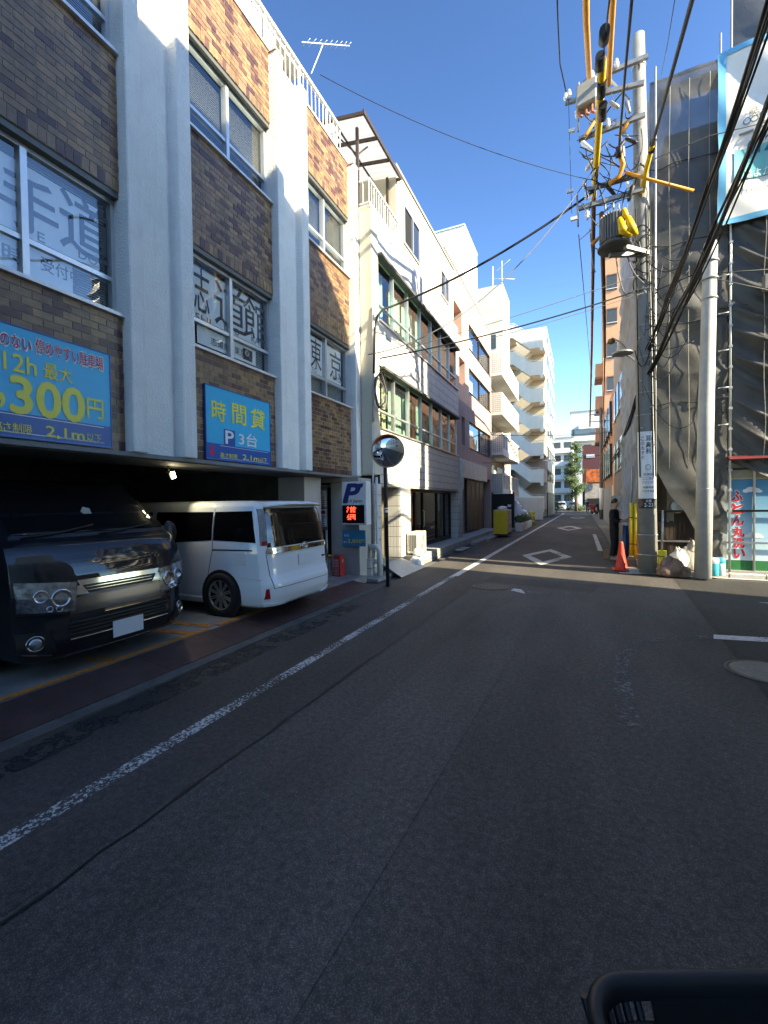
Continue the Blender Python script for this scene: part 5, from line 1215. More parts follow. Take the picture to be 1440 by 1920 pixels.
# ================================================================ vehicles
BLKP = mat('paint_black', (.004, .005, .008), .55, var=0, coat=1, spec=.12)
WHTP = mat('paint_pearl', (.76, .77, .77), .5, var=0, coat=1, spec=.2)
CHR = mat('chrome', (.72, .72, .72), .08, 1, var=0)
CHRD = mat('smoked_chrome', (.34, .34, .35), .12, 1, var=0)
AGL = mat('auto_glass', (.006, .007, .008), .03, var=0, spec=.8)
PLAS = mat('trim_black', (.012, .012, .013), .4, var=.05)
TYRE = mat('tyre', (.014, .014, .014), .8, var=.1)
LENS = mat('lamp_lens', (.30, .32, .34), .05, .55, var=.8, vs=16, coat=1)
REDL = mat('lamp_red', (.35, .008, .012), .12, var=.1, coat=1)
class Body:
    """vehicle shell as a height field over (y, z) at the near end, sides drawn back to the far end"""
    def __init__(s, st, length, p=4.0): s.st = st; s.len = length; s.p = p
    def at(s, z):
        st = s.st
        if z <= st[0][1]: return st[0]
        for i in range(len(st)-1):
            if st[i][1] <= z <= st[i+1][1]:
                a, b = st[i], st[i+1]; f = (z-a[1])/max(1e-6, b[1]-a[1]); f = f*f*(3-2*f)*.5+f*.5
                return [a[k]+(b[k]-a[k])*f for k in range(4)]
        return st[-1]
    def front(s, y, z, off=0):
        d, _, hw, c = s.at(z); t = min(1, abs(y)/hw)
        return (-(d+c*t**s.p)+off, y, z)
    def side(s, d, z, sg, off=0):
        hw = s.at(z)[2]
        taper = .10*max(0, (d-s.len+.7)/.7)**2
        return (-d, sg*(hw-taper+off), z)
    def build(s, name, m, parent):
        rows = []; zs = []
        for i in range(len(s.st)-1):
            for k in range(3): zs.append(s.st[i][1]+(s.st[i+1][1]-s.st[i][1])*k/3)
        zs.append(s.st[-1][1])
        for z in zs:
            d, _, hw, c = s.at(z); L = []
            back = [s.len*f for f in (1, .97, .9, .7, .45, .25)]
            for b in back:
                if b > d+c+.02: L.append(s.side(b, z, -1))
            while len(L) < 6: L.append(s.side(d+c+.021, z, -1))
            n = 28; F = [s.front(hw*math.sin((-1+2*j/n)*math.pi/2), z) for j in range(n+1)]
            Rr = [(x, -y, zz) for x, y, zz in reversed(L)]
            rows.append(L+F+Rr)
        q = MB().grid(rows)
        q.add(rows[-1], [list(range(len(rows[-1])))]); q.add(rows[0], [list(range(len(rows[0])))])
        ends = [r[0] for r in rows]+[r[-1] for r in reversed(rows)]
        q.add(ends, [list(range(len(ends)))])
        return q.build(name, m, parent, local=True)
    def patch(s, name, m, parent, quad, off=.006, n=10, k=6, skirt=.02, sm=True):
        """raised panel on the near end; quad = four (y, z) corners, counter-clockwise from inner-bottom"""
        rows = []
        for i in range(k+1):
            v = i/k; r = []
            for j in range(n+1):
                u = j/n
                y = (quad[0][0]*(1-u)+quad[1][0]*u)*(1-v)+(quad[3][0]*(1-u)+quad[2][0]*u)*v
                z = (quad[0][1]*(1-u)+quad[1][1]*u)*(1-v)+(quad[3][1]*(1-u)+quad[2][1]*u)*v
                r.append(s.front(y, z, off))
            rows.append(r)
        return s._skirted(name, m, parent, rows, (-skirt, 0, 0), sm)
    def spatch(s, name, m, parent, quad, sg, off=.004, n=10, k=6, skirt=.012):
        rows = []
        for i in range(k+1):
            v = i/k; r = []
            for j in range(n+1):
                u = j/n
                d = (quad[0][0]*(1-u)+quad[1][0]*u)*(1-v)+(quad[3][0]*(1-u)+quad[2][0]*u)*v
                z = (quad[0][1]*(1-u)+quad[1][1]*u)*(1-v)+(quad[3][1]*(1-u)+quad[2][1]*u)*v
                r.append(s.side(d, z, sg, off))
            rows.append(r)
        return s._skirted(name, m, parent, rows, (0, -sg*skirt, 0), True)
    def _skirted(s, name, m, parent, rows, dv, sm):
        q = MB().grid(rows, sm)
        ring = list(rows[0])+[r[-1] for r in rows[1:]]+list(reversed(rows[-1]))[1:]+[r[0] for r in reversed(rows[1:-1])]
        low = [tuple(a+b for a, b in zip(p, dv)) for p in ring]
        q.grid([ring, low], False, True)
        return q.build(name, m, parent, local=True)
def wheel(parent, d, y, r, sg, rim, spokes=10):
    c = Vector((-d, y, r)); ax = Vector((0, sg, 0))
    w = MB().lathe([(r*.64, -.10), (r*.9, -.10), (r*.985, -.07), (r, -.03), (r, .03), (r*.985, .07), (r*.92, .095), (r*.70, .10), (r*.66, .07), (r*.64, -.10)], c, 32, ax).build('wheel', TYRE, parent, local=True)
    MB().lathe([(r*.66, .02), (r*.70, .085), (r*.66, .09), (r*.62, .05), (r*.60, .01)], c, 32, ax).build('rim', rim, w, local=True)
    MB().lathe([(r*.62, -.02), (r*.62, -.0)], c, 24, ax).build('brake_disc', PLAS, w, local=True)
    MB().lathe([(r*.13, .02), (r*.13, .075), (r*.08, .085)], c, 16, ax).build('hub', rim, w, local=True)
    for i in range(spokes):
        a = 2*math.pi*i/spokes; e = Vector((math.cos(a), 0, math.sin(a))); f = Vector((math.cos(a+.24), 0, math.sin(a+.24)))
        MB().bar(c+e*r*.10+ax*.07, c+f*r*.65+ax*.075, .018, .016, ax).build('spoke', rim, w, local=True)
        f = Vector((math.cos(a-.24), 0, math.sin(a-.24)))
        MB().bar(c+e*r*.10+ax*.066, c+f*r*.65+ax*.071, .018, .016, ax).build('spoke', rim, w, local=True)
    return w
# ---- black van, nose to the street
vn = thing('black_van', 'glossy black cargo van parked nose out in the parking deck', 'van', (-4.36, 3.03, .1))
V = Body([(.14, .16, .78, .16), (.03, .20, .84, .20), (.0, .33, .875, .22), (.015, .46, .885, .22), (.03, .58, .89, .21), (.04, .76, .90, .17), (.055, .92, .90, .17), (.085, 1.05, .897, .16), (.165, 1.20, .89, .15),
  (.33, 1.325, .875, .14), (.62, 1.56, .83, .12), (.92, 1.80, .775, .10), (1.0, 1.855, .755, .09), (1.14, 1.895, .72, .08), (1.4, 1.915, .64, .06)], 4.8, 5.0)
V.build('body', BLKP, vn)
ws = V.patch('windscreen', AGL, vn, [(-.79, 1.345), (.79, 1.345), (.70, 1.81), (-.70, 1.81)], .006, 20, 12)
V.patch('cowl', PLAS, vn, [(-.82, 1.30), (.82, 1.30), (.80, 1.336), (-.80, 1.336)], .010, 20, 2)
for a0_, a1_ in (((-.74, 1.32), (-.06, 1.41)), ((-.05, 1.32), (.64, 1.40))):
    pts = [V.front(a0_[0]+(a1_[0]-a0_[0])*i/6, a0_[1]+(a1_[1]-a0_[1])*(i/6)**1.3, .03) for i in range(7)]
    MB().tube(pts, .009, 6).build('wiper', PLAS, ws, local=True)
V.patch('bonnet_seam', PLAS, vn, [(-.80, 1.255), (.80, 1.255), (.80, 1.262), (-.80, 1.262)], .002, 24, 1, .004)
for sg in (-1, 1):
    hl = V.patch('headlight', mat('lamp_housing', (.42, .43, .45), .12, .85, var=.9, vs=9), vn, [(sg*.47, .615), (sg*.868, .66), (sg*.885, .935), (sg*.44, .885)], .012, 10, 6, .03)
    V.patch('lens_cover', glass('lamp_glass', (.92, .94, .95), 1.5, .0, .06), hl, [(sg*.47, .615), (sg*.868, .66), (sg*.885, .935), (sg*.44, .885)], .034, 10, 6, .02)
    for yy, zz, r_ in ((.58, .755, .085), (.73, .79, .06), (.60, .66, .03), (.67, .668, .028)):
        p = Vector(V.front(sg*yy, zz, .020)); MB().lathe([(r_, -.03), (r_, .004), (r_*.86, .008), (r_*.8, -.006), (r_*.3, -.02), (.004, -.02)], p, 20, (1, sg*.15, 0)).build('reflector', CHR, hl, local=True)
    V.patch('headlight_trim', PLAS, vn, [(sg*.44, .59), (sg*.872, .635), (sg*.868, .658), (sg*.46, .613)], .010, 10, 1, .02)
    p = Vector(V.front(sg*.765, .37, .0))
    fg = MB().lathe([(.075, -.02), (.075, .012), (.06, .016), (.056, .004)], p, 22, (1, sg*.35, 0)).build('fog_lamp', CHRD, vn, local=True)
    MB().lathe([(.056, -.01), (.054, .010), (.03, .018), (.004, .02)], p, 22, (1, sg*.35, 0)).build('fog_lens', LENS, fg, local=True)
    V.patch('fog_bezel', PLAS, vn, [(sg*.62, .26), (sg*.862, .28), (sg*.872, .47), (sg*.68, .47)], .003, 8, 4, .02)
    V.patch('bumper_blade', CHRD, vn, [(sg*.66, .235), (sg*.84, .275), (sg*.845, .29), (sg*.66, .25)], .012, 8, 1, .02)
    V.spatch('side_window', AGL, vn, [(1.15, 1.22), (2.15, 1.20), (2.10, 1.66), (1.42, 1.66)], sg)
    V.spatch('side_window', AGL, vn, [(2.25, 1.20), (4.5, 1.20), (4.45, 1.66), (2.25, 1.66)], sg)
    V.spatch('door_seam', PLAS, vn, [(2.19, .30), (2.205, .30), (2.205, 1.70), (2.19, 1.70)], sg, .002)
    m_ = MB().tube([V.side(.62, 1.20, sg, 0), (-.60, sg*1.0, 1.22)], .025, 8).build('mirror', PLAS, vn, local=True)
    q = MB(); q.lathe([(.03, -.05), (.085, -.03), (.10, .0), (.095, .03), (.02, .035)], (-.60, sg*1.05, 1.25), 18, (1, sg*-.1, 0))
    for i_, v_ in enumerate(q.v): q.v[i_] = (v_[0], v_[1], 1.25+(v_[2]-1.25)*1.5)
    q.build('mirror_housing', PLAS, m_, local=True)
    for dd in (1.0, 3.6):
        MB().lathe([(.38, -.02), (.38, .006)], (-dd, sg*(V.at(.35)[2]-.0), .33), 28, (0, sg, 0)).build('wheel_arch', M_dark(), vn, local=True)
        wheel(vn, dd, sg*(V.at(.35)[2]-.06), .325, sg, M_steel(), 6)
V.patch('grille_bar', CHR, vn, [(-.42, .845), (.42, .845), (.44, .895), (-.44, .895)], .022, 16, 3, .03)
V.patch('grille_slot', PLAS, vn, [(-.36, .765), (.36, .765), (.40, .842), (-.40, .842)], .004, 16, 3)
for zz in (.785, .815): V.patch('grille_slat', CHRD, vn, [(-.36, zz), (.36, zz), (.36, zz+.008), (-.36, zz+.008)], .010, 12, 1, .01)
V.patch('grille_moustache', CHR, vn, [(-.46, .735), (.46, .735), (.40, .762), (-.40, .762)], .024, 16, 2, .03)
for sg in (-1, 1): V.patch('grille_end', CHR, vn, [(sg*.345, .762), (sg*.46, .755), (sg*.445, .845), (sg*.40, .845)], .021, 5, 4, .03)
V.patch('grille_lower', CHRD, vn, [(-.52, .585), (.52, .585), (.46, .733), (-.46, .733)], .012, 16, 4, .03)
V.patch('intake', M_dark(), vn, [(-.53, .36), (.53, .36), (.50, .545), (-.50, .545)], .003, 16, 4)
for i in range(5): V.patch('intake_slat', PLAS if i < 4 else CHR, vn, [(-.53, .395+i*.034 if i < 4 else .352), (.53, .395+i*.034 if i < 4 else .352), (.53, .406+i*.034 if i < 4 else .362), (-.53, .406+i*.034 if i < 4 else .362)], .014, 16, 1, .012)
V.patch('lip_line', CHRD, vn, [(-.55, .205), (.55, .205), (.55, .212), (-.55, .212)], .006, 16, 1, .008)
PLT = mat('number_plate', (.72, .73, .73), .5, var=.04)
B_ = V.front(.03, .36, .0)
q = MB().box(B_[0]+.018, B_[0]+.028, -.14, .19, .265, .43).build('number_plate', PLT, vn, local=True)
q = MB().box(-.52, -.30, -.5, .35, 1.255, 1.262); 
# dashboard tray and small hanging charm seen through the screen
MB().lathe([(.05, 0), (.06, .004)], V.front(-.9*.0, 1.55, .012), 5, (1, 0, .6)).build('sticker', mat('sticker_cream', (.40, .38, .30), .6), vn, local=True)
# ---- white minivan, tail to the street
mv = thing('white_minivan', 'pearl white minivan parked tail out with dark privacy glass', 'minivan', (-3.83, 5.57, .1))
Wb = Body([(.16, .15, .76, .12), (.04, .19, .82, .15), (.0, .32, .843, .16), (.0, .48, .848, .16), (.03, .545, .85, .15), (.06, .62, .85, .13), (.08, .90, .85, .13), (.09, 1.0, .847, .13), (.125, 1.22, .828, .13), (.175, 1.46, .795, .12),
   (.22, 1.575, .765, .11), (.30, 1.625, .73, .10), (.5, 1.655, .65, .08)], 4.7, 6.5)
Wb.build('body', WHTP, mv)
PRIV = mat('privacy_glass', (.004, .004, .005), .04, var=0, spec=.7)
Wb.patch('rear_window', PRIV, mv, [(-.73, 1.0), (.73, 1.0), (.665, 1.545), (-.665, 1.545)], .006, 18, 10)
Wb.patch('tailgate_seam', PLAS, mv, [(-.70, .43), (.70, .43), (.70, .437), (-.70, .437)], .002, 16, 1, .004)
for sg in (-1, 1):
    Wb.patch('tailgate_seam', PLAS, mv, [(sg*.70, .43), (sg*.707, .43), (sg*.757, .9), (sg*.75, .9)], .002, 1, 8, .004)
    tl = Wb.patch('tail_lamp', mat('clear_lens', (.30, .31, .33), .08, .4, var=.3, vs=30), mv, [(sg*.735, 1.03), (sg*.81, 1.03), (sg*.755, 1.54), (sg*.675, 1.54)], .010, 6, 10)
    Wb.patch('tail_lamp_red', REDL, tl, [(sg*.725, 1.035), (sg*.80, 1.035), (sg*.79, 1.09), (sg*.72, 1.09)], .014, 4, 3)
    Wb.patch('reflector', REDL, mv, [(sg*.755, .295), (sg*.815, .295), (sg*.80, .43), (sg*.77, .44)], .008, 4, 4)
    Wb.patch('bumper_fin', WHTP, mv, [(sg*.45, .185), (sg*.80, .185), (sg*.83, .235), (sg*.62, .215)], .03, 8, 2, .05)
    Wb.spatch('quarter_window', PRIV, mv, [(.24, 1.07), (1.02, 1.09), (1.02, 1.50), (.34, 1.51)], sg)
    Wb.spatch('side_window', PRIV, mv, [(1.05, 1.09), (2.25, 1.02), (2.22, 1.50), (1.05, 1.50)], sg)
    Wb.spatch('side_window', PRIV, mv, [(2.32, 1.02), (3.25, .98), (2.95, 1.49), (2.32, 1.50)], sg)
    Wb.spatch('slide_rail', PLAS, mv, [(.30, .955), (1.03, .945), (1.03, .963), (.30, .973)], sg, .003)
    Wb.spatch('door_seam', PLAS, mv, [(1.12, .58), (1.128, .58), (1.036, .95), (1.028, .95)], sg, .002, 1, 4)
    Wb.spatch('door_seam', PLAS, mv, [(1.028, .95), (1.036, .95), (1.036, 1.60), (1.028, 1.60)], sg, .002, 1, 8)
    Wb.spatch('fuel_lid', mat('paint_pearl_shade', (.66, .68, .69), .25, var=0, coat=1), mv, [(.42, .755), (.62, .755), (.62, .92), (.42, .92)], sg, .002, 4, 4)
    Wb.spatch('waist_line', mat('paint_pearl_shade', (.66, .68, .69)), mv, [(.14, .56), (.62, .58), (.62, .588), (.14, .57)], sg, .003)
    Wb.spatch('sill_skirt', WHTP, mv, [(1.28, .16), (3.3, .16), (3.3, .27), (1.24, .25)], sg, .02, 12, 3, .03)
    for dd in (.88, 3.73):
        MB().lathe([(.365, -.02), (.365, .006)], (-dd, sg*Wb.at(.4)[2], .31), 30, (0, sg, 0)).build('wheel_arch', M_dark(), mv, local=True)
        wheel(mv, dd, sg*(Wb.at(.4)[2]-.06), .315, sg, mat('rim_bronze', (.50, .46, .38), .35, .6, var=.05), 10)
Wb.patch('chrome_garnish', CHR, mv, [(-.76, .915), (.76, .915), (.74, .985), (-.74, .985)], .016, 18, 4, .03)
p = Vector(Wb.front(.06, .97, .03))
q = MB()
for rx, rz in ((.065, .048), (.028, .044), (.05, .018)):
    q.tube([(p.x, p.y+rx*math.cos(a*math.pi/10), p.z+(.02 if rz == .018 else 0)+rz*math.sin(a*math.pi/10)) for a in range(21)], .007, 6, False)
stuff(q.build('emblem', CHR, mv, local=True))
B_ = Wb.front(.05, .78, 0)
MB().box(B_[0]+.012, B_[0]+.02, -.11, .22, .685, .85).build('number_plate', PLT, mv, local=True)
MB().box(Wb.front(.6, .75)[0]+.0, Wb.front(.6, .75)[0]+.02, .56, .64, .74, .765).build('badge', PLAS, mv, local=True)
q = MB(); rows = []
for j in range(13):
    y = -.66+1.32*j/12; e = .10*abs(y/.66)**4
    rows.append([(-.50, y, 1.652), (-.20-e, y, 1.650-.02*abs(y/.66)**4), (-.06-e, y, 1.622-.03*abs(y/.66)**4), (-.05-e, y, 1.592-.03*abs(y/.66)**4), (-.20-e, y, 1.585-.02*abs(y/.66)**4), (-.42, y, 1.59)])
q.grid(rows, True, True); q.add(rows[0], [range(6)]); q.add(rows[-1], [range(6)]); q.build('spoiler', WHTP, mv, local=True)

# ================================================================ street furniture
# traffic mirror
tm = thing('traffic_mirror', 'round convex traffic mirror with orange rim on a dark post', 'traffic mirror', (-3.58, 8.07, 0))
MB().tube([(-3.58, 8.07, 0), (-3.60, 8.07, 2.15), (-3.61, 8.07, 2.75)], .037, 12).build('post', mat('post_brown', (.018, .015, .014), .5, var=.3, vs=20), tm)
MCn = Vector((-3.504, 7.980, 2.725)); mdir = Vector((.36, -.92, -.24)).normalized()
MR = .325
q = MB(); prof = [(MR*math.sin(a*.50/10), .09*math.cos(a*.5/10)*1.0) for a in range(11)]
rc = MR/math.sin(.62)
q.lathe([(max(.001, rc*math.sin(a*.62/12)), rc*(math.cos(a*.62/12)-math.cos(.62))) for a in range(12, -1, -1)], MCn, 40, mdir)
q.build('mirror_face', mat('mirror_silver', (.80, .82, .84), .02, 1, var=0), tm)
RIMG = mat('mirror_rim', (.45, .33, .20), .5, var=.1)
ORG = mat('mirror_orange', (.80, .11, .02), .45, var=.06)
MB().lathe([(MR+.001, -.005), (MR+.008, -.02), (MR+.008, .012), (MR+.001, .016)], MCn, 40, mdir).build('rim', RIMG, tm)
MB().lathe([(MR+.01, -.004), (MR+.006, -.05), (MR*.6, -.10), (.04, -.12)], MCn, 32, mdir).build('back_shell', ORG, tm)
a_ = mdir.cross(Vector((0, 0, 1))).normalized(); b_ = a_.cross(mdir)
rows = []
for k in range(2):
    rows.append([MCn+(a_*math.cos(t)+b_*math.sin(t))*(MR+.016)+mdir*(.02+.10*k*math.sin((t-.25)/(2.4-.25)*math.pi)) for t in [ .25+(2.4-.25)*i/16 for i in range(17)]])
MB().grid(rows).build('visor', ORG, tm)
MB().bar(MCn-mdir*.11, Vector((-3.605, 8.07, MCn.z-.02)), .05, .05).build('bracket', M_steel(), tm)
for zz in (1.55, 1.42): 
    s_ = MB().tube([(-3.595, 8.07, zz-.05), (-3.596, 8.07, zz+.05)], .0385, 12).build('sticker', SWHT if zz > 1.5 else mat('sticker_dark', (.06, .06, .07), .5), tm)
MB().tube([(-3.595, 8.07, 1.55), (-3.595, 8.07, 1.58)], .039, 12).build('sticker', SRED, tm)
# big utility pole
PX0, PY0 = 1.38, 11.55
pole = thing('utility_pole', 'thick grey concrete utility pole loaded with crossarms beside the scaffold', 'utility pole', (PX0, PY0, .07))
PCON = mat('pole_concrete', (.27, .27, .26), .85, var=.14, vs=4, bump=.25, bs=50, stain=.35)
def pp(z): return Vector((PX0-.015*z, PY0, z))
MB().tube([pp(.05), pp(4), pp(8), pp(12.1)], [.205, .18, .155, .125], 24).build('shaft', PCON, pole)
for zz in (.45, .9, 2.9, 3.6, 4.1, 4.9, 5.6, 6.4, 7.2, 11.4): MB().lathe([(.215-.0068*zz, -.012), (.222-.0068*zz, 0), (.215-.0068*zz, .012)], pp(zz), 24).build('steel_band', M_steel(), pole)
for i, zz in enumerate((3.3, 3.75, 4.35, 4.8, 5.3, 5.8)): 
    a = (-2.0, -1.2)[i % 2]; d_ = Vector((math.cos(a), math.sin(a), 0)); MB().tube([pp(zz)+d_*.16, pp(zz)+d_*.27], .014, 6).build('step_bolt', M_steel(), pole)
# advert sheet wrapped round the pole
def wrap(name, m, z0, z1, r, a0, a1, parent):
    rows = [[(PX0-.015*z+r*math.cos(a0+(a1-a0)*i/14), PY0+r*math.sin(a0+(a1-a0)*i/14), z) for i in range(15)] for z in (z0, z1)]
    rows2 = [[(PX0-.015*z+(r-.006)*math.cos(a0+(a1-a0)*i/14), PY0+(r-.006)*math.sin(a0+(a1-a0)*i/14), z) for i in range(15)] for z in (z1, z0)]
    return MB().grid(rows+rows2, True).build(name, m, parent)
ad = thing('pole_advert', 'white advertising sheet with black characters wrapped round the utility pole', 'advert', (PX0, PY0-.2, 1.6))
wrap('sheet', SWHT, 1.72, 3.22, .207, -2.55, -.6, ad)
wrap('address_plate', mat('plate_black', (.015, .015, .016), .4, var=0), 1.50, 1.715, .209, -2.55, -.6, ad)
def wt(s, m, a, z, w, h, bold=.01):
    d_ = Vector((math.cos(a), math.sin(a), 0)); c_ = Vector((PX0-.015*z, PY0, z))+d_*.2125
    o = text('lettering', s, m, ad, c_, Vector((-d_.y, d_.x, 0)), (0, 0, 1), w, h, bold=bold, ext=.0)
    for v in o.data.vertices:
        r_ = Vector((v.co.x-(PX0-.015*z), v.co.y-PY0)); r_ = r_.normalized()*.2135
        v.co.x = PX0-.015*z+r_.x; v.co.y = PY0+r_.y
INKK = mat('ink_black', (.05, .05, .05))
for i, ch in enumerate('耳鼻科'): wt(ch, INKK, -1.42, 3.06-i*.14, .11, .12)
for i, ch in enumerate('この先すぐ'): wt(ch, INKK, -1.95, 3.06-i*.105, .06, .08, .004)
for i, ch in enumerate('診療受付中'): wt(ch, INKK, -1.0, 3.06-i*.10, .05, .07, .004)
wt('石神井', INKK, -1.5, 2.26, .20, .06); wt('こころの', INKK, -1.5, 2.17, .24, .06); wt('クリニック', INKK, -1.5, 2.08, .26, .06)
wt('診療時間', INKK, -1.5, 1.97, .24, .05); wt('月火水木金', INKK, -1.5, 1.89, .26, .05); wt('2-23', SWHT, -1.5, 1.575, .18, .08); wt('本郷', SWHT, -1.5, 1.665, .12, .07)
MB().tube([Vector((PX0-.035+.214*math.cos(-1.5+.0), PY0-.2135, 2.42))+Vector((.05*math.cos(t*math.pi/8), 0, .06*math.sin(t*math.pi/8))) for t in range(17)], .004, 4, False).build('emblem_ring', INKK, ad)
# crossarms, insulators, switchgear, transformer
ARM = mat('crossarm_steel', (.30, .30, .29), .5, .5, var=.2, vs=7)
POR = mat('porcelain', (.72, .72, .70), .25, var=.05)
WBLK_ = mat('cable_black', (.012, .012, .013), .55, var=.1); WGRY_ = mat('cable_grey', (.14, .14, .14), .55, var=.1); OCOV_ = mat('cover_orange', (.66, .30, .04), .5, var=.15, vs=10)
arms = [((0.054, 11.350, 11.334), (1.362, 11.350, 11.408)), ((-0.311, 11.300, 10.996), (1.286, 11.300, 10.823)), ((-0.029, 11.300, 10.052), (1.305, 11.300, 10.128)), ((0.113, 11.300, 8.853), (1.254, 11.300, 8.879)), ((-0.058, 11.300, 8.476), (1.254, 11.300, 8.532))]
for a, b2 in arms:
    k_ = MB().bar(a, b2, .075, .09).build('crossarm', ARM, pole)
MB().bar((0.580, 11.320, 11.240), (1.029, 11.400, 10.602), .035, .04).build('arm_brace', ARM, pole)
MB().bar((0.685, 11.320, 10.256), (1.028, 11.400, 9.759), .035, .04).build('arm_brace', ARM, pole)
def insulator(p, parent=pole, up=1, s=1):
    p = Vector(p); MB().lathe([(.012*s, 0), (.03*s, .03*s), (.05*s, .05*s), (.03*s, .07*s), (.055*s, .10*s), (.03*s, .12*s), (.045*s, .15*s), (.03*s, .19*s), (.018*s, .21*s)], p, 12, (0, 0, up)).build('insulator', POR, parent)
for p in ((0.253, 11.300, 11.295), (0.749, 11.300, 11.353), (-0.229, 11.250, 11.021), (-0.298, 11.250, 10.987), (0.090, 11.250, 8.852), (0.574, 11.250, 10.065), (0.134, 11.250, 8.597)): insulator(p)
for p in ((0.144, 11.250, 8.353), (-0.061, 11.250, 10.715)): insulator(p, up=-1)
for u_, p, q_ in (('rod', (-0.025, 11.280, 11.329), (-0.040, 11.280, 10.223)), ('rod', (-0.068, 11.280, 8.797), (-0.048, 11.280, 8.058))): MB().tube([p, q_], .022, 6).build('drop_rod', ARM, pole)
for p in ((-0.175, 11.250, 10.273), (-0.215, 11.250, 8.907), (-0.137, 11.250, 8.249)):
    p = Vector(p); MB().obox(p, (.07, 0, 0), (0, .03, 0), (0, 0, .035)).build('junction_block', POR, pole)
sw = MB().obox(Vector((0.129, 11.150, 10.837)), (.21, .0, .05), (0, .16, 0), (0, 0, .25)).build('switch_box', mat('switch_grey', (.28, .28, .26), .6, var=.15), pole, bevel=.03)
for dx in (-.12, .02, .14): MB().tube([Vector((0.106, 11.120, 10.632))+Vector((dx, 0, 0)), Vector((0.105, 11.120, 10.466))+Vector((dx, 0, -.02)), Vector((0.171, 11.120, 10.430))+Vector((dx, 0, -.02))], .028, 8).build('bushing', mat('copper_red', (.45, .14, .06), .5), sw)
tf = thing('pole_transformer', 'grey finned pole transformer on a bracket with yellow covers', 'transformer', (0.672, 11.200, 7.466))
tc_ = Vector((0.685, 11.050, 7.651))
TFM = mat('transformer_grey', (.22, .22, .21), .7, .1, var=.15, vs=6)
MB().lathe([(.23, -.34), (.25, -.31), (.25, .28), (.23, .31), (.10, .35)], tc_, 28).build('tank', TFM, tf)
for i in range(16):
    a = math.pi+.1+i*math.pi/16; d_ = Vector((math.cos(a), math.sin(a), 0)); n_ = Vector((-d_.y, d_.x, 0))
    MB().obox(tc_+d_*.275+Vector((0, 0, 0)), d_*.03, n_*.008, (0, 0, .28)).build('fin', TFM, tf)
MB().lathe([(.10, -.42), (.33, -.41), (.35, -.38), (.33, -.35)], tc_, 28).build('support_plate', mat('support_dark', (.07, .07, .07), .6), tf)
MB().bar(tc_+Vector((-.1, .1, -.47)), pp(tc_.z-.47)+Vector((0, -.12, 0)), .09, .08).build('bracket_arm', ARM, tf)
MB().bar(tc_+Vector((.2, -.1, -.47)), pp(tc_.z-.47)+Vector((.1, -.12, 0)), .09, .08).build('bracket_arm', ARM, tf)
YCOV = mat('cover_yellow', (.70, .44, .015), .5, var=.12, vs=10)
OCOV = mat('cover_orange', (.66, .30, .04), .5, var=.15, vs=10)
for p0_, p1_, p2_, r_ in (((0.768, 10.750, 7.710), (0.824, 10.700, 7.420), (0.981, 10.800, 7.321), .075), ((0.928, 10.750, 7.688), (0.982, 10.700, 7.422), (1.075, 10.850, 7.347), .075), ((0.851, 10.780, 7.907), (0.868, 10.750, 7.772), (0.908, 10.750, 7.671), .05)):
    MB().tube([p0_, p1_, p2_], [r_*.7, r_*1.25, r_*.75], 10).build('bushing_cover', YCOV, tf)
for p in ((0.502, 10.950, 8.073), (0.659, 10.950, 8.063), (0.758, 10.900, 7.982)): MB().tube([p, Vector(p)+Vector((.0, .02, .14))], .02, 6).build('terminal', ARM, tf)
# splice closures, lugs and jumper loops crowding the pole head
rr = random.Random(5)
for k in range(16):
    z_ = rr.uniform(7.6, 10.6); c_ = pp(z_)+Vector((rr.uniform(-1.15, -.2), -rr.uniform(.2, .45), 0)); d_ = Vector((rr.uniform(-.12, .12), rr.uniform(-.05, .05), rr.uniform(.08, .16)))
    MB().tube([c_-d_, c_-d_*.7, c_+d_*.7, c_+d_], [.02, rr.uniform(.03, .055), rr.uniform(.03, .055), .02], 10).build('splice_closure', (WBLK_, ARM, OCOV_, POR)[k % 4], pole)
for k in range(44):
    z_ = rr.uniform(7.2, 10.9); a = pp(z_)+Vector((rr.uniform(-1.3, .05), -rr.uniform(.18, .4), 0)); b2 = pp(z_+rr.uniform(-1.1, .4))+Vector((rr.uniform(-1.2, .05), -rr.uniform(.18, .4), 0))
    mid = (a+b2)/2+Vector((rr.uniform(-.25, .25), -.05, -rr.uniform(.05, .4)))
    pts = [a*(1-t)*(1-t)+mid*2*t*(1-t)+b2*t*t for t in [i/10 for i in range(11)]]
    MB().tube(pts, rr.choice((.008, .010, .014)), 6).build('jumper', (WBLK_, WBLK_, WGRY_)[k % 3], pole)
for k in range(6):
    z_ = 6.6+k*.22; MB().tube([pp(z_)+Vector((math.cos(a)*(.175+.03*rr.random()), math.sin(a)*(.175+.03*rr.random()), .10*math.sin(a*2+k))) for a in [i*math.pi/8 for i in range(17)]], .012, 6, False).build('cable_wrap', WBLK_, pole)
for dx in (.12, .16, -.14): MB().tube([pp(2.2)+Vector((dx, -.17, 0)), pp(5)+Vector((dx, -.16, 0)), pp(8.2)+Vector((dx*.9, -.15, 0))], .014, 6).build('riser_cable', WBLK_, pole)
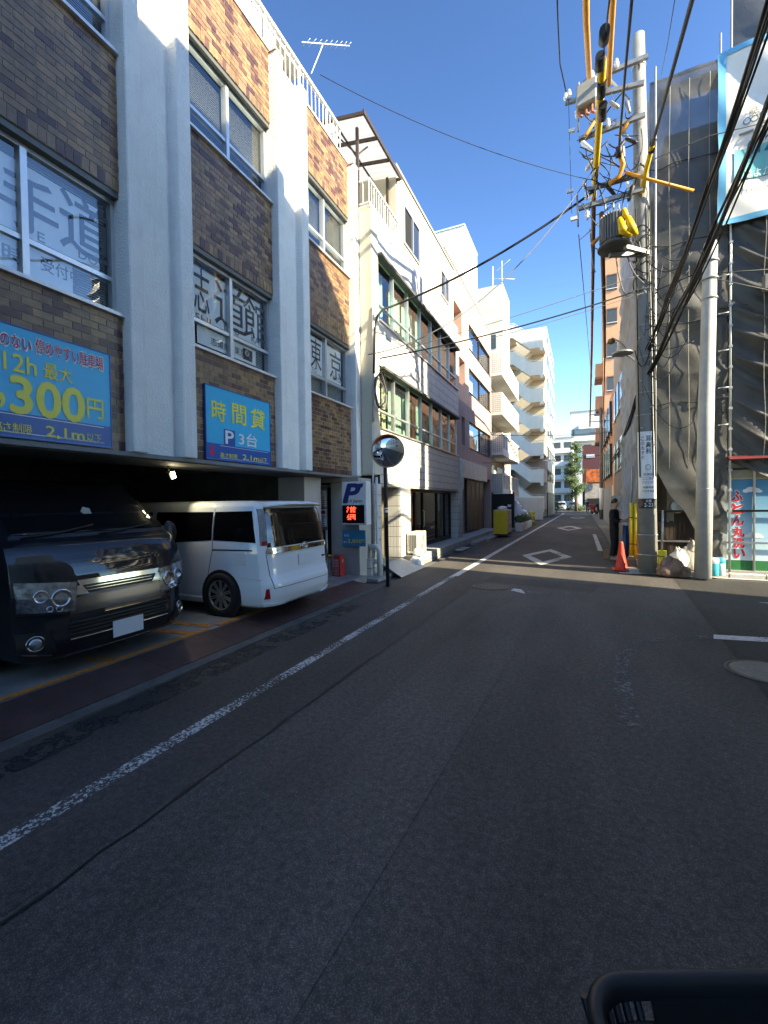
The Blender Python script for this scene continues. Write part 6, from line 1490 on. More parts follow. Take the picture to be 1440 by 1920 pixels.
# sleeves and conductors
wires_n = [0]
def wire(name, label, pts, r, m, n=6, group=None):
    o = MB().tube(pts, r, n).build(name, m); tag(o, label, 'cable', group); return o
WBLK = mat('cable_black', (.012, .012, .013), .55, var=.1)
WGRY = mat('cable_grey', (.14, .14, .14), .55, var=.1)
pw = thing('sleeved_power_line', 'orange sleeved power line running down from the top frame edge, leftmost', 'power line', (0.187, 11.300, 11.322))
MB().tube([(0.092, 8.000, 10.806), (0.113, 9.400, 10.816), (0.198, 11.280, 11.300)], .058, 10).build('sleeve', OCOV, pw)
pw = thing('sleeved_power_line', 'orange sleeved power line ending at the upper right insulator', 'power line', (0.579, 11.300, 11.400))
MB().tube([(0.564, 8.000, 10.801), (0.540, 9.000, 10.603), (0.584, 10.600, 11.113), (0.588, 11.280, 11.026)], .055, 10).build('sleeve', OCOV, pw)
pw = thing('sleeved_power_line', 'long yellow and brown sleeved line passing the pole toward the street end', 'power line', (0.284, 12.000, 8.952))
MB().tube([(0.367, 6.200, 8.091), (0.354, 7.000, 8.439), (0.350, 8.200, 8.939)], .012, 6).build('conductor', WBLK, pw)
MB().tube([(0.343, 8.200, 8.925), (0.334, 9.600, 8.995), (0.327, 11.400, 9.300), (0.293, 12.400, 9.167)], .062, 10).build('sleeve', YCOV, pw)
MB().tube([(0.306, 12.400, 9.216), (0.374, 16.000, 9.656), (0.502, 24.000, 9.503), (0.626, 38.000, 7.452)], [.055, .055, .06, .05], 8).build('sleeve', mat('sleeve_brown', (.20, .10, .045), .6, var=.2), pw)
for u_, p, q_ in ((0, (0.338, 7.400, 8.648), (0.337, 7.700, 8.751)), (0, (0.306, 8.050, 8.882), (0.299, 8.300, 8.894)), (0, (0.350, 8.600, 8.912), (0.345, 8.900, 8.919)), (0, (0.383, 9.000, 8.835), (0.379, 9.350, 8.864))): MB().tube([p, q_], .075, 10).build('end_collar', WBLK, pw)
pw = thing('sleeved_power_line', 'second brown sleeved line hanging past the terracotta tower edge', 'power line', (0.573, 14.000, 9.049))
MB().tube([(0.478, 12.200, 8.759), (0.626, 15.000, 8.453), (0.826, 19.000, 8.622), (1.062, 24.000, 8.639)], .06, 8).build('sleeve', mat('sleeve_brown', (.20, .10, .045)), pw)
MB().tube([(1.063, 24.000, 8.768), (1.348, 32.000, 7.859), (1.633, 38.000, 7.368)], .03, 6).build('conductor', WBLK, pw)
pw = thing('black_service_cable', 'thick black cable with yellow sleeve slanting from the top edge to the pole', 'cable', (1.305, 11.300, 8.805))
MB().tube([(1.128, 5.200, 7.003), (1.184, 6.200, 7.449), (1.255, 7.800, 8.044), (1.338, 10.600, 8.921)], .028, 8).build('cable', WBLK, pw)
MB().tube([(1.341, 10.550, 8.916), (1.293, 11.200, 8.800), (1.249, 11.350, 8.484)], .05, 10).build('sleeve', YCOV, pw)
MB().tube([(1.353, 10.500, 8.971), (1.341, 10.700, 8.884)], .062, 10).build('end_collar', WBLK, pw)
pw = thing('black_service_cable', 'black cable dropping straight from the top edge to an orange sleeve', 'cable', (0.812, 11.200, 9.244))
MB().tube([(0.626, 6.400, 8.305), (0.658, 7.200, 8.569), (0.714, 8.800, 9.055), (0.767, 11.000, 9.291)], .022, 8).build('cable', WBLK, pw)
MB().tube([(0.767, 11.000, 9.325), (0.861, 11.150, 9.100), (0.801, 11.200, 8.897), (0.590, 11.200, 8.787)], .052, 10).build('sleeve', OCOV, pw)
MB().tube([(0.774, 10.950, 9.378), (0.771, 11.050, 9.199)], .064, 10).build('end_collar', WBLK, pw)
pw = thing('orange_guy_sleeve', 'orange sleeved stay reaching right from the pole across the netting', 'cable', (0.988, 11.200, 8.896))
MB().tube([(0.906, 11.200, 8.946), (1.399, 11.250, 8.662), (2.222, 11.500, 8.333)], .034, 10).build('sleeve', OCOV, pw)
# telephone bundles over the right kerb
rr = random.Random(11)
for k, (pa, pb, pc, pd, lab) in enumerate((((1.488, 4.600, 5.968), (1.655, 7.600, 6.087), (1.614, 10.400, 5.699), (1.335, 11.400, 5.051), 'upper thick black telephone bundle sweeping past the banner'),
                             ((1.625, 4.800, 5.427), (1.732, 7.400, 5.434), (1.647, 9.800, 5.147), (1.355, 11.400, 4.516), 'lower black telephone bundle sweeping in front of the netting'))):
    t = thing('telephone_cable_bundle', lab, 'cable', pd, group=None)
    for i in range(6):
        o_ = [Vector((rr.uniform(-.07, .07), rr.uniform(-.05, .05), rr.uniform(-.07, .07))) for _ in range(4)]
        pts = [Vector(p)+o for p, o in zip((pa, pb, pc, pd), o_)]
        c_ = []
        for s_ in range(3):
            for j in range(6):
                f = j/6; c_.append(pts[s_].lerp(pts[s_+1], f)-Vector((0, 0, .04*math.sin(f*math.pi))))
        c_.append(pts[3]); MB().tube(c_, rr.choice((.012, .018, .026)), 6).build('strand', WBLK, t)
t = thing('telephone_cable_bundle', 'black cable bundle descending from the pole along the far right houses', 'cable', (1.253, 11.800, 4.388))
for i in range(4):
    o_ = Vector((rr.uniform(-.06, .06), 0, rr.uniform(-.1, .1)))
    MB().tube([Vector(p)+o_*f for p, f in zip(((1.347, 11.500, 4.663), (1.454, 15.000, 4.344), (1.565, 20.000, 3.986), (1.884, 38.000, 4.062)), (1, 1.2, 1.6, 1))], .022, 6).build('strand', WBLK, t)
# cross-street cables to the left buildings
def span(a, b2, drop, n=16): return sag(a, b2, drop, n)
wire('service_drop', 'thick black cable swooping from the pole to the tiled building corner', span((0.382, 11.400, 8.896), (-4.380, 10.469, 6.762), .22)+[Vector(p) for p in ((-4.360, 9.750, 6.380), (-4.360, 9.437, 6.108), (-4.360, 9.280, 5.765), (-4.360, 9.189, 4.694))], .028, WBLK, 8)
wire('service_drop', 'thin cable crossing above the thick one to the tiled building', span((0.416, 11.400, 9.513), (-4.380, 8.936, 5.049), .9), .012, WGRY)
wire('service_drop', 'black cable strung low across the street below the thick one', span((1.315, 11.400, 6.411), (-4.360, 9.526, 5.136), .12), .016, WBLK)
wire('service_drop', 'thin wire just above the low black street cable', span((1.315, 11.400, 6.740), (-4.360, 9.528, 5.187), .05), .007, WGRY)
wire('service_drop', 'lowest thin wire across the street to the tiled building', span((1.315, 11.400, 6.317), (-4.360, 9.522, 5.009), .1), .006, WGRY)
wire('service_drop', 'fine wire running from the pole up to the brick building roof', span((0.360, 11.400, 9.048), (-5.000, 8.084, 10.755), .25), .007, WBLK)
wire('service_drop', 'far thin wire crossing the sky near the stair building', span((2.374, 40.000, 7.183), (-5.000, 24.568, 5.425), .15), .02, WGRY)
wire('service_drop', 'second far thin wire crossing in front of the balconies', span((2.370, 40.000, 5.462), (-5.000, 24.504, 3.848), .15), .02, WGRY)
wire('earth_wire', 'twisted thin black wire hanging from the top edge at the sky centre', [Vector(p) for p in ((-0.350, 8.000, 10.525), (-0.370, 9.000, 10.645), (-0.397, 10.600, 11.300), (-0.286, 11.250, 11.165))], .014, WBLK)
wire('earth_wire', 'fine vertical wire between the two left insulator blocks', [Vector(p) for p in ((-0.241, 11.250, 11.086), (-0.222, 11.250, 10.106), (-0.182, 11.250, 8.384))], .006, WBLK)
wire('earth_wire', 'looping blue-black jumper wire left of the crossarms', [Vector(p) for p in ((0.270, 11.200, 10.136), (0.093, 11.150, 9.899), (0.136, 11.150, 9.551), (0.267, 11.200, 9.208), (0.090, 11.150, 8.908), (0.156, 11.200, 8.620))], .012, WBLK)
wire('earth_wire', 'thin overhead wire at the upper right sky', [Vector(p) for p in ((1.006, 6.000, 7.506), (1.143, 7.500, 8.198), (1.278, 9.000, 9.000))], .005, WGRY)
wire('earth_wire', 'fine wire with spacers running to the far pole top', [Vector(p) for p in ((-0.042, 13.000, 8.813), (0.131, 18.000, 9.160), (0.620, 30.000, 8.848), (1.545, 40.500, 8.197))], .012, WGRY)
wire('span_wire', 'thin wires fanning in front of the netting near the white pole', [Vector(p) for p in ((1.505, 11.300, 6.269), (2.147, 11.100, 6.379), (3.322, 10.800, 6.077))], .010, WBLK)
wire('span_wire', 'grey wire running right across the dark net folds', [Vector(p) for p in ((1.525, 11.300, 6.091), (2.378, 10.900, 6.181), (3.231, 10.500, 5.562))], .008, WGRY)
wire('span_wire', 'thin wire crossing the netting below the banner edge', [Vector(p) for p in ((1.426, 11.300, 9.111), (2.437, 11.200, 9.197), (3.300, 10.900, 8.943))], .010, WGRY)
for k in range(6):
    a = [((1.472, 11.350, 6.588)), ((1.525, 11.300, 7.130)), ((1.605, 11.300, 5.498)), ((1.425, 11.300, 5.821)), ((1.465, 11.300, 5.174)), ((1.505, 11.300, 6.096))][k]
    b2 = [((1.821, 11.300, 6.739)), ((2.072, 11.200, 6.855)), ((1.930, 11.200, 5.968)), ((1.814, 11.250, 5.272)), ((1.746, 11.250, 5.684)), ((2.147, 11.100, 6.048))][k]
    wire('tangled_wire', 'loose tangled black wires hanging between the utility pole and the netting', sag(a, b2, .12+.05*k, 10), .008, WBLK, 5, 'tangled wires at the utility pole')
for k in range(26):
    z0_ = rr.uniform(4.2, 7.6); a = pp(z0_)+Vector((rr.uniform(-.2, .22), -rr.uniform(.2, .3), 0)); b2 = pp(z0_+rr.uniform(-.9, .7))+Vector((rr.uniform(-.25, 1.0), -rr.uniform(.2, .4), 0))
    wire('tangled_wire', 'loose tangled black wires hanging between the utility pole and the netting', sag(a, b2, rr.uniform(.05, .5), 10), rr.choice((.006, .008, .012)), (WBLK, WGRY)[k % 3 == 0], 5, 'tangled wires at the utility pole')
# cable coil on the tiled building corner
cc = thing('cable_coil', 'loop of spare cable hanging on the tiled building corner', 'cable coil', (-4.360, 9.292, 4.288))
for i in range(4):
    c_ = Vector((-4.330, 9.435, 4.317)); r1, r2 = .24+.04*i, .30+.05*i
    MB().tube([c_+Vector((.015*i, r1*math.cos(t*math.pi/9), r2*math.sin(t*math.pi/9)+.05*math.sin(t*1.3+i))) for t in range(19)], .016, 6, False).build('loop', (WGRY, WBLK)[i % 2], cc)
MB().tube([(-4.400, 9.294, 6.270), (-4.400, 9.210, 3.597)], .03, 8).build('conduit', pipe, cc)
# sodium street lamp on the utility pole
sl_ = thing('street_lamp', 'flat grey street lamp on a bent arm beside the utility pole', 'street lamp', (1.116, 11.500, 5.056))
MB().tube([(1.274, 11.500, 4.673), (1.100, 11.900, 5.031), (0.935, 12.200, 5.272)], .025, 8).build('arm', ARM, sl_)
lc = Vector((0.916, 12.100, 5.245)); MB().lathe([(.02, .07), (.08, .06), (.22, .015), (.24, -.02), (.22, -.03), (.10, -.05), (.02, -.06)], lc, 22).build('shade', mat('lamp_shade', (.30, .30, .29), .4, .3), sl_)
sl2 = thing('street_lamp', 'small brown lamp head high on the far side of the pole', 'street lamp', (0.806, 13.500, 6.076))
MB().tube([(1.045, 13.000, 5.636), (0.920, 13.300, 5.920), (0.780, 13.500, 6.095)], .022, 8).build('arm', ARM, sl2)
MB().lathe([(.03, .06), (.09, .03), (.10, -.05), (.03, -.09)], (0.754, 13.500, 6.027), 14).build('head', mat('lamp_amber', (.22, .15, .05), .4), sl2)
# pale slender pole
wp = thing('white_pole', 'slender pale grey steel pole standing at the kerb before the netting', 'pole', (2.33, 11.05, .07))
WPM = mat('pole_pale', (.52, .515, .49), .85, 0, var=.10, vs=5, stain=.35, spec=.2)
MB().tube([(2.31, 11.05, .05), (2.36, 11.05, 3.5), (2.43, 11.05, 6.88), (2.432, 11.05, 6.95)], [.155, .14, .122, .10], 24).build('shaft', WPM, wp)
for zz in (1.9, 5.8, 6.2, 6.55): MB().lathe([(.14, -.02), (.152, 0), (.14, .02)], (2.31+.0177*zz, 11.05, zz), 24).build('band', M_steel(), wp)
for k in range(5): MB().tube([(2.36+.0177*4+.12, 11.0, 3.2+k*.75), (2.72, 10.98, 3.2+k*.75)], .010, 5).build('step_rung', M_steel(), wp)
# far utility pole
fp = thing('utility_pole', 'distant weathered utility pole near the street end', 'utility pole', (1.55, 41, .05))
MB().tube([(1.55, 41, .0), (1.5, 41, 9.4)], [.17, .11], 14).build('shaft', mat('pole_weathered', (.17, .15, .13), .9, var=.3, vs=3), fp)
MB().tube([(1.549, 41, .9), (1.538, 41, 2.7)], [.172, .166], 14).build('sleeve_sheet', SWHT, fp)
for zz in (8.9, 8.3, 7.4): MB().bar((.6, 41, zz), (1.9, 41, zz), .08, .08).build('crossarm', ARM, fp)
for xx in (.7, 1.1, 1.75): insulator((xx, 41, 8.95), fp)
MB().lathe([(.22, -.35), (.25, -.3), (.25, .35), (.1, .42)], (1.85, 40.8, 6.2), 14).build('transformer', mat('support_dark', (.07, .07, .07)), fp)
# yellow cable guards
YG = mat('guard_yellow', (.72, .56, .02), .5, var=.1, vs=8)
for lab, x, y, z0, z1, r_ in (('tall yellow cable guard, left of the pair behind the utility pole', (1.130, 12.400, 0.863)[0], 12.4, .15, 1.62, .05), ('tall yellow cable guard, right of the pair behind the utility pole', (1.219, 12.250, 0.875)[0], 12.25, .15, 1.60, .045), ('short thick yellow cable guard in front of the scaffold foot', (1.623, 11.350, 0.352)[0], 11.35, .05, .56, .085)):
    t = thing('cable_guard', lab, 'cable guard', (x, y, z0), group='yellow cable guards')
    MB().tube([(x, y, z0), (x+.01, y, z1)], r_, 14).build('guard_tube', YG, t)
    for zz in (.3, .75): MB().tube([(x, y, z0+(z1-z0)*zz), (x, y, z0+(z1-z0)*zz+.02)], r_+.004, 14).build('strap', M_black(), t)
    MB().tube([(x, y, z1-.1), (x+.02, y, z1+.9)], .02, 6).build('stay_wire', M_steel(), t)
# traffic cone
cn = thing('traffic_cone', 'orange-red traffic cone with black base at the kerb', 'traffic cone', ((0.874, 11.950, 0.013)[0], 11.95, .0))
cp_ = Vector(cn.location)
CONE = mat('cone_red', (.72, .055, .03), .45, var=.08)
MB().obox(cp_+Vector((0, 0, .02)), (.19, 0, 0), (0, .19, 0), (0, 0, .02)).build('base', CONE, cn, bevel=.02)
MB().lathe([(.145, .04), (.135, .06), (.085, .35), (.045, .64), (.038, .68), (.03, .69)], cp_, 24).build('body', CONE, cn)
# bags, buckets and rubble at the scaffold foot
tag(blob('rubble_bag', mat('bag_brown', (.24, .15, .11), .4, var=.25, vs=8, bump=1, bs=9), None, (1.80, 11.25, .02), .28, .2, .25, 5, .26, 34, 20), 'crumpled brown bag slumped between the yellow guard and the pale pole', 'bag')
tag(blob('white_sack', BAGW, None, (2.0, 11.75, .1), .18, .16, .30, 8, .3, 16, 10), 'white plastic sack heaped behind the crumpled brown bag', 'bag')
tag(blob('white_sack', mat('sack_cream', (.50, .46, .38), .8, var=.2, bump=.5), None, (2.25, 11.9, .1), .2, .2, .40, 9, .3, 16, 10), 'cream sack leaning behind the pale pole', 'bag')
CAN = mat('can_teal', (.05, .38, .46), .35, .2, var=.15, vs=12)
for x, y, h_, lb, m_ in ((2.53, 11.2, .36, 'turquoise paint can right of the pale pole', CAN), (2.67, 11.3, .36, 'white labelled paint can with turquoise lid beside the scaffold tube', POR)):
    t = thing('paint_can', lb, 'paint can', (x, y, .08))
    MB().lathe([(.08, 0), (.085, .01), (.085, h_), (.08, h_+.01)], (x, y, .08), 20).build('body', m_, t)
    MB().lathe([(.088, h_*.72), (.090, h_*.74), (.090, h_+.005), (.07, h_+.015)], (x, y, .08), 20).build('lid', CAN if m_ is POR else POR, t)
# fan-like ventilator and crate inside the scaffold
vf = thing('wall_ventilator', 'round dark ventilator behind the scaffold bars', 'ventilator', (2.1, 12.4, 1.4))
MB().lathe([(.16, 0), (.17, .05), (.15, .2), (.13, .2)], (2.1, 12.55, 1.52), 20, (0, -1, .0)).build('drum', M_steel(), vf)
for i in range(5): 
    a = i*1.257; MB().obox(Vector((2.1+.07*math.cos(a), 12.37, 1.52+.07*math.sin(a))), (.05*math.cos(a), 0, .05*math.sin(a)), (-.02*math.sin(a), .012, .02*math.cos(a)), (0, .003, 0)).build('blade', M_black(), vf)
cb = thing('wooden_screen', 'dark slatted wooden screen behind the rubble bags', 'screen', (1.9, 12.3, .07))
for k in range(7): MB().box(1.66+k*.085, 1.735+k*.085, 12.30, 12.33, .08, 1.15+.03*(k % 2)).build('slat', mat('old_wood', (.05, .035, .025), .9, var=.3), cb)
# tool boxes beside the cone
for lb, c_, s_ in (('black toolbox lying beside the traffic cone', ((1.100, 12.200, 0.119)[0], 12.2, .14), (.13, .10, .13)), ('small black case stacked behind the toolbox', ((1.185, 12.500, 0.323)[0], 12.55, .25), (.10, .10, .19))):
    t = thing('tool_box', lb, 'toolbox', c_)
    MB().obox(c_, (s_[0], 0, 0), (0, s_[1], 0), (0, 0, s_[2])).build('case', M_black(), t, bevel=.02); MB().tube([Vector(c_)+Vector((-.06, 0, s_[2])), Vector(c_)+Vector((-.05, 0, s_[2]+.04)), Vector(c_)+Vector((.05, 0, s_[2]+.04)), Vector(c_)+Vector((.06, 0, s_[2]))], .01, 6).build('handle', M_steel(), t)
# blue tarp in the worker's hands
bt_ = []
for i in range(14):
    row = []
    for j in range(9):
        s_ = j/8; v_ = i/13; p0 = Vector((1.036, 13.600, 0.998)).lerp(Vector((1.008, 13.600, 0.118)), v_); p1 = Vector((1.164, 13.600, 0.999)).lerp(Vector((1.239, 13.600, 0.084)), v_)
        p = p0.lerp(p1, s_); p.y += .05*math.sin(s_*9+v_*2)+.03*math.sin(v_*8); row.append(p)
    bt_.append(row)
tag(MB().grid(bt_).build('blue_tarp', mat('tarp_blue', (.02, .08, .22), .5, var=.1), fix=False), 'blue tarpaulin hanging from the worker hands beside the cone', 'tarp')

# ================================================================ people
def skinned(name, nodes, edges, m, parent, sub=2, local=True):
    """nodes: (x, y, z, rx, ry); one continuous skin grown on the joints"""
    me = bpy.data.meshes.new(name); me.from_pydata([n[:3] for n in nodes], edges, [])
    o = bpy.data.objects.new(name, me); C.objects.link(o)
    sk = o.modifiers.new('skin', 'SKIN'); sk.use_smooth_shade = True
    for i, d in enumerate(me.skin_vertices[0].data):
        d.radius = (nodes[i][3], nodes[i][4]); d.use_root = (i == 0)
    ss = o.modifiers.new('sub', 'SUBSURF'); ss.levels = ss.render_levels = sub
    dg = bpy.context.evaluated_depsgraph_get(); m2 = bpy.data.meshes.new_from_object(o.evaluated_get(dg))
    bpy.data.objects.remove(o); m2.materials.clear(); m2.materials.append(m)
    o = bpy.data.objects.new(name, m2); C.objects.link(o); o.parent = parent
    return o
SKIN = mat('skin_tone', (.50, .30, .21), .55, var=.06, vs=20)
CLB = mat('cloth_black', (.012, .012, .014), .85, var=.25, vs=14)
CLD = mat('cloth_dark', (.016, .016, .018), .85, var=.25, vs=14)
HAIR = mat('hair_brown', (.035, .022, .014), .6, var=.3, vs=40)
SHOE = mat('shoe_grey', (.30, .29, .28), .7, var=.2)
def person(label, loc, rz, trousers, shirt, s=1, stride=0):
    """faces local +X, looking down at the hands"""
    t = thing('person', label, 'person', loc, rz); t.scale = (s, s, s)
    N = [(0, 0, .93, .06, .09), (.0, 0, 1.12, .06, .09), (-.01, 0, 1.30, .075, .12), (-.01, 0, 1.42, .07, .09), (.015, 0, 1.48, .05, .05), (.045, 0, 1.55, .075, .07), (.06, 0, 1.62, .09, .075), (.045, 0, 1.68, .055, .05)]
    E_ = [(0, 1), (1, 2), (2, 3), (3, 4), (4, 5), (5, 6), (6, 7)]
    def add(n, to): N.append(n); E_.append((to, len(N)-1)); return len(N)-1
    add((.145, 0, 1.59, .014, .014), 6)
    hands = {}
    for sg in (-1, 1):
        a = add((.0, sg*.17, 1.38, .055, .055), 2); a = add((.03, sg*.215, 1.12, .043, .043), a); a = add((.22, sg*.13, 1.10, .032, .032), a); a = add((.29, sg*.085, 1.13, .024, .034), a); hands[sg] = a
        for k, (dx, dy, dz) in enumerate(((.05, -.035, .01), (.055, -.03, -.012), (.05, -.03, -.032), (.04, -.03, -.05))):
            b = add((.29+dx, sg*(.085+dy*.3), 1.13+dz, .009, .009), a); add((.29+dx*1.5, sg*(.085+dy*1.2), 1.13+dz*1.1, .008, .008), b)
        b = add((.30, sg*.06, 1.165, .010, .010), a); add((.33, sg*.04, 1.175, .008, .008), b)
        l = add((.0+stride*sg*.02, sg*.09, .86, .06, .06), 0); l = add((.02+stride*sg*.13, sg*.095, .48, .05, .05), l); l = add((-.02+stride*sg*.24, sg*.10, .10, .042, .042), l); l = add((.03+stride*sg*.24, sg*.105, .045, .04, .042), l); add((.15+stride*sg*.24, sg*.11, .032, .03, .04), l)
    skinned('body', N, E_, SKIN, t)
    sh = [(0, 0, .82, .128, .168), (0, 0, 1.12, .122, .165), (-.01, 0, 1.30, .125, .175), (-.005, 0, 1.43, .075, .085)]; se = [(0, 1), (1, 2), (2, 3)]
    for sg in (-1, 1):
        k = len(sh); sh += [(0, sg*.175, 1.385, .075, .075), (.03, sg*.22, 1.12, .062, .062), (.20, sg*.14, 1.10, .048, .048)]; se += [(2, k), (k, k+1), (k+1, k+2)]
    skinned('shirt', sh, se, shirt, t)
    tr = [(0, 0, 1.0, .125, .165), (0, 0, .90, .125, .165)]; te = [(0, 1)]
    for sg in (-1, 1):
        k = len(tr); tr += [(0+stride*sg*.02, sg*.092, .84, .105, .10), (.02+stride*sg*.13, sg*.097, .48, .082, .082), (-.02+stride*sg*.24, sg*.102, .11, .066, .066)]; te += [(1, k), (k, k+1), (k+1, k+2)]
    skinned('trousers', tr, te, trousers, t)
    for sg in (-1, 1):
        x0 = stride*sg*.24
        rows = []
        for i, (x, w, h0) in enumerate(((-.07, .03, .07), (-.04, .045, .10), (.04, .045, .10), (.12, .05, .07), (.19, .04, .05), (.215, .015, .03))):
            rows.append([(x0+x, sg*.107+w*math.cos(a), max(.004, h0/2+h0/2*math.sin(a))) for a in [j*math.pi/5 for j in range(10)]])
        q = MB().grid(rows, True, True); q.add(rows[0], [range(10)]); q.add(rows[-1], [range(10)]); q.build('shoe', SHOE, t, local=True)
    # hair cap with a fringe
    rows = []
    for i in range(8):
        th = math.pi*.62*i/7; rows.append([(.035-.012*i/7+.105*math.sin(th)*math.cos(a)*(1 if math.cos(a) < 0 else .86-.25*(i/7)), .092*math.sin(th)*math.sin(a), 1.635+.105*math.cos(th)*(1 if math.cos(a) < .2 or i < 4 else .6)+.006*math.sin(a*5+i)) for a in [j*2*math.pi/16 for j in range(16)]])
    MB().grid(rows, True, True).build('hair', HAIR, t, local=True)
    for sg in (-1, 1):
        MB().lathe([(.004, 0), (.024, .008), (.02, .016), (.004, .018)], (.035, sg*.072, 1.60), 10, (0, sg, 0)).build('ear', SKIN, t, local=True)
        MB().lathe([(.002, 0), (.011, .003), (.002, .006)], (.128, sg*.032, 1.612), 8, (1, sg*.3, 0)).build('eye', M_black(), t, local=True)
    MB().obox((.118, 0, 1.548), (.004, 0, 0), (0, .022, 0), (0, 0, .004)).build('mouth', mat('lip', (.33, .13, .11), .5), t, local=True)
    return t
fx = (0.853, 14.030, 0.000)
wk = person('man in black top and trousers looking down at a phone beside the cone', (fx[0]-.02, fx[1]-.2, .0), math.radians(-18), CLB, CLB, 1.0)
ph_ = thing('phone', 'small dark phone held by the man in black', 'phone', (fx[0]+.30, fx[1]-.32, 1.16))
MB().obox((fx[0]+.315, fx[1]-.32, 1.17), (.055, .0, .03), (0, .036, 0), (-.003, 0, .005)).build('handset', M_black(), ph_)
bgp = thing('paper_bag', 'small brown paper bag standing at the man feet', 'bag', (fx[0]-.20, fx[1]+.1, 0))
MB().add([(fx[0]-.28, fx[1]+.02, .005), (fx[0]-.13, fx[1]+.02, .005), (fx[0]-.13, fx[1]+.16, .005), (fx[0]-.28, fx[1]+.16, .005), (fx[0]-.27, fx[1]+.03, .30), (fx[0]-.14, fx[1]+.04, .32), (fx[0]-.14, fx[1]+.14, .31), (fx[0]-.27, fx[1]+.14, .29)], [(0, 3, 2, 1), (0, 1, 5, 4), (1, 2, 6, 5), (2, 3, 7, 6), (3, 0, 4, 7)]).build('sack', mat('kraft', (.28, .18, .10), .9, var=.15), bgp)
person('distant pedestrian in dark clothes walking near the street end', (.75, 66, .0), math.radians(-90), mat('denim', (.06, .09, .16), .9), CLD, 1.0, 1)
# ================================================================ left-hand small things
yc = thing('yellow_cart', 'yellow and grey roll cart of stacked boxes parked by the left kerb', 'cart', (-3.4, 21.5, 0))
YB_ = mat('cart_yellow', (.62, .42, .01), .5, var=.08); GBx = mat('cart_grey', (.52, .50, .46), .6, var=.08)
B('yellow_cover', YB_, yc, -3.78, -3.14, 20.9, 20.95, .17, 1.28); B('load', GBx, yc, -3.77, -3.15, 20.951, 22.3, .20, 1.30, bevel=.02); B('tray', M_black(), yc, -3.8, -3.12, 20.9, 22.35, .13, .169)
for i in range(3): B('box_seam', mat('seam_dark', (.15, .14, .12), .7), yc, -3.149, -3.146, 20.96, 22.29, .5+i*.3, .515+i*.3)
B('logo_patch', YB_, yc, -3.149, -3.145, 21.2, 21.6, 1.0, 1.15); B('logo_patch', mat('patch_orange', (.60, .22, .03), .6), yc, -3.149, -3.145, 21.6, 21.95, .40, .62)
tag(blob('white_parcel', BAGW, None, (-3.45, 21.5, 1.30), .22, .3, .12, 3, .2), 'flat white parcel lying on top of the yellow cart', 'parcel')
for xx in (-3.7, -3.22):
    for yy in (21.05, 22.2): MB().lathe([(.06, -.02), (.065, 0), (.06, .02)], (xx, yy, .065), 12, (1, 0, 0)).build('castor', M_black(), yc)
gp = thing('black_gate', 'black board gate with a small white notice beside the balconies', 'gate', (-4.4, 28, 0))
B('board', mat('gate_black', (.008, .008, .009), .6), gp, -4.95, -3.72, 27.1, 27.16, .1, 2.15); B('notice', SWHT, gp, -4.05, -3.85, 27.09, 27.098, 1.35, 1.5)
for xx in (-4.97, -3.70): B('gate_post', M_black(), gp, xx-.04, xx+.04, 27.06, 27.2, .06, 2.25)
LEAF = []
for i, c_ in enumerate(((.045, .085, .022), (.065, .115, .03), (.028, .06, .016), (.10, .14, .035))): LEAF.append(mat('leaf_%d' % i, c_, .6, var=.3, vs=4))
def leaves(name, parent, pts, size, seed, mats=LEAF):
    """leaf faces around the given centres, four leaf tones"""
    rr = random.Random(seed); q = MB(); idx = []
    for c_ in pts:
        c_ = Vector(c_); a = Vector((rr.gauss(0, 1), rr.gauss(0, 1), rr.gauss(0, 1))).normalized(); b = a.orthogonal().normalized(); n = a.cross(b)
        s_ = size*rr.uniform(.6, 1.3)
        q.add([c_-a*s_, c_-b*s_*.45, c_+a*s_+n*s_*.2, c_+b*s_*.45], [(0, 1, 2, 3)]); idx.append(rr.choice((0, 0, 1, 1, 2, 2, 3)))
    o = q.build(name, list(mats), parent, fix=False); o.data.polygons.foreach_set('material_index', idx)
    return stuff(o)
pl = thing('planter', 'white block planter with clipped shrubs along the left kerb', 'planter', (-3.1, 27.5, 0))
for k in range(6): B('planter_block', mat('planter_white', (.62, .61, .58), .8, var=.06, stain=.3), pl, -3.38, -2.98, 25.3+k*.82, 26.08+k*.82, .0, .46, bevel=.02)
rr = random.Random(4)
leaves('shrub', pl, [(-3.18+rr.gauss(0, .12), rr.uniform(25.4, 30.1), .48+abs(rr.gauss(0, .17))) for _ in range(1500)], .045, 2)
yb2 = thing('yellow_bollard', 'yellow rubber bollard sleeve at the end of the planter', 'bollard', (-3.0, 31.2, 0))
MB().lathe([(.16, 0), (.16, .9), (.12, 1.0), (.03, 1.03)], (-3.05, 31.3, .0), 16).build('sleeve', YG, yb2)
for zz in (.3, .7): MB().lathe([(.163, zz), (.163, zz+.06)], (-3.05, 31.3, 0), 16).build('band', SWHT, yb2)
